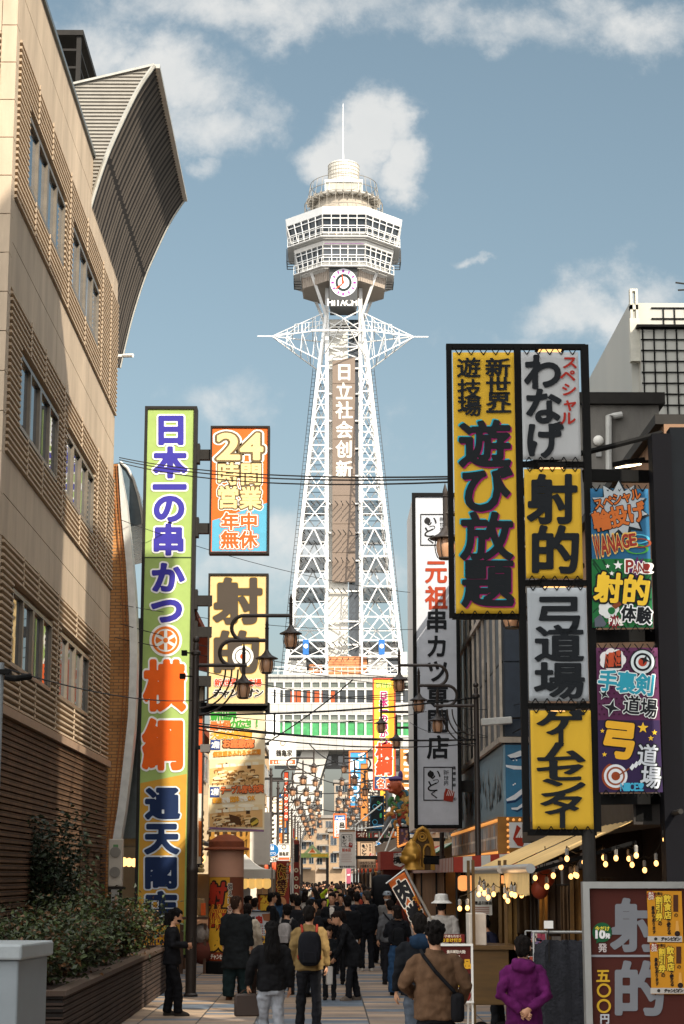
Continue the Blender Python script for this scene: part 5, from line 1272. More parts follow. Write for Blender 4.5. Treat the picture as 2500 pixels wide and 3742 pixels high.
# ------------------------------------------------------------------ east side, near: brown shop, grey house, tiled tower
BROWN = mat('brown_render', '#83654e', rough=.8, var=.15, scale=1.2)
def east_near():
    t = thing('brown_shop', 'brown rendered shop wall with a thick black corner post and lit stall below', 'building', (6, 27, 0))
    X = 4.0; ZT = PX(2330, 1680, 4.0).z
    MB().box((X, 21.05, 3.0), (6.2, 33, ZT)).build('wall', BROWN, t)
    m = MB(); m.box((X - .2, 20.75, 0), (X + .02, 21.04, PY(2440, 1584, 20.75).z)); m.build('corner_post', mat('black_post', '#101014', rough=.8, spec=.08), t)
    m = MB(); m.box((X + .021, 20.8, 0), (6.2, 21.03, ZT - .1)); m.build('end_wall', mat('dark_navy_panel', '#15181c', rough=.8, spec=.08), t)
    m = MB(); m.box((X - .1, 21.05, ZT + .001), (6.2, 33.1, ZT + .12)); m.build('parapet', STEEL, t)
    # ground floor: deep dark stall
    m = MB(); m.box((5.6, 21.1, 0), (6.2, 33, 2.99)); m.box((X + .2, 32.8, 0), (5.59, 33, 2.99)); m.build('back_wall', mat('stall_back', '#3a2a1e', rough=.9, var=.4, scale=2), t)
    m = MB(); m.box((3.5, 21.06, 2.72), (X - .001, 33, 3.05)); m.build('fascia', mat('dark_fascia', '#26211d'), t)
    # open floodlight and pipes on the wall
    f = thing('floodlight', 'small floodlight glowing on the brown wall above the blue comic banner', 'floodlight', PY(2300, 1688, 21.3))
    p = PY(2300, 1688, 21.3); l = MB(); l.beam(p + Vector((-.12, 0, -.02)), p + Vector((.16, .25, .07)), .2, .06); l.tube([p + Vector((.1, .2, .05)), p + Vector((.5, .5, .12))], .02, 6); l.build('housing', BLACK, f)
    MB().beam(p + Vector((-.1, 0, -.06)), p + Vector((.12, .2, .005)), .16, .015).build('lens', mat('flood_lens', (1, .75, .45), emit=6, var=0), f)
    pt = thing('wall_poster', 'pale paper notice pasted on the brown wall below the purple comic banner', 'poster', (X - .01, 23, 3.6)); a, b = PX(2372, 2900, X - .01), PX(2425, 2995, X - .01)
    MB().box((X - .012, min(a.y, b.y), b.z), (X - .002, max(a.y, b.y), a.z)).build('sheet', paint('#b7a394'), pt)
    m = MB(); m.tube([PX(2490, 2965, X - .1), PX(2300, 3015, X - .1)], .03, 8); m.tube([PX(2300, 3015, X - .1), PX(2300, 2940, X - .1)], .025, 8); m.build('pipe', STEEL, t)
    # grey house between
    g = thing('grey_house', 'weathered grey concrete house with a white downpipe and round wall lamp behind the black rack', 'building', (7, 36, 0))
    Yg = 33.2; a, b = PY(2090, 1480, Yg), PY(2292, 1480, Yg)
    MB().box((a.x, Yg, 0), (b.x + .6, 41.5, a.z)).build('wall', mat('stained_concrete', '#77746f', rough=.9, var=.4, scale=.9, bump=.2, stretch=(1.5, 1.5, .4)), g)
    MB().box((a.x - .1, Yg - .12, a.z + .001), (b.x + .7, 41.6, a.z + .22)).build('roof_edge', STEEL, g)
    q = PY(2226, 1520, Yg - .1); MB().tube([PY(2275, 1515, Yg - .1), q + Vector((.1, 0, 0)), q, PY(2228, 2250, Yg - .1)], .06, 10).build('downpipe', mat('white_pipe', '#b4b4b0', rough=.4), g)
    q = PY(2189, 1610, Yg - .05); lm = MB(); lm.ell(q, .1, .08, .1, 12, 8); lm.build('wall_lamp', WHITE, g); MB().box(q + Vector((-.05, 0, -.3)), q + Vector((.05, .05, -.18))).build('junction_box', mat('grey_box', '#9a9a98'), g)
    # white tiled tower behind with a black square lattice
    w = thing('lattice_tower_block', 'pale tower block wrapped in a square black lattice behind the black rack', 'building', (10, 42, 0))
    Yw = 36.; A = PY(2335, 1107, Yw); B = PY(2302, 1110, Yw)
    PALE = mat('pale_cladding', '#b5b5ae', rough=.6, var=.08, scale=.5, stretch=(1, 1, .3))
    MB().box((B.x, Yw, 0), (14, 46, A.z)).build('wall', PALE, w)
    x0 = PY(2340, 1500, Yw).x; zt_ = A.z; zm = PY(2340, 1217, Yw).z
    MB().box((x0, Yw - .35, 0), (14.02, Yw - .001, zm)).build('front_bay', PALE, w)
    m = MB(); st = .228
    for k in range(20):
        x = x0 + .03 + k * st; m.box((x, Yw - .38, 0), (x + .025, Yw - .351, zm - .02))
        if x > x0 + .3: m.box((x + .05, Yw - .03, zm + .1), (x + .072, Yw - .002, zt_ - .1))
    for k in range(int(zm / st)):
        m.box((x0, Yw - .375, zm - .03 - k * st), (14, Yw - .352, zm - .006 - k * st))
    for k in range(4): m.box((x0 + .3, Yw - .028, zt_ - .12 - k * st), (14, Yw - .003, zt_ - .1 - k * st))
    m.build('black_lattice', BLACK, w)
    MB().box((x0 - .08, Yw - .45, zm + .001), (14.1, Yw - .004, zm + .05)).build('ledge', STEEL, w)
    p0, p1 = PY(2302, 1066, Yw - .2), PY(2334, 1166, Yw - .2); m = MB()
    m.box((p0.x, Yw - .25, p1.z), (p0.x + .05, Yw - .1, p0.z)); m.box((p1.x - .05, Yw - .25, p1.z), (p1.x, Yw - .1, p0.z)); m.box((p0.x, Yw - .25, p0.z), (p1.x, Yw - .1, p0.z + .05)); m.box((p0.x, Yw - .25, (p0.z + p1.z) / 2 - .1), (p1.x, Yw - .1, (p0.z + p1.z) / 2)); m.box((p0.x - .02, Yw - .26, p1.z - .9), (p1.x + .02, Yw - .09, p1.z)); m.build('roof_bracket', mat('cream_steel', '#c4c2b6'), w)
    m = MB(); q = PY(2495, 1048, 40); m.tube([q + Vector((-.15, 0, .1)), q + Vector((.6, 0, .0))], .02, 6); m.tube([q + Vector((-.1, 0, -.08)), q + Vector((.6, 0, -.05))], .02, 6); m.tube([q + Vector((.5, 0, .1)), (q.x + .5, 40, A.z)], .03, 6); m.build('aerial', STEEL, w)
east_near()

def east_mid():
    """dark clad restaurant with wave mural and lit marquee"""
    t = thing('dark_restaurant', 'dark panelled restaurant block with a blue wave mural and bulb lit marquee', 'building', (7, 48, 0))
    X = 4.05; Y0, Y1 = 42.0, 57.0; ztop = 10.7; zm1, zm0 = PY(1845, 2722, Y0).z, PY(1845, 2985, Y0).z; zq = PY(1845, 3130, Y0).z
    PAN = mat('dark_panel', '#3b3e42', rough=.45, var=.2, scale=.7); PANB = mat('blue_dark_panel', '#2b3644', rough=.4, var=.2)
    MB().box((X + .05, Y0 + .05, 2.4), (10, Y1, ztop)).build('wall', PANB, t)
    m = MB(); y = Y0
    k = 0
    while y < Y1 - .1:
        yb = min(y + 1.55, Y1); z = zm1 + .2
        while z < ztop - .1:
            zb = min(z + 1.72, ztop); m.box((X, y + .03, z), (X + .049, yb - .03, zb - .04)); z += 1.72
        y += 1.55
    m.build('dark_cladding', PAN, t)
    m = MB(); z = zm1 + .2
    while z < ztop - .1:
        x = X + .05
        while x < 9.9: m.box((x + .02, Y0, z), (min(x + 1.5, 10), Y0 + .049, min(z + 1.72, ztop) - .04)); x += 1.55
        z += 1.72
    m.build('blue_cladding', PANB, t)
    m = MB(); ST = mat('stained_white_trim', '#bdb2a3', rough=.7, var=.3, scale=3)
    for y in np.arange(Y0, Y1, 1.55): m.box((X - .06, y - .035, zm1 + .15), (X - .001, y + .035, ztop))
    for z in (zm1 + .05, zm1 + 3.5, ztop - .02): m.box((X - .09, Y0 - .06, z), (X - .002, Y1, z + .13)); m.box((X - .002, Y0 - .06, z), (10, Y0 - .001, z + .13))
    m.build('white_trim', ST, t)
    s = MB()
    for (y, z0, z1) in ((45.4, zm1 + .9, zm1 + 2.3), (48.6, zm1 + 1.9, zm1 + 3.2), (44.0, zm1 + 4.3, zm1 + 5.6)): s.box((X - .03, y, z0), (X - .001, y + .35, z1))
    s.each('slit_window', GLASS, t)
    # mural: pale waves on the side, blue waves on the front
    MB().box((X, Y0 + .051, zm0), (X + .049, Y1, zm1)).build('mural_side', mat('mural_grey_blue', '#7d97a3', rough=.6, var=.15), t)
    w = MB(); rnd = random.Random(4)
    for i in range(70):
        y, z = rnd.uniform(Y0 + .3, Y1 - 1), rnd.uniform(zm0 + .2, zm1 - .7); h = rnd.uniform(.25, .6); wd = rnd.uniform(.15, .4)
        P = [(0, 0), (.35, .3), (.45, 1), (.7, .45), (1, .2), (.75, .3), (.5, .62), (.38, .12)]
        for a in range(1, 7): w.add([(X - .004 - i * 3e-5, y + P[0][0] * wd, z), (X - .004 - i * 3e-5, y + P[a][0] * wd, z + P[a][1] * h), (X - .004 - i * 3e-5, y + P[a + 1][0] * wd, z + P[a + 1][1] * h)], [(0, 1, 2)])
    w.build('mural_wave', paint('#c9c4bc'), t)
    MB().box((X + .05, Y0, zm0), (10, Y0 + .049, zm1)).build('mural_front', mat('mural_blue', '#2f6f92', rough=.55, var=.25, scale=2), t)
    F = Face(Y0, t, gap=.006)
    for pts, c in (([(1856, 2760), (1880, 2752), (1905, 2742), (1912, 2760), (1890, 2768), (1868, 2770)], '#d8dde0'), ([(1850, 2795), (1880, 2798), (1912, 2800), (1912, 2812), (1880, 2812), (1852, 2803)], '#d8dde0'),
                   ([(1852, 2920), (1880, 2905), (1912, 2880), (1912, 2900), (1885, 2922), (1854, 2928)], '#d8dde0'), ([(1870, 2952), (1892, 2950), (1912, 2935), (1912, 2948), (1892, 2960), (1872, 2958)], '#d8dde0'),
                   ([(1854, 2929), (1886, 2924), (1912, 2903), (1912, 2912), (1886, 2932), (1854, 2937)], '#1c3558'), ([(1872, 2960), (1893, 2962), (1912, 2950), (1912, 2956), (1893, 2968)], '#1c3558'), ([(1855, 2762), (1870, 2772), (1912, 2764), (1912, 2770), (1870, 2778)], '#1c3558')):
        F.poly(pts, c, 1)
    for x, y in ((1878, 2778), (1884, 2772), (1890, 2778), (1878, 2868), (1884, 2864)): F.ring(x, y, 0, 3, '#d8dde0', 1, 8)
    F.done('mural_wave')
    # marquee with bulbs
    GOLD = mat('marquee_gold', '#9a6a2c', rough=.4, metal=.3, var=.2)
    m = MB(); m.box((X - .16, Y0 - .1, zq), (X + .03, Y1, zm0 - .001)); m.box((X + .031, Y0 - .1, zq), (7.5, Y0 + .04, zm0 - .001)); m.build('marquee', GOLD, t)
    m = MB(); k = 0
    for y in np.arange(Y0 + .15, Y1 - .3, 1.5): m.box((X - .17, y, zq + .17), (X - .161, y + 1.36, zm0 - .17)); k += 1
    m.build('marquee_picture', brick('menu_pictures', (1, 2), .45, .5, '#c9a37c', '#8fa5b0', '#e3d8c6', ms=.03, bump=0, off=.3, var=.5), t)
    m = MB(); zc = zq + .09
    for z in (zq + .08, zm0 - .085):
        for y in np.arange(Y0 - .05, Y1, .16): m.ell((X - .17, y, z), .03, .04, .04, 6, 4)
    for z in np.arange(zq + .08, zm0, .125):
        m.ell((X + .07, Y0 - .11, z), .035, .03, .035, 6, 4)
    for x in np.arange(X + .2, 5.6, .14): m.ell((x, Y0 - .11, zm0 - .07), .035, .03, .035, 6, 4)
    m.each('marquee_bulb', mat('marquee_bulb', (1, .42, .10), emit=.4, var=0), t)
    F = Face(Y0 - .1, t, gap=.012); F.quad(1862, 3005, 1960, 3098, '#cfd2d2', 1); 
    F.poly([(1876, 3066), (1893, 3090), (1912, 3094), (1922, 3060), (1910, 3030), (1890, 3014), (1886, 3030)], '#9a2f1c', 2)
    for i in range(4): F.poly([(1886 + 9 * i, 3060), (1892 + 9 * i, 3062), (1914 + 4 * i, 3024), (1908 + 4 * i, 3022)], '#d8d2cc', 2.4)
    F.done('logo_panel')
    # shop front below
    m = MB(); m.box((X + 1.8, Y0 + .1, 0), (10, Y1, 2.399)); m.build('back_wall', mat('warm_back_wall', '#6d4a2c'), t)
east_mid()

def striped_awning():
    x0, x1, Y0, Y1 = 2.62, 4.0, 38.0, 60.0; zb, zt_, zw = 2.22, 2.52, 2.62
    t = thing('striped_awning', 'long red and white striped awning under the dark restaurant', 'awning', (3.3, 49, zb))
    A, B = paint('#a03a2c'), paint('#d0cdc4'); m = MB()
    n = 88; 
    for i in range(n):
        ya, yb = Y0 + (Y1 - Y0) * i / n, Y0 + (Y1 - Y0) * (i + 1) / n; m.k = i % 2
        m.prism([(x0, ya, zb), (x0 + .012, ya, zb), (x0 + .012, ya, zt_ - .01), (x1, ya, zw - .01), (x1, ya, zw), (x0, ya, zt_)], (0, yb - ya, 0))
    k = 9
    for i in range(k):
        xa, xb = x0 + (x1 - x0 + .3) * i / k, x0 + (x1 - x0 + .3) * (i + 1) / k; m.k = i % 2
        za, zc = zt_ + (zw - zt_) * i / k, zt_ + (zw - zt_) * (i + 1) / k
        m.prism([(xa, Y0 - .012, zb), (xb, Y0 - .012, zb), (xb, Y0 - .012, zc), (xa, Y0 - .012, za)], (0, .011, 0))
    m.build('striped_cloth', [A, B], t)
    f = MB()
    for y in (38.1, 45, 52, 59.8): f.tube([(x0 + .06, y, 0), (x0 + .06, y, zb + .2)], .025, 8)
    f.each('post', STEEL, t)
    c = thing('curtain', 'brown striped curtains hanging under the striped awning', 'curtain', (2.8, 47, 0))
    m = MB(); pts = []
    ys = np.linspace(43, 58, 160); r0 = [(x0 + .15 + .04 * math.sin(y * 9), y, .3) for y in ys]; r1 = [(x0 + .12, y, 2.35) for y in ys]
    m.add(r0 + r1, [(i, i + 1, len(ys) + i + 1, len(ys) + i) for i in range(len(ys) - 1)]); o = m.build('cloth', mat('curtain_brown', '#8a6a4e', rough=.9, var=.35, scale=6, stretch=(1, 3, .1)), c); o.modifiers.new('s', 'SOLIDIFY').thickness = .006
    # round paper lanterns glowing under the awning's near end
    for i in range(5):
        p = (2.86 + .2 * i, 38.7, 2.0); l = thing('paper_lantern', 'glowing orange paper lantern under the striped awning', 'lantern', p, 'paper lanterns under the striped awning')
        MB().lathe([(.04, -.16), (.1, -.13), (.125, -.05), (.125, .05), (.1, .13), (.04, .16)], p, 12).build('shade', mat('lantern_orange', (.9, .34, .1), emit=.8, var=.1), l, smooth=True)
        MB().lathe([(.05, .155), (.05, .2)], p, 10).build('cap', BLACK, l)
striped_awning()
def yellow_awnings():
    for lab, Y0, Y1 in (('nearer yellow awning over the lit stall, pole standing in front of it', 21.1, 24.05), ('farther yellow awning over the lit stall, next to the striped awning', 24.65, 29.2)):
        xf, zf, xw, zw = 2.32, 2.2, 3.55, 2.78
        t = thing('yellow_awning', lab, 'awning', (2.9, (Y0 + Y1) / 2, zf), 'yellow awnings over the stall')
        m = MB(); n = 26; CL = mat('yellow_canvas', '#cfae74', rough=.8, var=.15, scale=2.5, stretch=(.4, 3, 1))
        ra, rb = [], []
        for i in range(n * 2 + 1):
            y = Y0 + (Y1 - Y0) * i / (2 * n); d = .008 * math.sin(i * .9); ra.append((xf + .05, y, zf + .05 + d)); rb.append((xw, y, zw + d))
        k = len(ra); m.add(ra + rb, [(i, i + 1, k + i + 1, k + i) for i in range(k - 1)]); o = m.build('canvas', CL, t, smooth=True); o.modifiers.new('s', 'SOLIDIFY').thickness = .006
        m = MB(); r0 = [(xf - .02 + .015 * math.sin(i * 1.3), Y0 + (Y1 - Y0) * i / 80, zf - .27 + .012 * math.sin(i * .5)) for i in range(81)]; r1 = [(xf - .01, Y0 + (Y1 - Y0) * i / 80, zf) for i in range(81)]
        m.add(r0 + r1, [(i, i + 1, 81 + i + 1, 81 + i) for i in range(80)]); 
        o = m.build('valance', CL, t); o.modifiers.new('s', 'SOLIDIFY').thickness = .005
        MB().tube([(xf, Y0 - .03, zf + .03), (xf, Y1 + .03, zf + .03)], .055, 10).build('front_rail', ALU, t, smooth=True)
        MB().box((xw - .02, Y0 - .05, zw - .02), (xw + .16, Y1 + .05, zw + .16)).build('cassette', BLACK, t)
        m = MB(); m.beam((xf + .05, Y0 + .15, zf), (xw, Y0 + .15, zw - .25), .04); m.beam((xf + .05, Y1 - .15, zf), (xw, Y1 - .15, zw - .25), .04); m.each('folding_arm', BLACK, t)
yellow_awnings()

def bulbs():
    pts = [(2432, 3068), (2400, 3155), (2358, 3180), (2312, 3160), (2300, 3138), (2327, 3126), (2253, 3136), (2215, 3158), (2208, 3134), (2136, 3150), (2074, 3138), (2052, 3168), (2110, 3200), (2088, 3203), (2104, 3196), (2024, 3200), (2000, 3240), (1958, 3208), (1920, 3258), (1908, 3272), (1884, 3272), (1872, 3268), (1858, 3292), (1848, 3276), (1806, 3268), (1786, 3280), (1772, 3265), (1752, 3268), (1756, 3250), (1772, 3252), (1682, 3320), (1710, 3318)]
    base = None; cab = MB(); prev = None
    for i, (px, py) in enumerate(pts):
        Y = 20.9 + (i % 5) * .35 + max(0, (2100 - px)) * .006
        p = PY(px, py, Y)
        if base is None:
            base = thing('light_bulb', 'bare glowing bulb on the string over the stall', 'light bulb', p, 'glowing bulbs strung over the stall')
            MB().ell(p, .027, .027, .034, 10, 7).build('glass', BULB, base, smooth=True); MB().lathe([(.02, .036), (.022, .1), (.012, .115)], p, 8).build('socket', mat('bulb_socket', '#8a8680'), base)
        else: dup(base, p)
        tp = p + Vector((0, 0, .112)); up = Vector((p.x, p.y, p.z + random.uniform(.13, .17)))
        cab.tube([tp, up], .006, 5)
        if prev is not None and (prev - up).length < 3: cab.tube([prev.lerp(up, f) - Vector((0, 0, .05 * math.sin(math.pi * f))) for f in np.linspace(0, 1, 7)], .005, 5)
        prev = up
    tag(cab.build('string_light_cable', BLACK), 'black cable looping above the stall between the glowing bulbs', 'cable')
    for i, (x, y, z, e) in enumerate(((3.0, 22.2, 2.05, 7), (3.2, 25.5, 2.05, 7), (2.0, 23.6, 1.95, 5))):
        l = bpy.data.lights.new('bulb_glow', 'POINT'); l.energy = e; l.color = (1, .6, .28); l.shadow_soft_size = .25; o = bpy.data.objects.new('bulb_glow', l); o.location = (x, y, z); COL.objects.link(o)
bulbs()
# ------------------------------------------------------------------ people
def fuse(mb, voxel, smooth=3, rough=None):
    """weld overlapping lofts into one continuous surface; returns a MB"""
    me = bpy.data.meshes.new('f'); me.from_pydata(mb.v, [], mb.f); o = bpy.data.objects.new('f', me); COL.objects.link(o)
    r = o.modifiers.new('r', 'REMESH'); r.mode = 'VOXEL'; r.voxel_size = voxel; r.adaptivity = 0
    if smooth: s = o.modifiers.new('s', 'SMOOTH'); s.factor = .5; s.iterations = smooth
    dg = bpy.context.evaluated_depsgraph_get(); e = o.evaluated_get(dg); m2 = e.to_mesh()
    out = MB(); 
    P = [v.co.copy() for v in m2.vertices]
    if rough:
        for p, v in zip(P, m2.vertices):
            q = 0
            for a, fx, fz in rough: q += a * noise.noise(Vector((p.x * fx, p.y * fx + 7, p.z * fz)))
            p += v.normal * q
    out.add([tuple(p) for p in P], [tuple(p.vertices) for p in m2.polygons]); e.to_mesh_clear(); bpy.data.objects.remove(o)
    return out
from mathutils import noise
FOLD = ((.016, 7, 11), (.010, 15, 20))
def cloth(h): return mat('garment_' + h.strip('#'), h, rough=.92, var=.34, scale=9, bump=.9, bscale=8, spec=.12, stretch=(1, 1, .6))
SKIN = mat('skin', '#b98a6c', rough=.55, var=.08, scale=6)
def lim(m, a, b, ra, rb, mid=None, rm=None, n=10, wob=0.):
    a, b = Vector(a), Vector(b); pts = [a, a.lerp(b, .33), a.lerp(b, .66), b] if mid is None else [a, a.lerp(Vector(mid), .55), Vector(mid), Vector(mid).lerp(b, .5), b]
    rs = [ra, ra * .72 + rb * .28, ra * .35 + rb * .65, rb] if mid is None else [ra, (ra + rm) / 2, rm, (rm * .6 + rb * .4) * 1.02, rb]
    m.tube(pts, rs, n)
def hand(m, w, d, nrm, side, s=1., curl=.9):
    """palm, four bent fingers of unequal length and a thumb from the side of the palm"""
    w, d, nrm = Vector(w), Vector(d).normalized(), Vector(nrm).normalized(); nrm = (nrm - d * nrm.dot(d)).normalized(); u = d.cross(nrm) * side
    pw, pl = .036 * s, .082 * s
    m.rings([[w + d * (t * pl) + u * (math.cos(a) * pw * k) + nrm * (math.sin(a) * .014 * s) for a in [2 * math.pi * i / 10 for i in range(10)]] for t, k in ((-.15, .68), (.2, .9), (.7, 1.0), (1.0, .95))])
    for i, ln in enumerate((.066, .075, .07, .055)):
        b = w + d * (pl * .93) + u * ((i - 1.5) * .0185 * s); l = ln * s; c = curl * (.85 + .1 * i)
        p1 = b + (d * math.cos(c * .35) + nrm * math.sin(c * .35)) * l * .45; p2 = p1 + (d * math.cos(c) + nrm * math.sin(c)) * l * .32; p3 = p2 + (d * math.cos(c * 1.6) + nrm * math.sin(c * 1.6)) * l * .25
        m.tube([b - d * .012, b, p1, p2, p3], [.009 * s, .009 * s, .0085 * s, .0078 * s, .005 * s], 7)
    b = w + d * (pl * .3) - u * pw * .85; p1 = b + (d * .6 - u * .7 + nrm * .3) * .034 * s; p2 = p1 + (d * .9 - u * .15 + nrm * .5) * .03 * s; m.tube([b + u * .01, b, p1, p2], [.011 * s, .0115 * s, .0105 * s, .007 * s], 7)
def person(label, loc, h=1.7, face=0., top='#1b1b1e', legs='#1d2026', hair='#16120f', hem=.86, sleeve=None, wide=1., pose=None, lean=0., head=(0, 0), hairlen=0., hood=None, voxel=.016, arms=None, feet=None, group=None,
           shoe='#26221f', hat=None, mask=None, extras=None, inner=None, slim=1., fuzz=0., ponytail=False, eyes=False, coll=None, skirt=None):
    s = h / 1.72; t = thing('person', label, 'person', loc, group, rz=R(face)); t.scale = (s, s, s)
    ca, sa = math.cos(R(lean)), math.sin(R(lean)); HZ = .92
    def T(p):                                                     # lean of everything above the hips
        p = Vector(p)
        if p.z <= HZ: return p
        y, z = p.y, p.z - HZ; return Vector((p.x, y * ca + z * sa, HZ + z * ca - y * sa))
    A = arms or {}
    aL = A.get('L', ((-.235, -.03, 1.13), (-.25, .05, .90))); aR = A.get('R', ((.235, -.03, 1.13), (.25, .05, .90)))
    arm = []
    for sd, (e, w) in ((-1, aL), (1, aR)):
        sh = T((sd * .158 * slim, -.005, 1.385)); arm.append((sd, sh, T(e) if not A.get('abs') else Vector(e), T(w) if not A.get('abs') else Vector(w)))
    F_ = feet or ((-.105, .02), (.105, -.02))
    hd, tl = R(head[0]), R(head[1]); HM = Matrix.Rotation(hd, 3, 'Z') @ Matrix.Rotation(tl, 3, 'X'); HC = T((0, .012, 1.475)); 
    def Hd(p): return HC + HM @ Vector((p[0], p[1], p[2] - 1.475))
    # body
    m = MB()
    def ring(z, rx, ry, yo=0., n=16, w=0., ph=0.):
        return [T((rx * math.cos(a) * (1 + w * math.sin(5 * a + z * 9 + ph)), yo + ry * math.sin(a) * (1 + w * math.sin(4 * a + z * 13 + ph)), z)) for a in [2 * math.pi * k / n for k in range(n)]]
    m.rings([ring(.86, .15, .10), ring(1.05, .135, .095), ring(1.25, .15, .105), ring(1.38, .14, .085), ring(1.44, .07, .06)])
    m.tube([T((0, -.012, 1.40)), T((0, -.004, 1.47)), Hd((0, .004, 1.54))], [.062, .054, .055], 12)
    hr = []
    for z, rx, ry, yo in ((1.49, .030, .036, .055), (1.505, .05, .062, .035), (1.535, .064, .082, .018), (1.575, .073, .095, .008), (1.615, .077, .100, .0), (1.655, .077, .100, -.006), (1.69, .066, .086, -.01), (1.715, .036, .048, -.012), (1.722, .01, .014, -.012)):
        hr.append([Hd((rx * math.cos(a), yo + ry * math.sin(a), z)) for a in [2 * math.pi * k / 16 for k in range(16)]])
    m.rings(hr)
    m.tube([Hd((0, .098, 1.618)), Hd((0, .118, 1.575)), Hd((0, .10, 1.565))], [.008, .016, .012], 8)
    for sd in (-1, 1): m.ell(Hd((sd * .078, -.006, 1.60)), .011, .02, .032, 8, 6)
    m.ell(Hd((0, .092, 1.537)), .024, .012, .008, 8, 5)
    for sd, sh, e, w in arm: lim(m, sh + Vector((-sd * .03, 0, -.02)), w, .032, .025, e, .03)
    for (fx, fy), sd in zip(F_, (-1, 1)): lim(m, (sd * .085, 0, .90), (fx, fy, .08), .075, .034, ((fx + sd * .085) / 2, fy * .5 + .02, .48), .05)
    B = fuse(m, voxel * .85, 2)
    for i, (sd, sh, e, w) in enumerate(arm):
        d = (w - e).normalized(); hand(B, w + d * .005, d, A.get('nL' if sd < 0 else 'nR', Vector((-sd, .25, .0))), sd, 1.0, A.get('curl', .8))
    B.build('body', SKIN, t, smooth=True, world=False)
    # jacket or coat with sleeves
    m = MB(); k = slim; ph = random.random() * 6
    rg = [ring(1.445, .075, .07, -.005), ring(1.43, .105, .08, -.008, w=.01), ring(1.395, .155 * k, .105, -.01, w=.02, ph=ph), ring(1.32, .182 * k, .13, -.004, w=.03, ph=ph), ring(1.15, .182 * k, .135, 0, w=.04, ph=ph), ring(1.02, .185 * k, .135, 0, w=.045, ph=ph), ring(.93, .19 * k, .14, 0, w=.04, ph=ph)]
    z = .86
    while z > hem + .01: f = (.92 - z) / .5; rg.append(ring(z, (.195 + .045 * f) * k, .145 + .035 * f, 0, w=.045, ph=ph)); z -= .1
    f = (.92 - hem) / .5; rg.append(ring(hem, (.192 + .045 * f) * k, .142 + .035 * f, 0, w=.05, ph=ph)); m.rings(rg)
    sw = sleeve or 1.
    for sd, sh, e, w in arm:
        d = (w - e).normalized(); m.tube([sh + Vector((-sd * .05, 0, .012)), sh + Vector((-sd * .005, 0, -.002)), sh + Vector((sd * .028, 0, -.05)), sh.lerp(e, .55), e, e.lerp(w, .5), w - d * .005], [.045, .058, .064 * sw, .060 * sw, .055 * sw, .05 * sw, .042 * sw], 12)
    if coll: m.tube([T((.062 * math.cos(a), -.005 + .06 * math.sin(a), 1.45)) for a in [2 * math.pi * i / 14 for i in range(15)]], .022, 8)
    if hood: m.ell(T((0, -.10, 1.42)), .125, .075, .085, 12, 8); m.tube([T((.09 * math.cos(a), -.01 + .085 * math.sin(a), 1.45 - .03 * math.sin(a))) for a in [2 * math.pi * i / 14 for i in range(15)]], .032, 8)
    fuse(m, voxel, 2, FOLD).build('jacket', cloth(top), t, smooth=True, world=False)
    if inner: m = MB(); m.rings([ring(1.46, .058, .056, -.004), ring(1.43, .075, .07, -.004), ring(1.39, .06, .05, .08), ring(1.2, .04, .03, .122)]); m.build('shirt', cloth(inner), t, smooth=True, world=False)
    # trousers
    m = MB(); m.rings([ring(.96, .155, .115), ring(.88, .172, .13), ring(.80, .168, .125)])
    for (fx, fy), sd in zip(F_, (-1, 1)):
        kx, ky = (fx + sd * .09) / 2, fy * .5 + .025
        m.tube([(sd * .085, 0, .90), (sd * .088, 0, .78), (kx, ky, .50), ((kx + fx) / 2, (ky + fy) / 2, .28), (fx, fy - .005, .055)], [.085, .092 * (.7 + .3 * wide), .072 * wide, .068 * wide, .066 * wide], 12)
    fuse(m, voxel, 2, FOLD).build('trousers', cloth(legs), t, smooth=True, world=False)
    for fx, fy in F_:
        m = MB(); m.rings([[Vector((fx + rx * math.cos(a), fy + yo + ry * math.sin(a), z)) for a in [2 * math.pi * i / 14 for i in range(14)]] for z, rx, ry, yo in ((0, .043, .125, .055), (.025, .047, .13, .055), (.055, .043, .105, .04), (.085, .04, .065, .0), (.11, .036, .045, -.01))])
        m.build('shoe', cloth(shoe), t, smooth=True, world=False)
    # hair
    if hair:
        m = MB(); rr = random.Random(hash(label) % 999)
        m.ell(Hd((0, -.018, 1.640)), .091, .100, .097, 16, 10, HM)
        m.ell(Hd((0, -.05, 1.59)), .082, .070, .085, 14, 8, HM); m.ell(Hd((0, .045, 1.69)), .066, .052, .036, 12, 7, HM)
        if hairlen:
            z1 = 1.62 - hairlen; bk = lambda z: -.075 - .05 * max(0, min(1, (1.5 - z) / .12))
            m.rings([[T((w * math.cos(a), bk(z) + dd * math.sin(a), z)) for a in [2 * math.pi * i / 14 for i in range(14)]] for z, w, dd in ((1.66, .075, .06), (1.55, .09, .065), (1.45, .10, .055), (1.45 - (1.45 - z1) * .5, .11, .05), (z1, .085, .025))])
        if ponytail: m.tube([Hd((0, -.10, 1.66)), Hd((0, -.16, 1.64)), Hd((0, -.17, 1.55)), Hd((0, -.15, 1.44))], [.03, .04, .035, .01], 10)
        if fuzz:
            for i in range(40):
                a, b = rr.uniform(0, 6.28), rr.uniform(-.2, 1.5); m.ell(Hd((.09 * math.cos(a) * math.cos(b), -.02 + .1 * math.sin(a) * math.cos(b) - .01, 1.63 + .09 * math.sin(b))), .022, .022, .022, 6, 4)
        fuse(m, voxel * .8, 1, ((.016, 34, 9), (.008, 60, 20))).build('hair', mat('hair_' + hair.strip('#'), hair, rough=.75, var=.4, scale=25, bump=.6, bscale=60, stretch=(3, 3, .6), spec=.12), t, smooth=True, world=False)
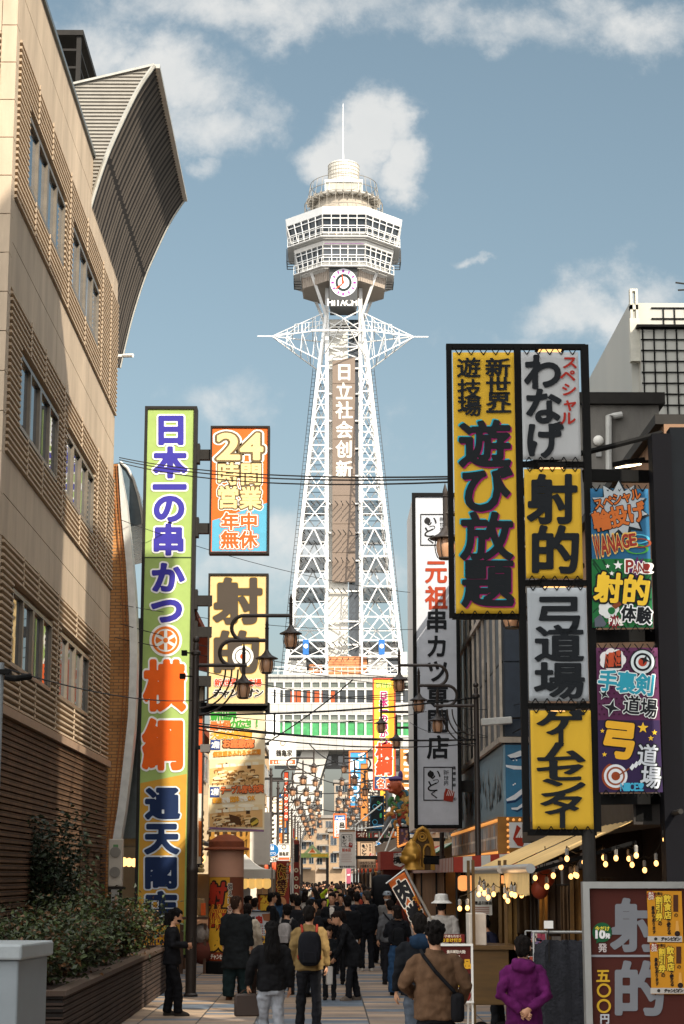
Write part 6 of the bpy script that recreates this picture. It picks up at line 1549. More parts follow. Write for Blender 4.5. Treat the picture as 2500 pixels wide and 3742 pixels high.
    if eyes:
        m = MB()
        for sd in (-1, 1): m.ell(Hd((sd * .031, .091, 1.607)), .013, .006, .005, 8, 5); m.ell(Hd((sd * .032, .092, 1.63)), .017, .005, .003, 8, 4)
        m.build('eyes', mat('eye_dark', '#1b1412', var=0), t, world=False)
        m = MB(); m.ell(Hd((0, .103, 1.536)), .02, .005, .004, 8, 5); m.build('mouth', mat('lip', '#8a4a40', var=0), t, world=False)
    if mask: m = MB(); m.ell(Hd((0, .045, 1.553)), .068, .072, .045, 12, 8, HM); m.build('mask', cloth(mask), t, smooth=True, world=False)
    if hat:
        m = MB(); c = Hd((0, -.01, 1.665)); rg = [[c + HM @ Vector((r_ * math.cos(a), r_ * 1.12 * math.sin(a), z)) for a in [2 * math.pi * i / 20 for i in range(20)]] for r_, z in (((.165, -.045), (.168, -.04), (.112, .0), (.106, .05), (.098, .09), (.05, .105), (.01, .107)) if hat[0] == 'bucket' else ((.1, -.01), (.099, .03), (.085, .065), (.04, .085), (.01, .088)))]
        m.rings(rg)
        if hat[0] == 'cap': m.rings([[c + HM @ Vector((.075 * math.cos(a), .09 + .085 * math.sin(a), z)) for a in [2 * math.pi * i / 14 for i in range(14)]] for z in (-.012, -.002)])
        m.build('hat', cloth(hat[1]), t, smooth=True, world=False)
    if extras:
        for x in extras: x(t, T, arm)
    return t
def rbox(t, name, c, sx, sy, sz, m_, b=.04, T=None):
    m = MB(); c = Vector(c); m.box(c - Vector((sx, sy, sz)) / 2, c + Vector((sx, sy, sz)) / 2)
    if T: m.v = [tuple(T(p)) for p in m.v]
    return m.build(name, m_, t, world=False, bevel=b, smooth=True)
def backpack(col, strap, sz=(.30, .15, .44), z=1.17):
    def f(t, T, arm):
        m = MB(); q = lambda y, w, h, o=0: [T((w * sz[0] / 2 * (abs(math.cos(a)) ** .6) * (1 if math.cos(a) > 0 else -1), y, z + o + h * sz[2] / 2 * (abs(math.sin(a)) ** .7) * (1 if math.sin(a) > 0 else -1))) for a in [2 * math.pi * k / 20 for k in range(20)]]
        m.rings([q(-.13, .8, .86), q(-.15, 1, 1), q(-.22, 1, 1), q(-.27, .95, .94, -.01), q(-.295, .78, .8, -.02)]); b = m.build('backpack', cloth(col), t, smooth=True, world=False); m = MB(); m.tube([T((-.10, -.293, z - .1)), T((.10, -.293, z - .1))], .008, 5)
        m2 = MB(); m2.box((-.10, -.32, z - .19), (.10, -.28, z - .04)); m2.v = [tuple(T(p)) for p in m2.v]; m2.build('pocket', cloth(col), b, world=False, bevel=.012)
        for sd in (-1, 1):
            m = MB(); m.tube([T(p) for p in ((sd * .10, -.15, 1.36), (sd * .105, -.08, 1.435), (sd * .11, .0, 1.455), (sd * .12, .09, 1.41), (sd * .13, .145, 1.3), (sd * .16, .13, 1.12), (sd * .15, -.14, 1.0))], .018, 6); m.build('strap', cloth(strap), t, world=False)
    return f
def crossbag(col, pz=(.2, -.02, .92), sd=-1, sz=(.1, .2, .22)):
    def f(t, T, arm):
        m = MB(); p = Vector(pz); m.tube([T(q) for q in ((p.x, p.y, p.z + .1), (p.x * .8, -.16, 1.1), (-p.x * .1, -.165, 1.28), (-p.x * .65, -.10, 1.42), (-p.x * .7, .0, 1.46), (-p.x * .4, .13, 1.35), (p.x * .5, .165, 1.15), (p.x * .98, .06, p.z + .1))], .017, 6); m.build('strap', cloth(col), t, world=False)
        rbox(t, 'bag', p, *sz, cloth(col), .04)
    return f
def handbag(col, i, sz, drop=.16, strap='#8a6a4a'):
    def f(t, T, arm):
        w = arm[i][3]; d = (arm[i][3] - arm[i][2]).normalized(); c = w + d * .07 - Vector((0, 0, drop + sz[2] / 2))
        rbox(t, 'bag', c, *sz, mat('bag_' + col.strip('#'), col, rough=.6, var=.15), .02)
        m = MB()
        for y in (-.03, .03): m.tube([c + Vector((-sz[0] * .3, y, sz[2] / 2)), c + Vector((-sz[0] * .15, y * .6, sz[2] / 2 + drop * .9)), c + Vector((0, 0, sz[2] / 2 + drop)), c + Vector((sz[0] * .15, y * .6, sz[2] / 2 + drop * .9)), c + Vector((sz[0] * .3, y, sz[2] / 2))], .007, 5)
        m.build('bag_handle', cloth(strap), t, world=False)
    return f
def phone(i):
    def f(t, T, arm):
        w = arm[i][3]; d = (arm[i][3] - arm[i][2]).normalized(); c = w + d * .1 + Vector((0, 0, .05)); m = MB(); m.box(c - Vector((.035, .005, .07)), c + Vector((.035, .005, .07))); m.build('phone', mat('phone_black', '#17181b', rough=.2, var=0), t, world=False, bevel=.006)
    return f
def at(px, Y): return (PY(px, 3450, Y).x, Y, 0.006)
RD = lambda e, w: (e, w)
HOLD = {'L': ((-.24, -.02, 1.15), (-.08, .24, 1.12)), 'R': ((.24, -.02, 1.15), (.08, .24, 1.14)), 'curl': 1.3}
BEHIND = {'L': ((-.245, -.10, 1.13), (-.03, -.185, .97)), 'R': ((.245, -.10, 1.13), (.05, -.205, .99)), 'nL': (0, -1, .2), 'nR': (0, -1, .2), 'curl': 1.0}
UP = {'L': ((-.27, .12, 1.55), (-.10, .28, 1.72)), 'R': ((.27, .12, 1.55), (.10, .28, 1.72)), 'curl': 1.2}
def people():
    P = person
    P('person in black with a face mask looking at a phone beside the lamp post', at(628, 29.6), 1.63, -82, '#17171a', '#141417', '#0e0b0a', fuzz=1, mask='#101012', arms=HOLD, head=(0, -18), extras=[phone(1)], hem=.82, wide=1.15, sleeve=1.15, eyes=True, feet=((-.07, -.06), (.08, .12)), shoe='#3a3632', hairlen=.16, voxel=.013)
    P('person in a long dark coat and wide dark green trousers walking away', at(862, 33.3), 1.78, -14, '#1d2022', '#1c2a2c', '#33231a', hem=.52, wide=1.65, sleeve=1.25, slim=1.15, head=(-25, 5), shoe='#6b4630', feet=((-.14, .02), (.15, .1)), voxel=.014)
    P('person in a cream cardigan half hidden behind the long dark coat', at(902, 34.2), 1.64, -6, '#b7ab98', '#2d211c', '#1a1310', hem=.8, wide=1.3, voxel=.014)
    P('person with long black hair in a black top and pale jeans carrying a brown bag', at(990, 22.6), 1.60, 8, '#141416', '#8c9097', '#0d0b0b', hairlen=.42, hem=.86, sleeve=1.2, slim=1.02, arms={'L': ((-.27, -.03, 1.14), (-.285, .06, .93))}, feet=((-.09, .1), (.1, -.1)), extras=[handbag('#33261f', 0, (.34, .14, .28), .05, '#33261f')], voxel=.013)
    P('person in a beige sweater wearing a black backpack with red patterned straps', at(1128, 26.6), 1.72, 3, '#78633f', '#191a1e', '#14100e', hem=.84, sleeve=1.12, slim=1.06, head=(-14, 0), extras=[backpack('#16171c', '#8a3226', (.33, .16, .48), 1.14)], coll=True, inner='#c9c4ba', feet=((-.12, .1), (.11, -.08)), voxel=.013)
    P('child in dark clothes looking down at something in both hands', at(1203, 33.3), 1.26, 172, '#17191c', '#191a1d', '#15100d', arms=HOLD, head=(0, -22), eyes=True, hem=.82, voxel=.016)
    P('person in a black coat bending forward and holding a white shopping bag', at(1293, 33.2), 1.60, 100, '#16171a', '#1b1c20', '#1d1411', lean=28, hem=.62, sleeve=1.2, slim=1.1, head=(10, -30), ponytail=True, arms={'abs': 1, 'L': ((-.25, .28, 1.02), (-.12, .40, .78)), 'R': ((.25, .26, 1.02), (.2, .42, .80))}, extras=[handbag('#b9b4ae', 1, (.30, .12, .34), .12, '#c9c4bc')], shoe='#6a6057', feet=((-.1, .12), (.1, -.1)), voxel=.014)
    P('person in a black jacket over a white shirt facing this way with a phone', at(1212, 42), 1.76, 176, '#191b1e', '#1d1e22', '#17120f', arms=HOLD, head=(-8, -4), eyes=True, inner='#cfc9c0', extras=[phone(0)])
    P('person with tied back hair and a pale face looking this way', at(1247, 45), 1.72, 165, '#201d1c', '#201f22', '#17100e', eyes=True, head=(0, -6))
    P('broad shouldered person in black seen from behind at the crowd edge', at(1272, 38), 1.74, 6, '#131417', '#17181b', '#120f0e', slim=1.2, sleeve=1.2)
    P('grey haired person in a black sports jacket and white soled shoes', at(1342, 43.4), 1.80, 14, '#15171b', '#191b20', '#3a3632', head=(35, 0), shoe='#c9c4bc', slim=1.1, sleeve=1.1)
    P('person in a pale grey cap and white mask walking this way', at(1418, 44), 1.76, 178, '#6d6c6b', '#2a2c30', '#241c18', hat=('cap', '#8f979f'), mask='#d0d0d0', eyes=True)
    P('person in a grey top with a dark strap across the back', at(1428, 38), 1.66, 10, '#57585b', '#202126', '#17110f', extras=[crossbag('#1c1c20')])
    P('person in blue dungarees with a small black backpack by the orange flag', at(1455, 34.6), 1.60, 4, '#1b1c20', '#2f4a6a', '#1a1310', wide=1.35, hem=.98, head=(35, -12), arms={'R': ((.25, .05, 1.14), (.12, .28, 1.25)), 'L': ((-.25, .05, 1.14), (-.1, .28, 1.2))}, extras=[backpack('#141518', '#141518', (.24, .13, .3), 1.15)], shoe='#1c1a19', hairlen=.12)
    P('person in a black jacket with a blue hood and grey jeans', at(1535, 20.6), 1.73, 6, '#16181c', '#4a525c', '#14100e', sleeve=1.15, slim=1.08, voxel=.012, feet=((-.1, -.04), (.1, .12)), extras=[lambda t, T, a: fuse_hood(t, T)])
    P('person in a brown suede jacket with a black bag slung across the back', at(1592, 17.6), 1.72, 2, '#5e4735', '#1b1b1f', '#120e0d', hem=.84, sleeve=1.15, slim=1.08, coll=True, fuzz=1, arms={'L': ((-.30, .0, 1.15), (-.20, .22, 1.05)), 'R': ((.29, -.02, 1.14), (.25, .14, .98))}, extras=[crossbag('#17171a', (.19, -.1, .95), 1, (.12, .2, .26)), phone(0)], voxel=.012)
    P('person in a white bucket hat and pale grey sweatshirt standing at the stall', at(1617, 31), 1.80, -6, '#a19c96', '#26272b', '#17120f', hat=('bucket', '#c9c7c2'), slim=1.1, sleeve=1.15)
    P('person in a purple hooded jacket with hands clasped behind the back', at(1912, 18.1), 1.57, -4, '#581a50', '#1d1f24', '#15100e', hood=1, hem=.74, sleeve=1.08, slim=1.0, arms=BEHIND, head=(-6, 0), voxel=.011)
    P('stall keeper in a dark apron bending over the counter', at(1818, 27), 1.62, 70, '#23263a', '#191a1d', '#100d0c', lean=18, head=(0, -20), arms=HOLD, fuzz=1)
    P('person in a neon yellow jacket photographing with both arms raised', at(1207, 56), 1.74, 180, '#b9d430', '#26282c', '#1c1512', arms=UP, head=(0, 8))
    P('person with dark curly hair under the white tent', at(905, 45.2), 1.66, -60, '#1c1b1d', '#202126', '#120e0c', fuzz=1, eyes=True)
    P('person in a pale blue denim jacket with hair tied at the nape', at(928, 44.4), 1.62, -40, '#8a97a0', '#2a2d34', '#1a1310', head=(25, 4), eyes=True)
    P('short haired person in black beside the red taiyaki flag', at(990, 44.6), 1.74, -80, '#141518', '#1a1b1f', '#100d0c', head=(10, 0))
    P('person with a pale grey backpack and tied hair at the food cart', at(1046, 34.8), 1.62, -12, '#18191c', '#1b1c20', '#120e0d', head=(20, 0), extras=[backpack('#8f8a88', '#77726f', (.26, .15, .38), 1.18)])
    P('person in dark clothes looking sideways behind the beige sweater', at(1136, 34), 1.72, -30, '#16171a', '#1a1b1f', '#120f0d', head=(-40, 0))
    P('tall person in a charcoal coat walking deeper into the crowd', at(1085, 40), 1.72, 5, '#1d1e22', '#1b1c20', '#15110f')
    P('person in a striped scarf near the folded menu board', at(1068, 46), 1.7, 0, '#2a2623', '#1f2024', '#1a1411')
    P('person in dark navy beside the grey haired person', at(1306, 47), 1.72, 3, '#1a1f2a', '#1c1d21', '#15110f')
    # the crowd farther up the street: a few figures, copied
    pal = [('#1c1d20', '#1d1f24', '#16110f', 0, 0), ('#2a2522', '#23242a', '#1c1411', 180, 1), ('#6d6862', '#202126', '#15110f', 0, 0), ('#34506e', '#2a3444', '#191310', 10, .3), ('#8b8578', '#26272b', '#1a1310', 180, 1), ('#8e3a2a', '#1d1e22', '#171210', -8, 0), ('#b9b4ac', '#3a3d44', '#1b1411', 4, .3), ('#15161a', '#17181c', '#241a15', 176, 1)]
    T0 = []
    for i, (tp, lg, hr, fc, ey) in enumerate(pal):
        T0.append(P('person in a thick crowd far up the shopping street', (0, 0, 0), 1.68, fc, tp, lg, hr, voxel=.026, hairlen=.25 if ey == .3 else 0, group='far crowd on the street', eyes=ey == 1))
    rnd = random.Random(99); used = set()
    slots = []
    for r_ in range(34):
        Y = 47.5 + r_ * 2.6 + rnd.uniform(-.6, .6); n = 3 if r_ < 5 else 4
        for k in range(n):
            x = -1.75 + (k + rnd.uniform(.1, .9)) * (4.1 / n)
            slots.append((x, Y))
    for i, (x, Y) in enumerate(slots):
        src = T0[rnd.randrange(8)] if i >= 8 else T0[i]
        o = src if i < 8 else dup(src)
        f = rnd.choice([0, 0, 0, 180]) if src['label'] else 0
        o.location = (x, Y, 0); o.rotation_euler.z += R(rnd.uniform(-30, 30)); sc = rnd.uniform(1.56, 1.80) / 1.72; o.scale = (sc, sc, sc)
def fuse_hood(t, T):
    m = MB(); m.ell(T((0, -.10, 1.43)), .13, .08, .09, 12, 8); m.tube([T((.085 * math.cos(a), -.01 + .08 * math.sin(a), 1.46)) for a in [2 * math.pi * i / 14 for i in range(15)]], .034, 8)
    fuse(m, .014, 2).build('hood', cloth('#1a2c40'), t, smooth=True, world=False)
people()
# ------------------------------------------------------------------ street lamps: three lanterns on S-shaped arms
LEN = mat('lantern_glass', '#b98d6c', rough=.35, var=.12, scale=6, spec=.5)
LAMPIRON = mat('lamp_iron', '#332c28', rough=.45, metal=.2, var=.25, scale=5)
def lamp_post():
    s = 1
    t = thing('street_lamp', 'dark iron street lamp with three lanterns on curling arms', 'street lamp', (0, 0, 0), 'street lamps along the street')
    m = MB(); m.lathe([(.13, 0), (.13, .04), (.098, .07), (.098, 2.2), (.11, 2.22), (.11, 2.3), (.07, 2.36), (.062, 6.2), (.09, 6.22), (.09, 6.27), (.055, 6.3), (.055, 6.42), (.03, 6.46)], (0, 0, 0), 14); m.ell((0, 0, 6.5), .065, .065, .07, 10, 8); m.build('pole', LAMPIRON, t, smooth=True, world=False)
    h = (6.02, 6.49, 6.96); lx = (.9, 1.33, 1.78); rr = .235
    for i in range(3):
        a = MB(); z = h[i]
        if i == 0: a.tube([(.06, 0, z), (lx[0], 0, z)], .036, 8)
        else:
            cx = .68 + .22 * (i - 1); zc = (h[i - 1] + z) / 2
            pts = [(cx + .28, 0, h[i - 1] + .002), (cx, 0, h[i - 1] + .002)] + [(cx - rr * math.sin(R(q)), 0, zc - rr * math.cos(R(q))) for q in range(15, 180, 15)] + [(cx, 0, z), (lx[i], 0, z)]
            a.tube(pts, .036, 8)
        a.tube([(lx[i], 0, z - .2), (lx[i], 0, z + .22)], .034, 8); a.tube([(lx[i], 0, z + .22), (lx[i], 0, z + .235), (lx[i], 0, z + .25), (lx[i], 0, z + .30), (lx[i], 0, z + .42)], [.034, .045, .028, .036, .004], 8)
        a.build('arm', LAMPIRON, t, smooth=True, world=False)
        b = MB(); zl = z - .2
        b.lathe([(.03, zl + .03), (.05, zl - .02), (.1, zl - .08), (.21, zl - .135), (.215, zl - .15), (.12, zl - .15)], (lx[i], 0, 0), 16)
        b.lathe([(.085, zl - .43), (.10, zl - .42), (.10, zl - .405)], (lx[i], 0, 0), 14)
        for k in range(6):
            q = 2 * math.pi * k / 6; c, s_ = math.cos(q), math.sin(q)
            b.tube([(lx[i] + r * c, s_ * r, zl + zz) for r, zz in ((.128, -.15), (.146, -.24), (.136, -.33), (.105, -.41))], .008, 5)
        bo = b.build('lantern', LAMPIRON, t, smooth=True, world=False)
        g = MB(); g.lathe([(.11, zl - .151), (.13, zl - .24), (.12, zl - .33), (.092, zl - .404)], (lx[i], 0, 0), 14); g.build('shade', LEN, bo, smooth=True, world=False)
    b = MB()
    for k, r in enumerate((.50, .62, .74)):
        b.tube([(.07 + r * math.sin(R(q)) * .98, 0, 5.98 - (r + .14) + (r + .1) * (1 - math.cos(R(q)))) for q in range(0, 91, 9)], .018, 6)
    b.build('brace', LAMPIRON, t, smooth=True, world=False)
    return t
L0 = lamp_post()
first = True
pos = [(PY(695, 3620, 34.3).x, 34.3, 0)] + [(-2.3, y, 0) for y in (77, 88.5, 100, 112, 124, 137, 151, 166)] + [(x, y, 1) for x, y in ((3.4, 24.35), (3.5, 42.6))] + [(3.45, 55, 1)] + [(2.55, y, 1) for y in (77, 88, 99.5, 111, 123, 136, 150, 165)]
for i, (x, y, east) in enumerate(pos):
    o = L0 if i == 0 else dup(L0)
    o.location = (x, y, 0); o.rotation_euler.z = math.pi if east else 0
    if y < 60: o['label'] = {0: 'dark iron street lamp with three lanterns between the green sign and the phone user', 9: 'dark iron street lamp half hidden behind the tall yellow banner', 10: 'dark iron street lamp standing in front of the wave mural', 11: 'dark iron street lamp whose lanterns peek from behind the white box sign'}[i if i in (0, 9, 10, 11) else 0]
    else: o['label'] = 'dark iron street lamp in the far crowd of lanterns before the tower'
# box and small camera strapped to the pole
def pole_bits():
    p = (pos[0][0], 34.3, 0); t = thing('pole_box', 'small beige control box strapped to the lamp post', 'control box', (p[0] + .2, 34.3, 4.7))
    a, b = PY(735, 2720, 34.2), PY(765, 2748, 34.2); m = MB(); m.box((a.x - .02, 34.15, b.z), (b.x, 34.4, a.z)); m.build('casing', mat('beige_casing', '#b5ada0'), t)
    m = MB(); m.box((p[0] + .05, 34.2, b.z + .05), (a.x - .021, 34.3, b.z + .12)); m.build('strap', STEEL, t)
    for lab, px, py in (('small dark camera on the lamp post level with the round crest', 672, 2385), ('small dark sensor on the lamp post below the lowest arm', 665, 2470)):
        q = PY(px, py, 34.2); t = thing('security_camera', lab, 'camera', q); m = MB(); m.box(q + Vector((-.05, -.06, -.05)), q + Vector((.05, .1, .04))); m.tube([q, q + Vector((.2, .1, 0))], .015, 6); m.build('casing', BLACK, t)
pole_bits()
def road_signs():
    for lab, px, py, Y, x, txt in (('round blue road sign with white walkers and bicycle on the west side', 995, 3107, 76.7, -2.3, '9-26'), ('round blue road sign with white walkers and bicycle on the east side', 1377, 3098, 76.7, 2.55, '9-22')):
        c = PY(px, py, Y); t = thing('road_sign', lab, 'road sign', c); r = .265
        ring = lambda rad, d: [c + Vector((rad * math.cos(2 * math.pi * k / 28), d, rad * math.sin(2 * math.pi * k / 28))) for k in range(28)]
        MB().rings([ring(r, 0), ring(r, .03)]).build('disc', paint('#d8dadc'), t)
        MB().rings([ring(r * .93, -.006), ring(r * .93, -.001)]).build('blue_face', paint('#1d6aa6'), t)
        F = Face(Y - .006, t, gap=.01); k = r * FPX / Y
        for dx, h in ((-.12, .62), (.16, .5)):
            X, Yp = px + dx * k - k * .1, py - k * .38; F.ring(X, Yp - k * .28, 0, k * .1, '#e4e6e8', 1, 10); F.poly([(X - k * .12, Yp - k * .14), (X - k * .1, Yp + k * .35), (X + k * .1, Yp + k * .35), (X + k * .12, Yp - k * .14)], '#e4e6e8', 1)
        for dx in (-.24, .28): F.ring(px + dx * k, py + k * .5, k * .14, k * .2, '#e4e6e8', 1, 14)
        F.poly([(px - .2 * k, py + .5 * k), (px, py + .25 * k), (px + .25 * k, py + .48 * k), (px + .02 * k, py + .32 * k)], '#e4e6e8', 1.2); F.done('pictogram')
        a = MB(); p0, p1 = PY(px - 17, py + 43, Y), PY(px + 17, py + 27, Y); a.box((p0.x, Y, p0.z), (p1.x, Y + .02, p1.z)); a.build('plate', WHITE, t)
        F = Face(Y, t, gap=.008); F.text(txt, px, py + 35, 28, 11, '#26282c', 1, .04, fit=True); F.done()
        MB().beam((c.x, Y + .04, c.z), (x, Y + .06, c.z), .04).build('bracket', STEEL, t)
road_signs()

# ------------------------------------------------------------------ overhead cables
CAB = mat('black_cable', '#121212', rough=.6, var=0)
def cables():
    L = [((435, 1672, 42), (1640, 1742, 20.6), .15, .011), ((435, 1680, 42), (1640, 1750, 20.6), .17, .011), ((435, 1690, 42), (1640, 1762, 20.6), .2, .011),
         ((700, 2612, 34.3), (1750, 2548, 42.6), .1, .02), ((700, 2650, 34.3), (1745, 2702, 42.6), .12, .02), ((700, 2662, 34.3), (1745, 2716, 42.6), .2, .014), ((700, 2640, 34.3), (1500, 2696, 55), .12, .012),
         ((700, 2600, 34.3), (1560, 2600, 50), .25, .009), ((975, 2714, 84), (1292, 2484, 78), .1, .03), ((980, 2528, 60), (1480, 2540, 50), .15, .012), ((980, 2540, 60), (1480, 2532, 50), .1, .012),
         ((440, 1900, 42), (1500, 2165, 50), .25, .008), ((440, 2210, 42), (1510, 2300, 50), .2, .008), ((440, 2280, 42), (1490, 2480, 50), .2, .010), ((420, 2330, 42), (1490, 2510, 50), .1, .010), ((690, 2440, 34.3), (1480, 2560, 50), .15, .009),
         ((8, 2440, 20), (700, 2560, 34.3), .12, .009), ((1130, 2720, 90), (1360, 2735, 88), .8, .03), ((1000, 2730, 88), (1230, 2780, 86), .5, .03), ((1080, 2800, 100), (1380, 2860, 100), .5, .03), ((1040, 2880, 110), (1370, 2870, 110), .4, .03),
         ((1060, 2920, 120), (1340, 2960, 120), .4, .035), ((1500, 2640, 50), (1745, 2650, 42.6), .25, .008), ((1690, 2588, 50), (1940, 2560, 40), .1, .01), ((1690, 2676, 50), (1935, 2650, 40), .2, .009), ((1690, 2640, 50), (1935, 2640, 40), .35, .009)]
    for i, (a, b, sag, r) in enumerate(L):
        p, q = PY(*a), PY(*b); n = 18
        o = MB().tube([p.lerp(q, k / n) - Vector((0, 0, sag * 4 * (k / n) * (1 - k / n))) for k in range(n + 1)], r, 5).build('overhead_cable', CAB)
        tag(o, 'thin black overhead cable slung across the street', 'cable', 'overhead cables across the street')
    b = MB()
cables()
def utility():
    q = PY(5, 2422, 20.0); t = thing('utility_pole', 'pale grey pole top with a cable clamp at the tan building', 'pole', (q.x - .02, 20, 0))
    MB().tube([(q.x - .02, 20, 0), (q.x - .02, 20, q.z)], .05, 12).build('pole', mat('pale_grey_pole', '#7f868a', rough=.5), t)
    m = MB(); z = PY(10, 2448, 20).z; m.box((q.x - .1, 19.93, z - .05), (q.x + .1, 20.07, z)); m.tube([(q.x + .05, 19.95, z - .08), (q.x + .16, 19.95, z - .1), (q.x + .3, 20.1, z - .06)], .035, 8); m.build('clamp', BLACK, t)
    t = thing('tube_light', 'white tube light fitting above the wave mural', 'light fitting', PY(1815, 2636, 41.7)); a, b = PY(1760, 2640, 41.7), PY(1872, 2632, 41.7)
    MB().beam(a, b, .22, .16).build('housing', mat('fitting_white', '#b9bab6', rough=.4), t, bevel=.02); MB().beam(a.lerp(b, .7) + Vector((0, 0, .05)), a.lerp(b, .7) + Vector((.6, .3, .1)), .04).build('bracket', STEEL, t)
utility()

# ------------------------------------------------------------------ planter, shrubs, cabinet
def planter():
    t = thing('brick_planter', 'long low planter of dark ribbed tile beside the pavement', 'planter', (-3.9, 29, 0)); X0, X1, Y0, Y1, H = -4.85, -3.02, 21.8, 36.0, .82
    m = MB(); z = .02
    DT = brick('planter_tile', (1, 2), .3, .08, '#4a3b33', '#40342e', '#1d1815', ms=.006, bump=.2)
    while z < H - .05: m.box((X0, Y0, z), (X1, Y1, z + .052)); z += .074
    m.build('ribbed_wall', DT, t)
    m = MB(); m.box((X0 + .02, Y0 + .02, 0), (X1 - .02, Y1 - .02, H - .03)); m.build('core', mat('soil', '#2a211b', rough=.95), t)
    c = MB()
    for a, b in (((X1 - .16, Y0 - .02), (X1 + .03, Y1 + .02)), ((X0, Y0 - .02), (X0 + .16, Y1 + .02)), ((X0 + .161, Y0 - .02), (X1 - .161, Y0 + .16)), ((X0 + .161, Y1 - .16), (X1 - .161, Y1 + .02))): c.box((a[0], a[1], H - .029), (b[0], b[1], H + .03))
    c.build('coping', mat('planter_coping', '#54463d', rough=.35, var=.25), t)
planter()
def leafmat(n, c, v=.5): return mat(n, c, rough=.55, var=v, scale=5)
LEAVES = [leafmat('leaf_dark_green', '#222d15'), leafmat('leaf_green', '#333f18'), leafmat('leaf_rust', '#523619'), leafmat('leaf_ivy', '#1c2917')]
def shrub(name, label, cat, c, r, h, n, mats, rnd, leaf=.055, group=None, stems=7):
    t = thing(name, label, cat, c, group); st = MB(); lf = MB(); c = Vector(c)
    for i in range(stems):
        a = rnd.uniform(0, 6.28); q = rnd.uniform(.2, .95); tip = c + Vector((math.cos(a) * r * q, math.sin(a) * r * q, h * rnd.uniform(.55, 1)))
        mid = c.lerp(tip, .5) + Vector((rnd.uniform(-.05, .05), rnd.uniform(-.05, .05), h * .1)); st.tube([c + Vector((rnd.uniform(-.08, .08), rnd.uniform(-.08, .08), 0)), mid, tip], [.014, .01, .004], 5)
        for k in range(n // stems):
            f = rnd.random() ** .6; b = (c.lerp(mid, f * 2) if f < .5 else mid.lerp(tip, f * 2 - 1))
            p = b + Vector((rnd.gauss(0, .16 * r + .05), rnd.gauss(0, .16 * r + .05), rnd.gauss(0, .1 * h + .02)))
            d = Vector((rnd.gauss(0, 1), rnd.gauss(0, 1), rnd.gauss(-.1, .6))).normalized(); s = d.cross(Vector((rnd.gauss(0, 1), rnd.gauss(0, 1), 1))).normalized(); L_ = leaf * rnd.uniform(.6, 1.3)
            lf.k = rnd.choices(range(len(mats)), [5, 4, 2, 2][:len(mats)])[0]
            up = s.cross(d) * (L_ * .16)
            lf.add([p, p + d * L_ * .5 + s * L_ * .3 + up, p + d * L_, p + d * L_ * .5 - s * L_ * .3 + up], [(0, 1, 2, 3)])
    st.build('stem', mat('twig_brown', '#3b2b1f', rough=.9), t); lf.build('foliage', mats, t)
rnd = random.Random(21)
LB = ['low', 'rounded', 'rusty tipped', 'spreading', 'tall', 'bushy', 'dark', 'ragged', 'arching']
for i in range(13):
    y = 22.6 + i * 1.02; x = -3.75 + .35 * math.sin(i * 2.3)
    shrub('nandina_shrub', 'leafy green and rust shrub growing in the ribbed planter', 'shrub', (x, y, .8), .75, .55 + .35 * rnd.random() + (.25 if 5 < i < 12 else 0), 1500, [LEAVES[1], LEAVES[0], LEAVES[2]], rnd, .085, 'shrubs in the planter', 12)
for i in range(9):
    y = 22.3 + i * 1.5; shrub('nandina_shrub', 'leafy green and rust shrub growing in the ribbed planter', 'shrub', (-4.5, y, .8), .6, .7 + .3 * rnd.random(), 700, [LEAVES[0], LEAVES[1]], rnd, .08, 'shrubs in the planter', 9)
shrub('climbing_tree', 'thin young tree with ivy like leaves against the brown tiled base', 'tree', (-4.7, 31.5, .8), .55, 2.2, 2200, [LEAVES[3], LEAVES[0]], rnd, .10, None, 10)
shrub('climbing_tree', 'leaning shoot with large leaves reaching out over the shrubs', 'tree', (-4.4, 33.5, .8), .7, 2.3, 800, [LEAVES[3], LEAVES[0]], rnd, .11, None, 5)
def cabinet():
    t = thing('utility_cabinet', 'pale grey steel utility cabinet with a lid at the planter end', 'utility cabinet', (-3.7, 20.0, 0), rz=R(-7)); CG = mat('cabinet_grey', '#7d868c', rough=.5, var=.12, scale=2)
    MB().box((-.9, -.55, 0), (.62, .55, 1.30)).build('body', CG, t, world=False, bevel=.02)
    MB().box((-.95, -.62, 1.301), (.67, .6, 1.46)).build('lid', mat('cabinet_lid', '#939b9f', rough=.45), t, world=False, bevel=.025)
    MB().box((-.15, -.562, .15), (-.135, -.551, 1.2)).build('door_seam', BLACK, t, world=False); MB().box((-.3, -.59, .7), (-.24, -.551, .82)).build('handle', STEEL, t, world=False)
    MB().box((-1.0, -.65, 0), (.7, .65, .08)).build('plinth', CONC, t, world=False)
cabinet()
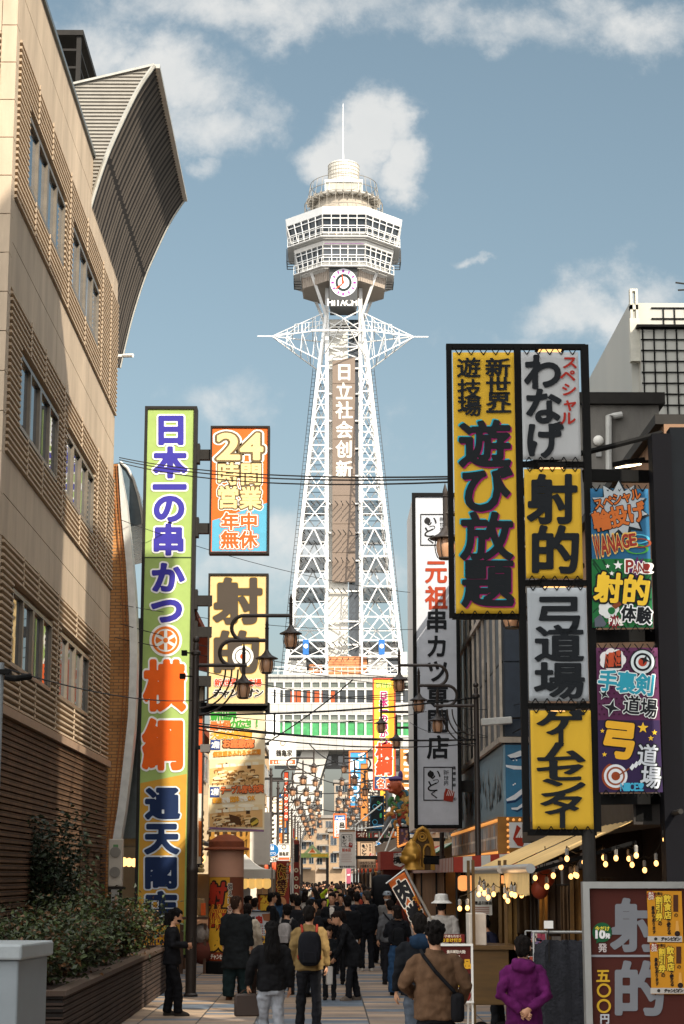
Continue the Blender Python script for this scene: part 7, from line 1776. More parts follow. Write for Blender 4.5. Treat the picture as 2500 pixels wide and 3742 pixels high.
# ------------------------------------------------------------------ stalls, flags, boards and shop dressing
def ad_column():
    Y = 42.4; x = PY(822, 3480, Y).x; t = thing('advertising_column', 'round advertising column with a brown domed top and yellow front lettered in red', 'column sign', (x, Y, 0))
    z0, z1, z2, z3, z4 = .28, PY(800, 3170, Y).z, PY(800, 3128, Y).z, PY(800, 3108, Y).z, PY(822, 3048, Y).z; r = .40
    MB().lathe([(.5, 0), (.5, .26), (.42, .279)], (x, Y, 0), 24).build('base', BLACK, t)
    MB().lathe([(r, z0), (r * .99, z1 - .21)], (x, Y, 0), 32).build('lower_drum', mat('column_brown', '#6e3a24', rough=.6, var=.12, scale=3), t, smooth=True)
    MB().lathe([(r * .99, z1 - .209), (r * .99, z3)], (x, Y, 0), 32).build('upper_drum', mat('column_tan', '#b98a72', rough=.6, var=.06), t, smooth=True)
    MB().lathe([(r + .09, z3 + .001), (r + .12, z3 + .02), (r + .10, z3 + .06), (r * 1.02, z3 + .075), (r * 1.01, z3 + .2), (r * .85, z4 - .12), (r * .5, z4 - .03), (.02, z4)], (x, Y, 0), 32).build('domed_top', mat('column_cap', '#7a3d22', rough=.8, var=.25, scale=9, bump=.3), t, smooth=True)
    # curved yellow print with lettering, wrapped on the drum
    def wrap(u, z, d): a = u; return (x + (r + d) * math.sin(a), Y - (r + d) * math.cos(a), z)
    m = MB(); m.grid([[wrap(-1.15 + 1.4 * i / 14, z, .006) for i in range(15)] for z in np.linspace(z0 + .2, z1 - .22, 10)]); m.build('yellow_print', paint('#c8922a'), t)
    m = MB(); m.grid([[wrap(-1.15 + 1.6 * i / 14, z, .008) for i in range(15)] for z in (z0 + .01, z0 + .19)]); m.build('red_print', paint('#8e3a1e'), t)
    L = {}
    def tx(st, u, z, w, h, c, d, bold, slant=0):
        gx, gy, S, bb = glyph(st); mb = L.setdefault(c, MB())
        for po in contour_polys(gx, gy, S + bold): mb.add([wrap(u + ((px_ - .5) + slant * (py_ - .38)) * w, z + (py_ - .38) * h, d) for px_, py_ in po], [tuple(range(len(po)))])
    zs = [z1 - .58, z1 - 1.10, z0 + .98, z0 + .48]; cs = ['#a8301c', '#a8301c', '#e0aa30', '#e0aa30']
    for ch, z, c in zip('射的体験', zs, cs): tx(ch, -.52, z, 1.15, .52, '#2a1d16', .013, .12, .12); tx(ch, -.52, z, 1.15, .52, c, .021, .045, .12)
    for i, ch in enumerate('狙え!!大当たり!!'.replace('!!', '!')): tx(ch, .27, z1 - .42 - .155 * i, .26, .14, '#e9e2d2', .013, .11); tx(ch, .27, z1 - .42 - .155 * i, .26, .14, '#2b1c18' if i < 3 else '#8e2b1c', .019, .03)
    for i, ch in enumerate('チャンピオン'): tx(ch, -.75 + .2 * i, z0 + .1, .22, .12, '#e9e2d2', .014, .05, .2)
    for c, mb in L.items(): mb.build('lettering', paint(c), t)
ad_column()

def flag(label, top, bot, Y, wpx, face, draw, pole_px=None, name='nobori_flag', group=None):
    """upright cloth flag on a pole with a top rail; top and bot are pixel rows"""
    xc = wpx; x0, x1, z0, z1 = rect_of(xc[0], xc[1], top, bot, Y); t = thing(name, label, 'flag', ((x0 + x1) / 2, Y, 0), group)
    rip = lambda x, z: .03 * math.sin(z * 3 + x * 4) + .015 * math.sin(z * 7)
    m = MB(); m.grid([[(x0 + (x1 - x0) * i / 8, Y + rip(x0 + (x1 - x0) * i / 8, z), z) for i in range(9)] for z in np.linspace(z0, z1, 30)]); o = m.build('cloth', mat('cloth_' + face.strip('#'), face, rough=.75, var=.1), t, smooth=True); o.modifiers.new('s', 'SOLIDIFY').thickness = .004
    F = Face(Y, t, ripple=rip, gap=.014); draw(F); F.done('print')
    px = x1 + .04 if pole_px is None else PY(pole_px, (top + bot) / 2, Y).x
    m = MB(); m.tube([(px, Y, 0), (px, Y, z1 + .06)], .016, 8); m.tube([(min(px, x0), Y, z1 + .02), (max(px, x1), Y, z1 + .02)], .012, 6); m.lathe([(.2, 0), (.2, .08), (.05, .12)], (px, Y, 0), 14); m.build('pole', WHITE, t)
def dtai(F):
    for ch, y in zip('たい焼き', (3172, 3200, 3228, 3256)): F.text(ch, 1028, y, 36, 32, '#d8a548', 2, .1); F.text(ch, 1028, y, 36, 32, '#3a1712', 3, .03)
    F.col('あんたっぷり', 1050, 3158, 1047, 3220, 11, 12, '#d8c8a8', 2, .04)
    F.ring(1026, 3298, 0, 19, '#c98f62', 2, 20, 1.1)
flag('tall red flag with yellow outlined hiragana beside the stall', 3145, 3330, 52, (1007, 1056), '#8e3020', dtai)
flag('narrow dark red flag on a white pole beside the taller red flag', 3070, 3335, 50, (1072, 1092), '#7a2a20', lambda F: (F.quad(1074, 3085, 1090, 3150, '#1c1615', 1), [F.ring(1081, 3180 + 30 * k, 4, 8, '#e0d0b0', 2, 12) for k in range(4)]), 1069)
flag('slim pink and white flag hanging in the distance of the street', 3125, 3230, 88, (1268, 1284), '#a8546a', lambda F: F.quad(1271, 3140, 1281, 3200, '#d8cccc', 1), 1266)
def meat_flag():
    Y = 27.0; A, B, C, D = [PY(x, y, Y) for x, y in ((1420, 3224), (1480, 3186), (1562, 3352), (1525, 3408))]
    t = thing('meat_flag', 'tilted orange flag with a big black character on a silver pole', 'flag', (D.x, Y, 0))
    rip = lambda u, v: .03 * math.sin(v * 6 + u * 2)
    Pt = lambda u, v, d=0: Vector(A.lerp(B, u)).lerp(Vector(D.lerp(C, u)), v) + Vector((0, rip(u, v) - d, 0))
    m = MB(); m.grid([[Pt(i / 8, j / 20) for i in range(9)] for j in range(21)]); o = m.build('cloth', mat('cloth_orange', '#c4601c', rough=.75, var=.12), t, smooth=True); o.modifiers.new('s', 'SOLIDIFY').thickness = .003
    L = {}
    def tx(st, u, v, w, h, c, d, bold):
        gx, gy, S, bb = glyph(st); mb = L.setdefault(c, MB())
        for po in contour_polys(gx, gy, S + bold): mb.add([Pt(u + (a - .5) * w, v - (b - .38) * h, d) for a, b in po], [tuple(range(len(po)))])
    for ch, v in (('肉', .30), ('巻', .78)): tx(ch, .47, v, .92, .46, '#e2dacb', .012, .1); tx(ch, .47, v, .92, .46, '#17171a', .020, .05)
    m = MB(); m.add([Pt(u, v, .024) for u, v in ((.74, .5), (.94, .5), (.94, .78), (.74, .78))], [(0, 1, 2, 3)]); m.build('yellow_label', paint('#c98a2a'), t)
    m = MB()
    for i in range(4): m.add([Pt(u, .525 + .066 * i + v, .034) for u, v in ((.79, 0), (.89, .005), (.885, .04), (.8, .045))], [(0, 1, 2, 3)])
    m.build('print', paint('#7a2a18'), t)
    for c, mb in L.items(): mb.build('lettering', paint(c), t)
    q = PY(1482, 3176, Y - .03); e = PY(1600, 3400, Y - .03); d = (e - q); e2 = q + d * ((q.z - .02) / -d.z) if d.z < 0 else e
    m = MB(); m.tube([q, q + d * 1.25], .018, 8); m.tube([A + Vector((-.03, -.02, -.02)), q], .012, 6); m.build('pole', ALU, t)
    base = q + d * 1.25; MB().tube([base, (base.x + .05, base.y, 0)], .03, 8).build('holder', STEEL, t)
meat_flag()

def easel_sign():
    Y = 20.0; t, F, (x0, x1, z0, z1) = board('menu_easel', 'white framed easel poster with a price of 500 behind the brown jacket', 'signboard', (1590, 1731, 3449, 3665), Y, .05, '#5a1f1a', frame=WHITE, border=.022)
    F.quad(1600, 3610, 1722, 3656, '#c9c2b4', .6)
    for i, ch in enumerate('豪華賞品'): F.text(ch, 1625 + 28 * i, 3522, 30, 36, '#d8a32c', 2, .06)
    for i, ch in enumerate('景品買取大奨!'): F.text(ch, 1640 + 11 * i, 3478, 12, 13, '#e4d8c8', 2, .03)
    F.text('まで', 1660, 3500, 44, 18, '#e4d8c8', 2, .05, fit=True)
    F.quad(1600, 3558, 1722, 3574, '#2a1c18', .8); F.text('Tricks', 1684, 3574, 66, 22, '#e6e2da', 2, .05, fit=True); F.text('Challenge', 1672, 3598, 92, 22, '#d8b83a', 2, .05, fit=True)
    F.text('¥500', 1672, 3636, 92, 36, '#7a1c16', 2, .08, fit=True); F.done()
    m = MB(); m.box((x0, Y + .0, 0), (x0 + .02, Y + .03, z0 - .001)); m.box((x1 - .02, Y, 0), (x1, Y + .03, z0 - .001)); m.beam((x0 + .05, Y + .05, z0), (x0 + .05, Y + .45, 0), .02); m.beam((x1 - .05, Y + .05, z0), (x1 - .05, Y + .45, 0), .02); m.each('leg', WHITE, t)
    b, G, _ = board('small_sign', 'small dark red sign with yellow hiragana standing on the stall counter', 'sign', (1612, 1700, 3414, 3444), 22.5, .03, '#6e1f1a', border=.0)
    G.text('お子様もれなく', 1652, 3421, 70, 10, '#e6d8c8', 1, .02, fit=True); G.text('おまけ付き', 1652, 3435, 72, 14, '#d8b02c', 1, .04, fit=True); G.done()
    MB().box((_[0] + .1, 22.52, 0), (_[0] + .14, 22.56, _[2] - .001)).build('stick', STEEL, b)
easel_sign()

def stall_goods():
    WOODY = mat('stall_wood_yellow', '#57411f', rough=.6, var=.3, scale=4, stretch=(.5, .5, 3))
    t = thing('food_cart', 'yellow wooden food cart with a white hatch box in front of the lit stall', 'cart', (2.3, 25, 0)); Y = 24.6
    a, b = PY(1728, 3470, Y), PY(1808, 3610, Y)
    MB().box((a.x, Y, .5), (b.x + .2, Y + .9, PY(1760, 3470, Y).z)).build('body', WOODY, t, bevel=.01)
    m = MB(); m.box((a.x - .06, Y - .06, a.z + .001), (b.x + .3, Y + .95, a.z + .05))
    for x in (a.x + .005, b.x + .15): m.box((x, Y + .01, .15), (x + .035, Y + .05, .499)); m.box((x, Y, a.z + .05), (x + .04, Y + .04, a.z + 1.15)); m.box((x, Y + .8, a.z + .05), (x + .04, Y + .84, a.z + 1.15))
    m.build('counter_and_posts', WOODY, t); c = PY(1715, 3340, Y + .1)
    MB().box((c.x, Y + .1, a.z + .051), (c.x + .23, Y + .6, PY(1715, 3338, Y + .1).z)).build('white_box', mat('melamine_white', '#c8c2b8', rough=.45), t, bevel=.01)
    w = MB()
    for x in (a.x + .1, b.x + .1): w.tube([(x, Y - .08, .16), (x, Y - .04, .16)], .14, 16)
    w.each('wheel', BLACK, t)
    # hanging curtains, scarves and coats lit by the bulbs
    cols = ['#5c431d', '#6b5026', '#3f2e18', '#2a231c', '#77592a', '#3c2f22', '#54402a']
    for i in range(11):
        px = 1840 + i * 38; Yc = 27.5 - .45 * i; p = PY(px, 3330, Yc); zt_, zb = 2.02 + .1 * (i % 3), .95 + .2 * ((i * 7) % 3); w = .10 + .03 * (i % 3)
        c = thing('hanging_scarf', 'long ochre or brown scarf hanging in the lit stall', 'scarf', (p.x, Yc, zb), 'scarves hanging in the stall')
        m = MB(); m.grid([[(p.x + w * (k / 6 - .5) * (1 + .3 * (zt_ - z)), Yc + .02 * math.sin(k * 2.1 + i), z) for k in range(7)] for z in np.linspace(zb, zt_, 6)]); o = m.build('cloth', mat('scarf_' + cols[i % 7].strip('#'), cols[i % 7], rough=.9, var=.3, scale=8), c, smooth=True); o.modifiers.new('s', 'SOLIDIFY').thickness = .01
        MB().tube([(p.x - .12, Yc, zt_ + .01), (p.x + .12, Yc, zt_ + .01)], .01, 6).build('hanger', STEEL, c)
    # clothes rail with dark jackets
    Yr = 19.6; xa, xb = PY(1945, 3405, Yr).x, PY(2160, 3405, Yr).x; zr = PY(2050, 3406, Yr).z; t = thing('clothes_rail', 'wheeled steel clothes rail at the kerb behind the purple jacket', 'clothes rail', ((xa + xb) / 2, Yr, 0))
    m = MB(); m.tube([(xa, Yr, zr), (xb, Yr, zr)], .014, 8)
    for x in (xa + .02, xb - .02): m.tube([(x, Yr, .1), (x, Yr, zr)], .014, 8); m.beam((x, Yr - .28, .1), (x, Yr + .28, .1), .025)
    m.build('rail', ALU, t)
    m = MB()
    for x in (xa + .02, xb - .02):
        for y in (-.26, .26): m.tube([(x - .012, Yr + y, .045), (x + .012, Yr + y, .045)], .045, 12)
    m.each('caster', BLACK, t)
    for i in range(6):
        x = xa + .2 + .19 * (i % 3); yy = Yr - .05 + .05 * (i // 3) + .025 * (i % 3); c = thing('hanging_jacket', 'charcoal jacket hung on the wheeled clothes rail', 'jacket', (x, yy, .45), 'charcoal jackets on the clothes rail'); m = MB(); n = 22
        m.rings([[(x + rx * math.cos(a), yy + ry * math.sin(a) * (1 + .5 * math.sin(a * 6 + i + z)), z) for a in [2 * math.pi * k / n for k in range(n)]] for z, rx, ry in ((.42 + .05 * (i % 3), .205, .03), (.7, .2, .035), (1.0, .195, .04), (zr - .22, .19, .045), (zr - .14, .17, .04), (zr - .08, .07, .035))]); m.build('cloth', mat('charcoal_cloth', '#2e2f34', rough=.95, var=.35, scale=14, bump=.6, spec=.1), c, smooth=True)
        MB().tube([(x, Yr, zr - .1), (x, Yr, zr - .01), (x, Yr + .02, zr + .015)], .005, 5).build('hanger', STEEL, c)
    t = thing('trinket_rack', 'wire rack of small bright packets beside the clothes rail', 'display rack', PY(1960, 3480, 19.9)); a, b = PY(1922, 3402, 19.9), PY(2000, 3560, 19.9)
    m = MB()
    for i in range(6): z = b.z + (a.z - b.z) * i / 5; m.tube([(a.x, 19.9, z), (b.x, 19.9, z)], .006, 5)
    for x in (a.x, b.x): m.tube([(x, 19.9, 0), (x, 19.9, a.z)], .01, 6)
    m.build('wire_frame', ALU, t); rr = random.Random(2)
    for ci, c in enumerate(('#8e3a4a', '#b9a89a', '#7a6a8a', '#a04a3a')):
        m = MB()
        for i in range(9): x, z = rr.uniform(a.x, b.x - .05), rr.uniform(b.z, a.z - .07); m.box((x, 19.86 + ci * .006, z), (x + .045, 19.865 + ci * .006, z + .06))
        m.each('packet', paint(c), t)
    n = thing('price_card', 'blank white card clipped above the clothes rail', 'card', PY(2008, 3378, 19.5)); a, b = PY(1990, 3365, 19.5), PY(2024, 3393, 19.5); MB().box((a.x, 19.5, b.z), (b.x, 19.508, a.z)).build('sheet', WHITE, n); MB().tube([((a.x + b.x) / 2, 19.51, zr - .3), ((a.x + b.x) / 2, 19.51, b.z)], .006, 5).build('clip', STEEL, n)
    for i, (px, py, Yl) in enumerate(((1996, 3208, 24), (1975, 3250, 25), (1990, 3262, 26))):
        p = PY(px, py, Yl); l = thing('red_paper_lantern', 'dark red paper lantern hanging inside the lit stall', 'lantern', p, 'red paper lanterns in the stall'); MB().ell(p, .12, .12, .13, 12, 8).build('shade', mat('lantern_red', '#8e3a22', rough=.6, var=.2), l, smooth=True); MB().tube([p + Vector((0, 0, .12)), p + Vector((0, 0, .4))], .006, 5).build('cord', BLACK, l)
    pn, F, _ = board('notice_board', 'white notice with black lettering inside the stall behind the cart', 'sign', (1716, 1800, 3255, 3345), 29.5, .03, '#c4c0b6', border=0)
    F.text('景品引換表', 1768, 3300, 62, 13, '#1c1a18', 1, .03, fit=True)
    for i in range(4): F.quad(1730, 3314 + 7 * i, 1790, 3317 + 7 * i, '#8e5a4a', 1)
    F.done()
stall_goods()

def tent_and_left_stall():
    Y = 46.5; t = thing('white_tent', 'white peaked canvas tent over the skewer stall', 'tent', (-1.9, 47.5, 0)); a, b = PY(868, 3205, Y), PY(992, 3205, Y); zt_ = PY(930, 3178, Y).z; zp = PY(880, 3135, Y).z
    xc = (a.x + b.x) / 2 - .3; CV = mat('white_canvas', '#d8d2c6'); m = MB(); y0, y1 = Y, Y + 2.2
    cs = [(a.x - .3, y0), (b.x, y0), (b.x, y1), (a.x - .3, y1)]; pk = Vector((xc, (y0 + y1) / 2, zp + .1))
    for (p, q) in zip(cs, cs[1:] + cs[:1]):
        P, Q = Vector((*p, zt_)), Vector((*q, zt_)); mid = [(P.lerp(pk, f) - Vector((0, 0, .12 * math.sin(math.pi * f)))) for f in np.linspace(0, 1, 7)]; md2 = [(Q.lerp(pk, f) - Vector((0, 0, .12 * math.sin(math.pi * f)))) for f in np.linspace(0, 1, 7)]
        m.grid([mid, md2]); m.grid([[P, Q], [P - Vector((0, 0, .22)), Q - Vector((0, 0, .22))]])
    o = m.build('canopy', CV, t); o.modifiers.new('s', 'SOLIDIFY').thickness = .008
    m = MB()
    for p in cs: m.tube([(p[0], p[1], 0), (p[0], p[1], zt_)], .022, 8)
    m.each('pole', ALU, t)
    for i in range(4):
        p = PY(892 + 27 * i, 3228, Y + .3); l = thing('round_lantern', 'yellow round paper lantern under the white tent', 'lantern', p, 'yellow lanterns under the white tent')
        MB().ell(p, .13, .13, .14, 12, 8).build('shade', mat('lantern_yellow', (.9, .55, .16), emit=.55, var=.08), l, smooth=True); MB().lathe([(.05, .12), (.05, .16), (.01, .3)], p, 8).build('cap', BLACK, l)
    c = thing('food_counter', 'lit food counter with a glass case under the white tent', 'counter', (-1.8, 47.2, 0)); MB().box((a.x - .2, 47.0, 0), (b.x - .1, 47.7, .95)).build('body', mat('counter_red', '#8e4a2c', rough=.6, var=.3), c); MB().box((a.x + .2, 47.05, .951), (b.x - .3, 47.6, 1.4)).build('glass_case', mat('case_glass', '#8fa0a4', rough=.1, var=.3), c)
    n, F, _ = board('standing_signboard', 'orange and black board reading 24 beside the glass case', 'sign', (940, 986, 3268, 3345), 45.6, .04, '#a84a1e', border=.02, frame=BLACK)
    F.text('24', 966, 3284, 28, 24, '#e6b83a', 1.5, .08, fit=True); F.text('時', 966, 3316, 34, 34, '#e6b83a', 1.5, .06); F.done()
    n, F, (x0, x1, z0, z1) = board('menu_board', 'pale folding menu board covered in small print near the tent', 'menu board', (905, 988, 3328, 3450), 38.6, .05, '#b4b6b8', border=.02, frame=BLACK)
    F.text('串', 945, 3362, 28, 32, '#a82a1e', 1.5, .06); F.text('大阪', 920, 3356, 20, 14, '#2a2624', 1.5, .05, fit=True)
    rr = random.Random(6)
    for i in range(7):
        for j in range(3): x = 914 + 24 * j; F.quad(x, 3383 + 9 * i, x + rr.uniform(10, 18), 3385 + 9 * i, '#4a4440', 1); F.quad(x + 18, 3382 + 9 * i, x + 22, 3386 + 9 * i, '#a83a2c', 1)
    F.poly([(955, 3340), (985, 3338), (987, 3368), (962, 3364)], '#8e5a3c', 1); F.quad(908, 3420, 944, 3446, '#7a4a24', 1.2); F.quad(947, 3422, 984, 3447, '#d8a82c', 1.2); F.text('ラー', 965, 3435, 30, 16, '#1c2a5a', 2, .06, fit=True); F.done('print')
    m = MB(); m.box((x0, 38.6, 0), (x0 + .03, 38.65, z0 - .001)); m.box((x1 - .03, 38.6, 0), (x1, 38.65, z0 - .001)); m.beam((x0, 38.7, z1 - .1), (x0, 39.1, 0), .025); m.beam((x1, 38.7, z1 - .1), (x1, 39.1, 0), .025); m.each('leg', BLACK, n)
    s = thing('side_stall', 'small wooden side stall with an orange menu, glass box and bundles beside the lamp post', 'stall', (-2.9, 42.2, 0)); Y = 42.0
    W = mat('stall_dark_wood', '#4a3222', rough=.7, var=.35, scale=4)
    a, b = PY(704, 3350, Y), PY(752, 3350, Y); m = MB(); m.box((a.x - .3, Y, PY(720, 3352, Y).z - .05), (b.x, Y + .6, PY(720, 3352, Y).z)); m.box((a.x - .3, Y + .1, 0), (a.x - .22, Y + .2, 1.1)); m.box((b.x - .06, Y + .1, 0), (b.x, Y + .2, 1.1)); m.build('shelf', W, s)
    a, b = PY(709, 3285, Y), PY(744, 3345, Y); MB().box((a.x, Y + .1, b.z), (b.x, Y + .45, a.z)).build('glass_box', mat('amber_glass', '#8a6a3c', rough=.15, var=.3), s); a, b = PY(733, 3300, Y), PY(750, 3345, Y); MB().box((a.x, Y - .02, b.z), (b.x, Y + .0, a.z)).build('orange_menu', paint('#c4521c'), s)
    m = MB(); m.ell(PY(733, 3415, Y) + Vector((0, .3, 0)), .2, .25, .24, 12, 8); m.build('bundle', mat('grey_bundle', '#8a8078', rough=.9, var=.4, scale=9, bump=.6), s, smooth=True); m = MB(); m.ell(PY(738, 3480, Y) + Vector((0, .3, 0)), .26, .25, .28, 12, 8); m.build('bundle', mat('rust_bundle', '#5a2a1e', rough=.9, var=.3), s, smooth=True); m = MB(); m.ell(PY(700, 3470, Y) + Vector((0, .3, 0)), .15, .2, .4, 12, 8); m.build('bundle', mat('blue_bundle', '#2a3f5e', rough=.9, var=.3), s, smooth=True)
tent_and_left_stall()

# ------------------------------------------------------------------ east side, middle distance
def east_signs():
    E = 4.0
    def dy(F):
        F.quad(1424, 2490, 1440, 2830, '#d8962c', .6); F.quad(1371, 2838, 1446, 2884, '#24406e', .7)
        for i, ch in enumerate('新世界'): F.text(ch, 1386 + 19 * i, 2504, 19, 20, '#4a9a3c', 2, .1); F.text(ch, 1386 + 19 * i, 2504, 19, 20, '#e8d878', 3, .02)
        for i, ch in enumerate('日本一の串かつ'): F.text(ch, 1404, 2541 + 28 * i, 30, 30, '#efe6d8', 2, .13); F.text(ch, 1404, 2541 + 28 * i, 30, 30, '#9a1f5e', 3, .045)
        for ch, y in (('横', 2744), ('綱', 2804)): F.text(ch, 1406, y, 62, 62, '#efe6d8', 2, .1); F.text(ch, 1406, y, 62, 62, '#b8401c', 3, .045)
        for i, ch in enumerate('名門'): F.text(ch, 1394 + 32 * i, 2862, 30, 36, '#efe6d8', 2, .1); F.text(ch, 1394 + 32 * i, 2862, 30, 36, '#b8502a', 3, .04)
    simple_sign('tall yellow sign with magenta then red characters over a navy foot, below the tower', (1365, 1448, 2478, 2887), 75, '#e2b840', dy, .5, mat('red_rim', '#a83a24', rough=.5), .05, arm=E)
    def db(F):
        F.text('釣', 1296, 2796, 36, 40, '#e8ecec', 2, .06)
        F.text('ざ', 1322, 2765, 28, 30, '#e8ecec', 2, .05)
        for cx, cy in ((1296, 2840), (1300, 2880), (1294, 2920), (1324, 2860), (1322, 2905)): F.ring(cx, cy, 9, 15, '#e8ecec', 2, 16)
    simple_sign('blue fishing restaurant sign in an orange rim with white fish marks', (1277, 1346, 2744, 2950), 100, '#3f8fc0', db, .5, paint('#c46a34'), .08, arm=E)
    simple_sign('tall wooden sign with black brush marks beside the blue sign', (1320, 1347, 2790, 3000), 93, '#b8763a', lambda F: [F.ring(1334 + (-1) ** k * 3, 2820 + 26 * k, 0, 7, '#1c1612', 2, 10, .6) for k in range(7)], .3, paint('#8e5a2a'), .02, arm=E)
    def dn(F):
        F.quad(1360, 2920, 1400, 3030, '#10181c', .7)
        for cx, cy, r in ((1372, 2948, 9), (1388, 2952, 9), (1372, 3004, 10)): F.ring(cx, cy, r - 2, r, '#3f9ac0', 2, 18)
        F.ring(1392, 2936, 3, 4.6, '#4ab06a', 2, 12); F.ring(1384, 2932, 3, 4.6, '#4ab06a', 2, 12)
        F.quad(1390, 2972, 1397, 2988, '#3fae6a', 2); F.quad(1366, 3012, 1398, 3028, '#2a6a94', 1.5)
    simple_sign('black sign with thin blue and green outlines like neon', (1354, 1406, 2908, 3037), 70, '#171c20', dn, .3, paint('#223a4a'), .04, arm=E)
    def da(F):
        F.quad(1221, 2980, 1263, 2998, '#2a5a9a', 1); F.text('Asahi', 1242, 2989, 34, 10, '#e4e6e8', 2, .04, fit=True); F.text('串', 1250, 3016, 26, 28, '#3a3634', 2, .04)
        F.col('120円', 1232, 3010, 1232, 3052, 12, 13, '#b84a2c', 2, .03)
    t, b = simple_sign('white beer sign with a blue head edged by small bulbs', (1216, 1269, 2973, 3062), 118, '#dcd8d2', da, .4, paint('#c4602c'), .08, arm=E)
    def dw(F):
        F.quad(1238, 3032, 1300, 3040, '#c4a48a', 1); itto(F, 1268, 3072, 42, 46); F.text('飯本店', 1268, 3106, 32, 12, '#b85a4a', 2, .03, fit=True); F.text('宴会予約受付中', 1269, 3168, 58, 9, '#33302e', 2, .03, fit=True)
        for i in range(5): F.quad(1246, 3120 + 7 * i, 1288 - 4 * (i % 2), 3122 + 7 * i, '#b89a90', 1)
    simple_sign('white cloth banner with a square stamp logo over the crowd', (1237, 1302, 3030, 3174), 62, '#d2cdc6', dw, .06, WHITE, .02, arm=E, name='hanging_banner', cat='banner')
    def dbb(F):
        itto(F, 1342, 3108, 48, 60); F.text('1Fカウンター', 1346, 3154, 58, 10, '#3a2a22', 2, .03, fit=True); F.text('2F座敷あります', 1346, 3165, 58, 10, '#3a2a22', 2, .03, fit=True)
    simple_sign('beige wall sign with a square stamp logo behind the lamp post', (1308, 1376, 3070, 3174), 66, '#b49a80', dbb, .2, paint('#8a6a50'), .03, arm=E)
    simple_sign('dark brown shop sign with a pale hiragana word over the crowd', (1296, 1340, 3036, 3066), 72, '#6a2a1e', lambda F: F.text('つげ', 1322, 3050, 26, 18, '#e0d2c0', 2, .04, fit=True), .3, paint('#4a2018'), .02, arm=E)
    # red stall box
    Y = 56.; a, b, z0, z1 = rect_of(1392, 1500, 3112, 3178, Y); t = thing('red_stall', 'red boarded stall box with black outlined characters on white', 'stall', ((a + b) / 2, Y, 0))
    MB().box((a, Y, z0), (b, Y + 3, z1)).build('fascia_box', mat('stall_red', '#8e2f22', rough=.6, var=.2), t); MB().box((a + .1, Y + .4, 0), (b, Y + 3, z0 - .001)).build('lower_wall', mat('stall_red_dark', '#5a241c', rough=.7, var=.3), t)
    F = Face(Y, t, gap=.01); F.poly([(1440, 3118), (1478, 3116), (1480, 3160), (1464, 3168), (1442, 3160)], '#d8d4cc', 1); F.text('日本一の', 1458, 3122, 34, 9, '#1c1815', 2, .03, fit=True); F.text('横', 1452, 3143, 26, 28, '#1c1815', 2, .04); F.text('綱', 1474, 3143, 22, 26, '#1c1815', 2, .04); F.done()
    # white canopy with struts
    t = thing('white_awning', 'grey white sheet awning with thin white struts beside the red stall', 'awning', (3.0, 63, 2)); m = MB(); p = [PY(x, y, 62) for x, y in ((1372, 3092), (1476, 3052), (1470, 3112), (1380, 3130))]
    m.prism([tuple(q) for q in p], (0, .05, 0)); m.build('sheet', mat('dusty_sheet', '#9a8a7c', rough=.8, var=.15), t); m = MB()
    for q, r_ in (((1372, 3092), (1440, 2990)), ((1480, 3080), (1395, 3130)), ((1410, 3110), (1445, 3018)), ((1445, 3018), (1500, 3005)), ((1300, 3015), (1400, 2935)), ((1310, 3030), (1405, 3018))): m.tube([PY(*q, 61.9), PY(*r_, 61.9)], .025, 6)
    m.each('strut', WHITE, t)
    # bulb edged picture board
    t, F, _ = board('picture_board', 'dark picture board edged with orange bulbs behind the golden arch', 'sign', (1452, 1500, 3020, 3098), 58, .3, '#5a4a58', border=.05, frame=BLACK); m = MB()
    for i in range(9): m.ell(PY(1456, 3024 + 8.5 * i, 57.93), .035, .035, .035, 6, 4); m.ell(PY(1458 + 5 * i, 3094 - 2 * i, 57.93), .035, .035, .035, 6, 4)
    m.each('bulb', mat('marquee_bulb', (1, .52, .16), emit=1.6, var=0), t); rr = random.Random(5)
    for i in range(14): x, y = rr.uniform(1464, 1490), rr.uniform(3030, 3084); F.quad(x, y, x + 7, y + 9, rr.choice(['#8a7a98', '#a87a5a', '#6a7a94', '#b89a80']), 1 + i * .02)
    F.done('picture')
    # drain pipe and lamps
    t = thing('duct_pipe', 'bent grey metal duct on the shop wall under the yellow sign', 'duct', (3.2, 64, 3)); MB().tube([PY(x, y, 64) for x, y in ((1425, 2890), (1425, 2990), (1412, 3020), (1408, 3050))], .11, 12).build('pipe', mat('grey_duct', '#55585c', rough=.4, metal=.4), t, smooth=True)
    t = thing('shop_wall_lamp', 'white bell shaped lamp shade on the east shop wall', 'lamp', PY(1432, 2958, 63)); MB().lathe([(.05, .18), (.12, .1), (.2, 0), (.19, 0)], PY(1432, 2966, 63), 14).build('shade', WHITE, t, smooth=True); MB().tube([PY(1432, 2948, 63), PY(1480, 2940, 63)], .02, 6).build('arm', STEEL, t)
east_signs()
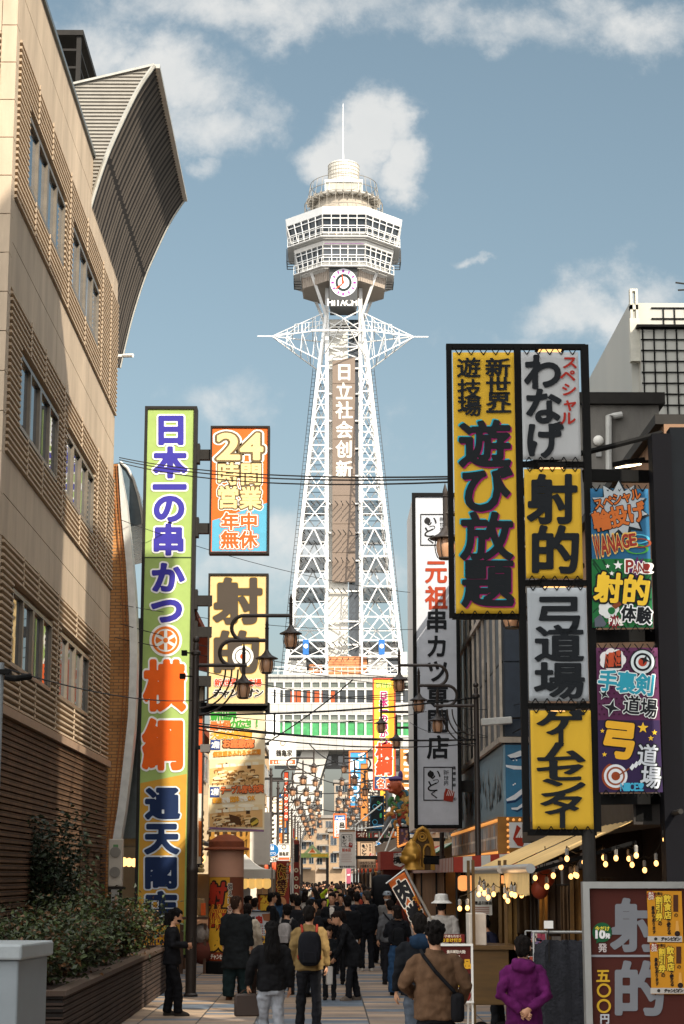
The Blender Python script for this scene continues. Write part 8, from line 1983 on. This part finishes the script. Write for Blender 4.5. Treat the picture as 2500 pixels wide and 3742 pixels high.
def gold():
    G = mat('gold_leaf', '#b08436', rough=.42, metal=.5, var=.15, scale=5); GD = mat('gold_leaf_dark', '#4e3716', rough=.6, metal=.25, var=.2)
    Y = 44.5; t = thing('golden_arch', 'gilded pointed arch with carved tracery above the striped awning', 'arch', PY(1540, 3160, Y)); 
    P = [(1500, 3180), (1502, 3120), (1512, 3075), (1530, 3035), (1546, 3026), (1562, 3036), (1578, 3075), (1586, 3120), (1588, 3180)]
    MB().prism([tuple(PY(x, y, Y)) for x, y in P], (0, .35, 0)).build('panel', GD, t)
    m = MB(); m.tube([PY(x, y, Y - .03) for x, y in P], .055, 8)
    for x in (1523, 1565): m.tube([PY(x + 15 * math.cos(a) * (1 if True else 1), 3112 - 26 * math.sin(a), Y - .03) for a in np.linspace(0, math.pi, 11)], .03, 6); m.tube([PY(x - 15, 3112, Y - .03), PY(x - 15, 3178, Y - .03)], .03, 6); m.tube([PY(x + 15, 3112, Y - .03), PY(x + 15, 3178, Y - .03)], .03, 6)
    c = PY(1545, 3058, Y - .03); k = .1
    for r_ in (.10, .05): m.tube([c + Vector((r_ * math.cos(a), 0, r_ * math.sin(a))) for a in np.linspace(0, 2 * math.pi, 17)], .022, 6)
    m.build('tracery', G, t, smooth=True)
    Y = 43.6; c = PY(1506, 3122, Y); s = .235; t = thing('golden_statue', 'golden bald statue head in profile on the striped awning roof', 'statue', c - Vector((0, 0, .3)))
    m = MB(); m.ell(c, s, s * .85, s * 1.0, 18, 12); m.ell(c + Vector((0, 0, s * .8)), s * .62, s * .55, s * .55, 14, 10); m.ell(c + Vector((.0, 0, s * 1.25)), s * .22, s * .22, s * .3, 12, 8)
    m.ell(c + Vector((-s * .55, -.05, -s * .5)), s * .6, s * .6, s * .5, 14, 9); m.ell(c + Vector((-s * 1.02, -.05, -s * .32)), s * .22, s * .2, s * .17, 10, 7); m.ell(c + Vector((-s * .8, -.02, s * .15)), s * .3, s * .45, s * .12, 10, 6); m.ell(c + Vector((-s * .85, -.05, -s * .72)), s * .26, s * .3, s * .1, 10, 6)
    m.ell(c + Vector((s * .35, -s * .85, -s * .3)), s * .2, s * .1, s * .32, 10, 7); m.rings([[c + Vector((s * .1 + w * math.cos(a), w * .9 * math.sin(a), z)) for a in [2 * math.pi * i / 14 for i in range(14)]] for z, w in ((-s * .6, s * .6), (-s * 1.1, s * .75), (-s * 1.5, s * 1.2))])
    fuse(m, .022, 3).build('head', G, t, smooth=True)
    # row of small dark ornaments on the awning roof
    for i in range(9):
        p = PY(1556 + 6 * i, 3142 + i * .2, 42.9); o = MB().lathe([(.03, -.1), (.045, -.06), (.04, .04), (.02, .06), (.035, .1)], p, 8).build('bottle_ornament', BLACK); tag(o, 'small black bottle shape in the row beside the golden head', 'ornament', 'black ornaments on the awning roof')
    # carved festive figurehead
    Y = 60.; t = thing('carved_figurehead', 'carved wooden figurehead with a red face over coloured scrolls beside the white sign', 'sculpture', PY(1465, 3000, Y)); W = mat('carved_wood', '#9a5a30', rough=.6, var=.3, scale=6)
    m = MB(); c = PY(1448, 2872, Y); m.ell(c, .22, .2, .28, 14, 10); m.ell(c + Vector((-.2, -.05, -.02)), .1, .09, .07, 10, 7); m.ell(c + Vector((-.14, -.05, -.17)), .12, .12, .07, 10, 7); m.ell(c + Vector((.1, -.15, .05)), .08, .06, .12, 10, 7); fuse(m, .02, 3).build('face', mat('carved_red', '#a04a28', rough=.5, var=.25, scale=8), t, smooth=True)
    m = MB(); m.ell(c + Vector((0, 0, .22)), .24, .21, .1, 14, 8); m.ell(c + Vector((.16, 0, .33)), .08, .08, .16, 10, 7); m.build('headband', paint('#4a3a68'), t, smooth=True)
    rr = random.Random(3)
    for col_ in ('#b07a3c', '#8a3a24', '#3f6a7a', '#c9a05a', '#4a7a4a', '#8a6a3a'):
        m = MB()
        for i in range(6):
            p = PY(rr.uniform(1440, 1496), rr.uniform(2900, 2998), Y + .1); a = rr.uniform(0, 6.28); m.tube([p + Vector((.16 * k * math.cos(a + k), 0, .16 * k * math.sin(a + k))) for k in (0, .5, 1, 1.5, 2)], [.07, .08, .07, .05, .02], 8)
        m.build('scroll', paint(col_), t, smooth=True)
    m = MB(); m.box(PY(1452, 2900, Y + .2), PY(1500, 3000, Y + .5)); m.build('back_board', W, t)
gold()
def rickshaw():
    Y = 47.0; x0, x1 = PY(1362, 3250, Y).x, PY(1445, 3250, Y).x; zt_ = PY(1400, 3196, Y).z; xc = (x0 + x1) / 2; w = (x1 - x0) / 2
    t = thing('rickshaw', 'black rickshaw with a folding hood and orange seat in the crowd', 'rickshaw', (xc, Y, 0))
    m = MB(); n = 10; rg = []
    for k in range(n + 1):
        a = math.pi * .62 * k / n; rg.append([(xc + w * u, Y + .5 - .75 * math.sin(a) * (1 - .06 * u * u), zt_ - .75 + .75 * math.cos(a) ** 1 * (1 - .12 * u ** 4) if math.cos(a) > 0 else zt_ - .75 + .75 * math.cos(a)) for u in np.linspace(-1, 1, 9)])
    m.grid([list(reversed(r_)) for r_ in rg]); o = m.build('hood', mat('black_hood', '#0d0d0f', spec=.05, rough=.6, var=.2), t, smooth=True); o.modifiers.new('s', 'SOLIDIFY').thickness = .02
    m = MB(); m.box((xc - w, Y - .1, .75), (xc + w, Y + .5, 1.0)); m.box((xc - w, Y + .4, 1.0), (xc + w, Y + .55, 1.5)); m.box((xc - w, Y - .45, .5), (xc + w, Y - .1, .56)); m.build('body', BLACK, t, bevel=.02)
    MB().box((xc - w * .7, Y + .34, 1.01), (xc + w * .7, Y + .4, 1.45)).build('seat', paint('#b8602c'), t)
    for s in (-1, 1):
        c = Vector((xc + s * (w + .06), Y + .15, .52)); m = MB(); m.tube([c + Vector((0, .5 * math.cos(a), .5 * math.sin(a))) for a in np.linspace(0, 2 * math.pi, 25)], .025, 6)
        for k in range(8): a = math.pi * k / 4; m.tube([c, c + Vector((0, .5 * math.cos(a), .5 * math.sin(a)))], .008, 4)
        m.build('wheel', BLACK, t); MB().tube([(xc + s * w * .8, Y - .3, .6), (xc + s * w * .8, Y - 1.6, .95)], .025, 8).build('shaft', BLACK, t)
rickshaw()

# ------------------------------------------------------------------ beyond the tower and the dense signs of the far street
def far_end():
    for lab, px, Y, d, c, nx, nz in (('beige far block closing the street beyond the tower, west half', (1040, 1150, 2960, 3260), 300, 10, WALLS[2], 4, 4), ('cream far block with dark windows beyond the tower, stepped', (1150, 1215, 2990, 3260), 310, 10, WALLS[6], 2, 4), ('tan gabled far house beyond the tower', (1200, 1270, 3040, 3260), 285, 8, WALLS[2], 2, 2),
                                ('grey far block beyond the tower, east half', (1265, 1420, 2940, 3260), 305, 10, WALLS[4], 5, 5), ('tall pale far block seen through the tower legs', (1085, 1180, 2830, 3260), 340, 12, WALLS[1], 4, 7), ('taupe far block seen through the tower legs', (1220, 1360, 2860, 3260), 350, 12, WALLS[6], 5, 7)):
        x0, x1, z0, z1 = rect_of(*px, Y); t = thing('far_building', lab, 'building', ((x0 + x1) / 2, Y, 0)); MB().box((x0, Y, 0), (x1, Y + d, z1)).build('wall', c, t); MB().box((x0 - .2, Y - .3, z1 + .01), (x1 + .2, Y + d, z1 + .5)).build('roof', CONC, t)
        for i in range(nz):
            z = 3.2 + (z1 - 4) * i / nz; m = MB(); m.box((x0 + .6, Y - .8, z), (x1 - .6, Y - .005, z + .25)); m.build('balcony', CONC, t)
        win_grid(None, t, Y, x0, x1, 3.5, z1, nx, nz, 1, facing='y')
    Y = 262; t, F, (x0, x1, z0, z1) = board('street_gate_sign', 'green and gold arched gate sign far at the street end', 'gate sign', (1095, 1200, 3118, 3134), Y, .6, '#8a9a5a', border=0)
    p = [PY(x, y, Y) for x, y in ((1108, 3118), (1140, 3085), (1172, 3118), (1158, 3118), (1140, 3099), (1122, 3118))]; MB().prism([tuple(q) for q in p], (0, .4, 0)).build('peak', paint('#9aa878'), t); MB().prism([tuple(PY(x, y, Y - .1)) for x, y in ((1128, 3116), (1140, 3100), (1152, 3116))], (0, .2, 0)).build('emblem', paint('#c4602c'), t)
    F.quad(1136, 3121, 1196, 3131, '#c49a2c', 1); F.done(); m = MB(); m.box((x0, Y + .1, 0), (x0 + .4, Y + .4, z0 - .01)); m.box((x1 - .4, Y + .1, 0), (x1, Y + .4, z0 - .01)); m.build('post', STEEL, t)
    # small projecting signs along both rows
    rr = random.Random(17); cols = ['#c9c2b4', '#b8401f', '#d8a030', '#e0dcd2', '#2a4f7a', '#b8763a', '#8e2f22', '#d8cfbf', '#4a7a4a', '#c46a2c']
    nm = {'#c9c2b4': 'stone coloured', '#b8401f': 'red', '#d8a030': 'amber', '#e0dcd2': 'white', '#2a4f7a': 'navy', '#b8763a': 'brown', '#8e2f22': 'dark red', '#d8cfbf': 'cream', '#4a7a4a': 'green', '#c46a2c': 'orange'}
    for i in range(44):
        west = i % 2 == 0; Y = 66 + i * 3.3 + rr.uniform(0, 2); w = rr.uniform(.5, 1.1); h = rr.choice([.8, 1.2, 2.2, 3.2]); z = rr.uniform(2.9, 6.2) if i % 3 else rr.uniform(2.5, 3.4); c = cols[rr.randrange(10)]
        xe = -4.0 if west else 4.05; x0 = xe + .1 if west else xe - .1 - w
        t = thing('projecting_sign', 'small %s sign board projecting over the far shopping street' % nm[c], 'sign', (x0 + w / 2, Y, z), nm[c] + ' sign boards along the far street')
        MB().box((x0, Y, z), (x0 + w, Y + .2, z + h)).build('housing', STEEL, t); MB().box((x0 + .04, Y - .02, z + .04), (x0 + w - .04, Y - .001, z + h - .04)).build('face_panel', paint(c), t)
        q = MB(); dark = c in ('#b8401f', '#2a4f7a', '#8e2f22', '#4a7a4a', '#b8763a', '#c46a2c'); n = max(1, int(h / .5))
        for k in range(n * 2):
            cz = z + h - (k + .5) * h / (2 * n); a, b = w * rr.uniform(.12, .25), h / n * rr.uniform(.1, .17)
            q.add([(x0 + w / 2 + ux * a, Y - .03, cz + uz * b) for ux, uz in ((-1, -.8), (.7, -1), (1, .9), (-.8, 1))], [(0, 1, 2, 3)])
        q.build('print', paint('#e6dfd2' if dark else '#2a2420'), t)
        MB().box((xe - (.0 if west else .1), Y + .05, z + h * .5), (xe + (.1 if west else 0), Y + .12, z + h * .5 + .08)).build('bracket', STEEL, t)
    # rows of lanterns and hanging flags near the eaves of both rows
    L0 = None
    for i in range(70):
        west = i % 2 == 0; Y = 60 + i * 1.35; x = (-2.75 if west else 2.85) ; p = Vector((x, Y, 2.62 + .12 * math.sin(i * 1.7)))
        if L0 is None:
            L0 = thing('eave_lantern', 'small red and white paper lantern under the far shop eaves', 'lantern', p, 'paper lanterns under the far eaves'); MB().ell(p, .13, .13, .17, 10, 7).build('shade', mat('eave_lantern_paper', '#c4502c', rough=.6, var=.25, scale=3), L0, smooth=True); MB().lathe([(.06, .16), (.06, .2), (.008, .21), (.008, .42)], p, 8).build('cap', BLACK, L0)
        else: dup(L0, p)
far_end()
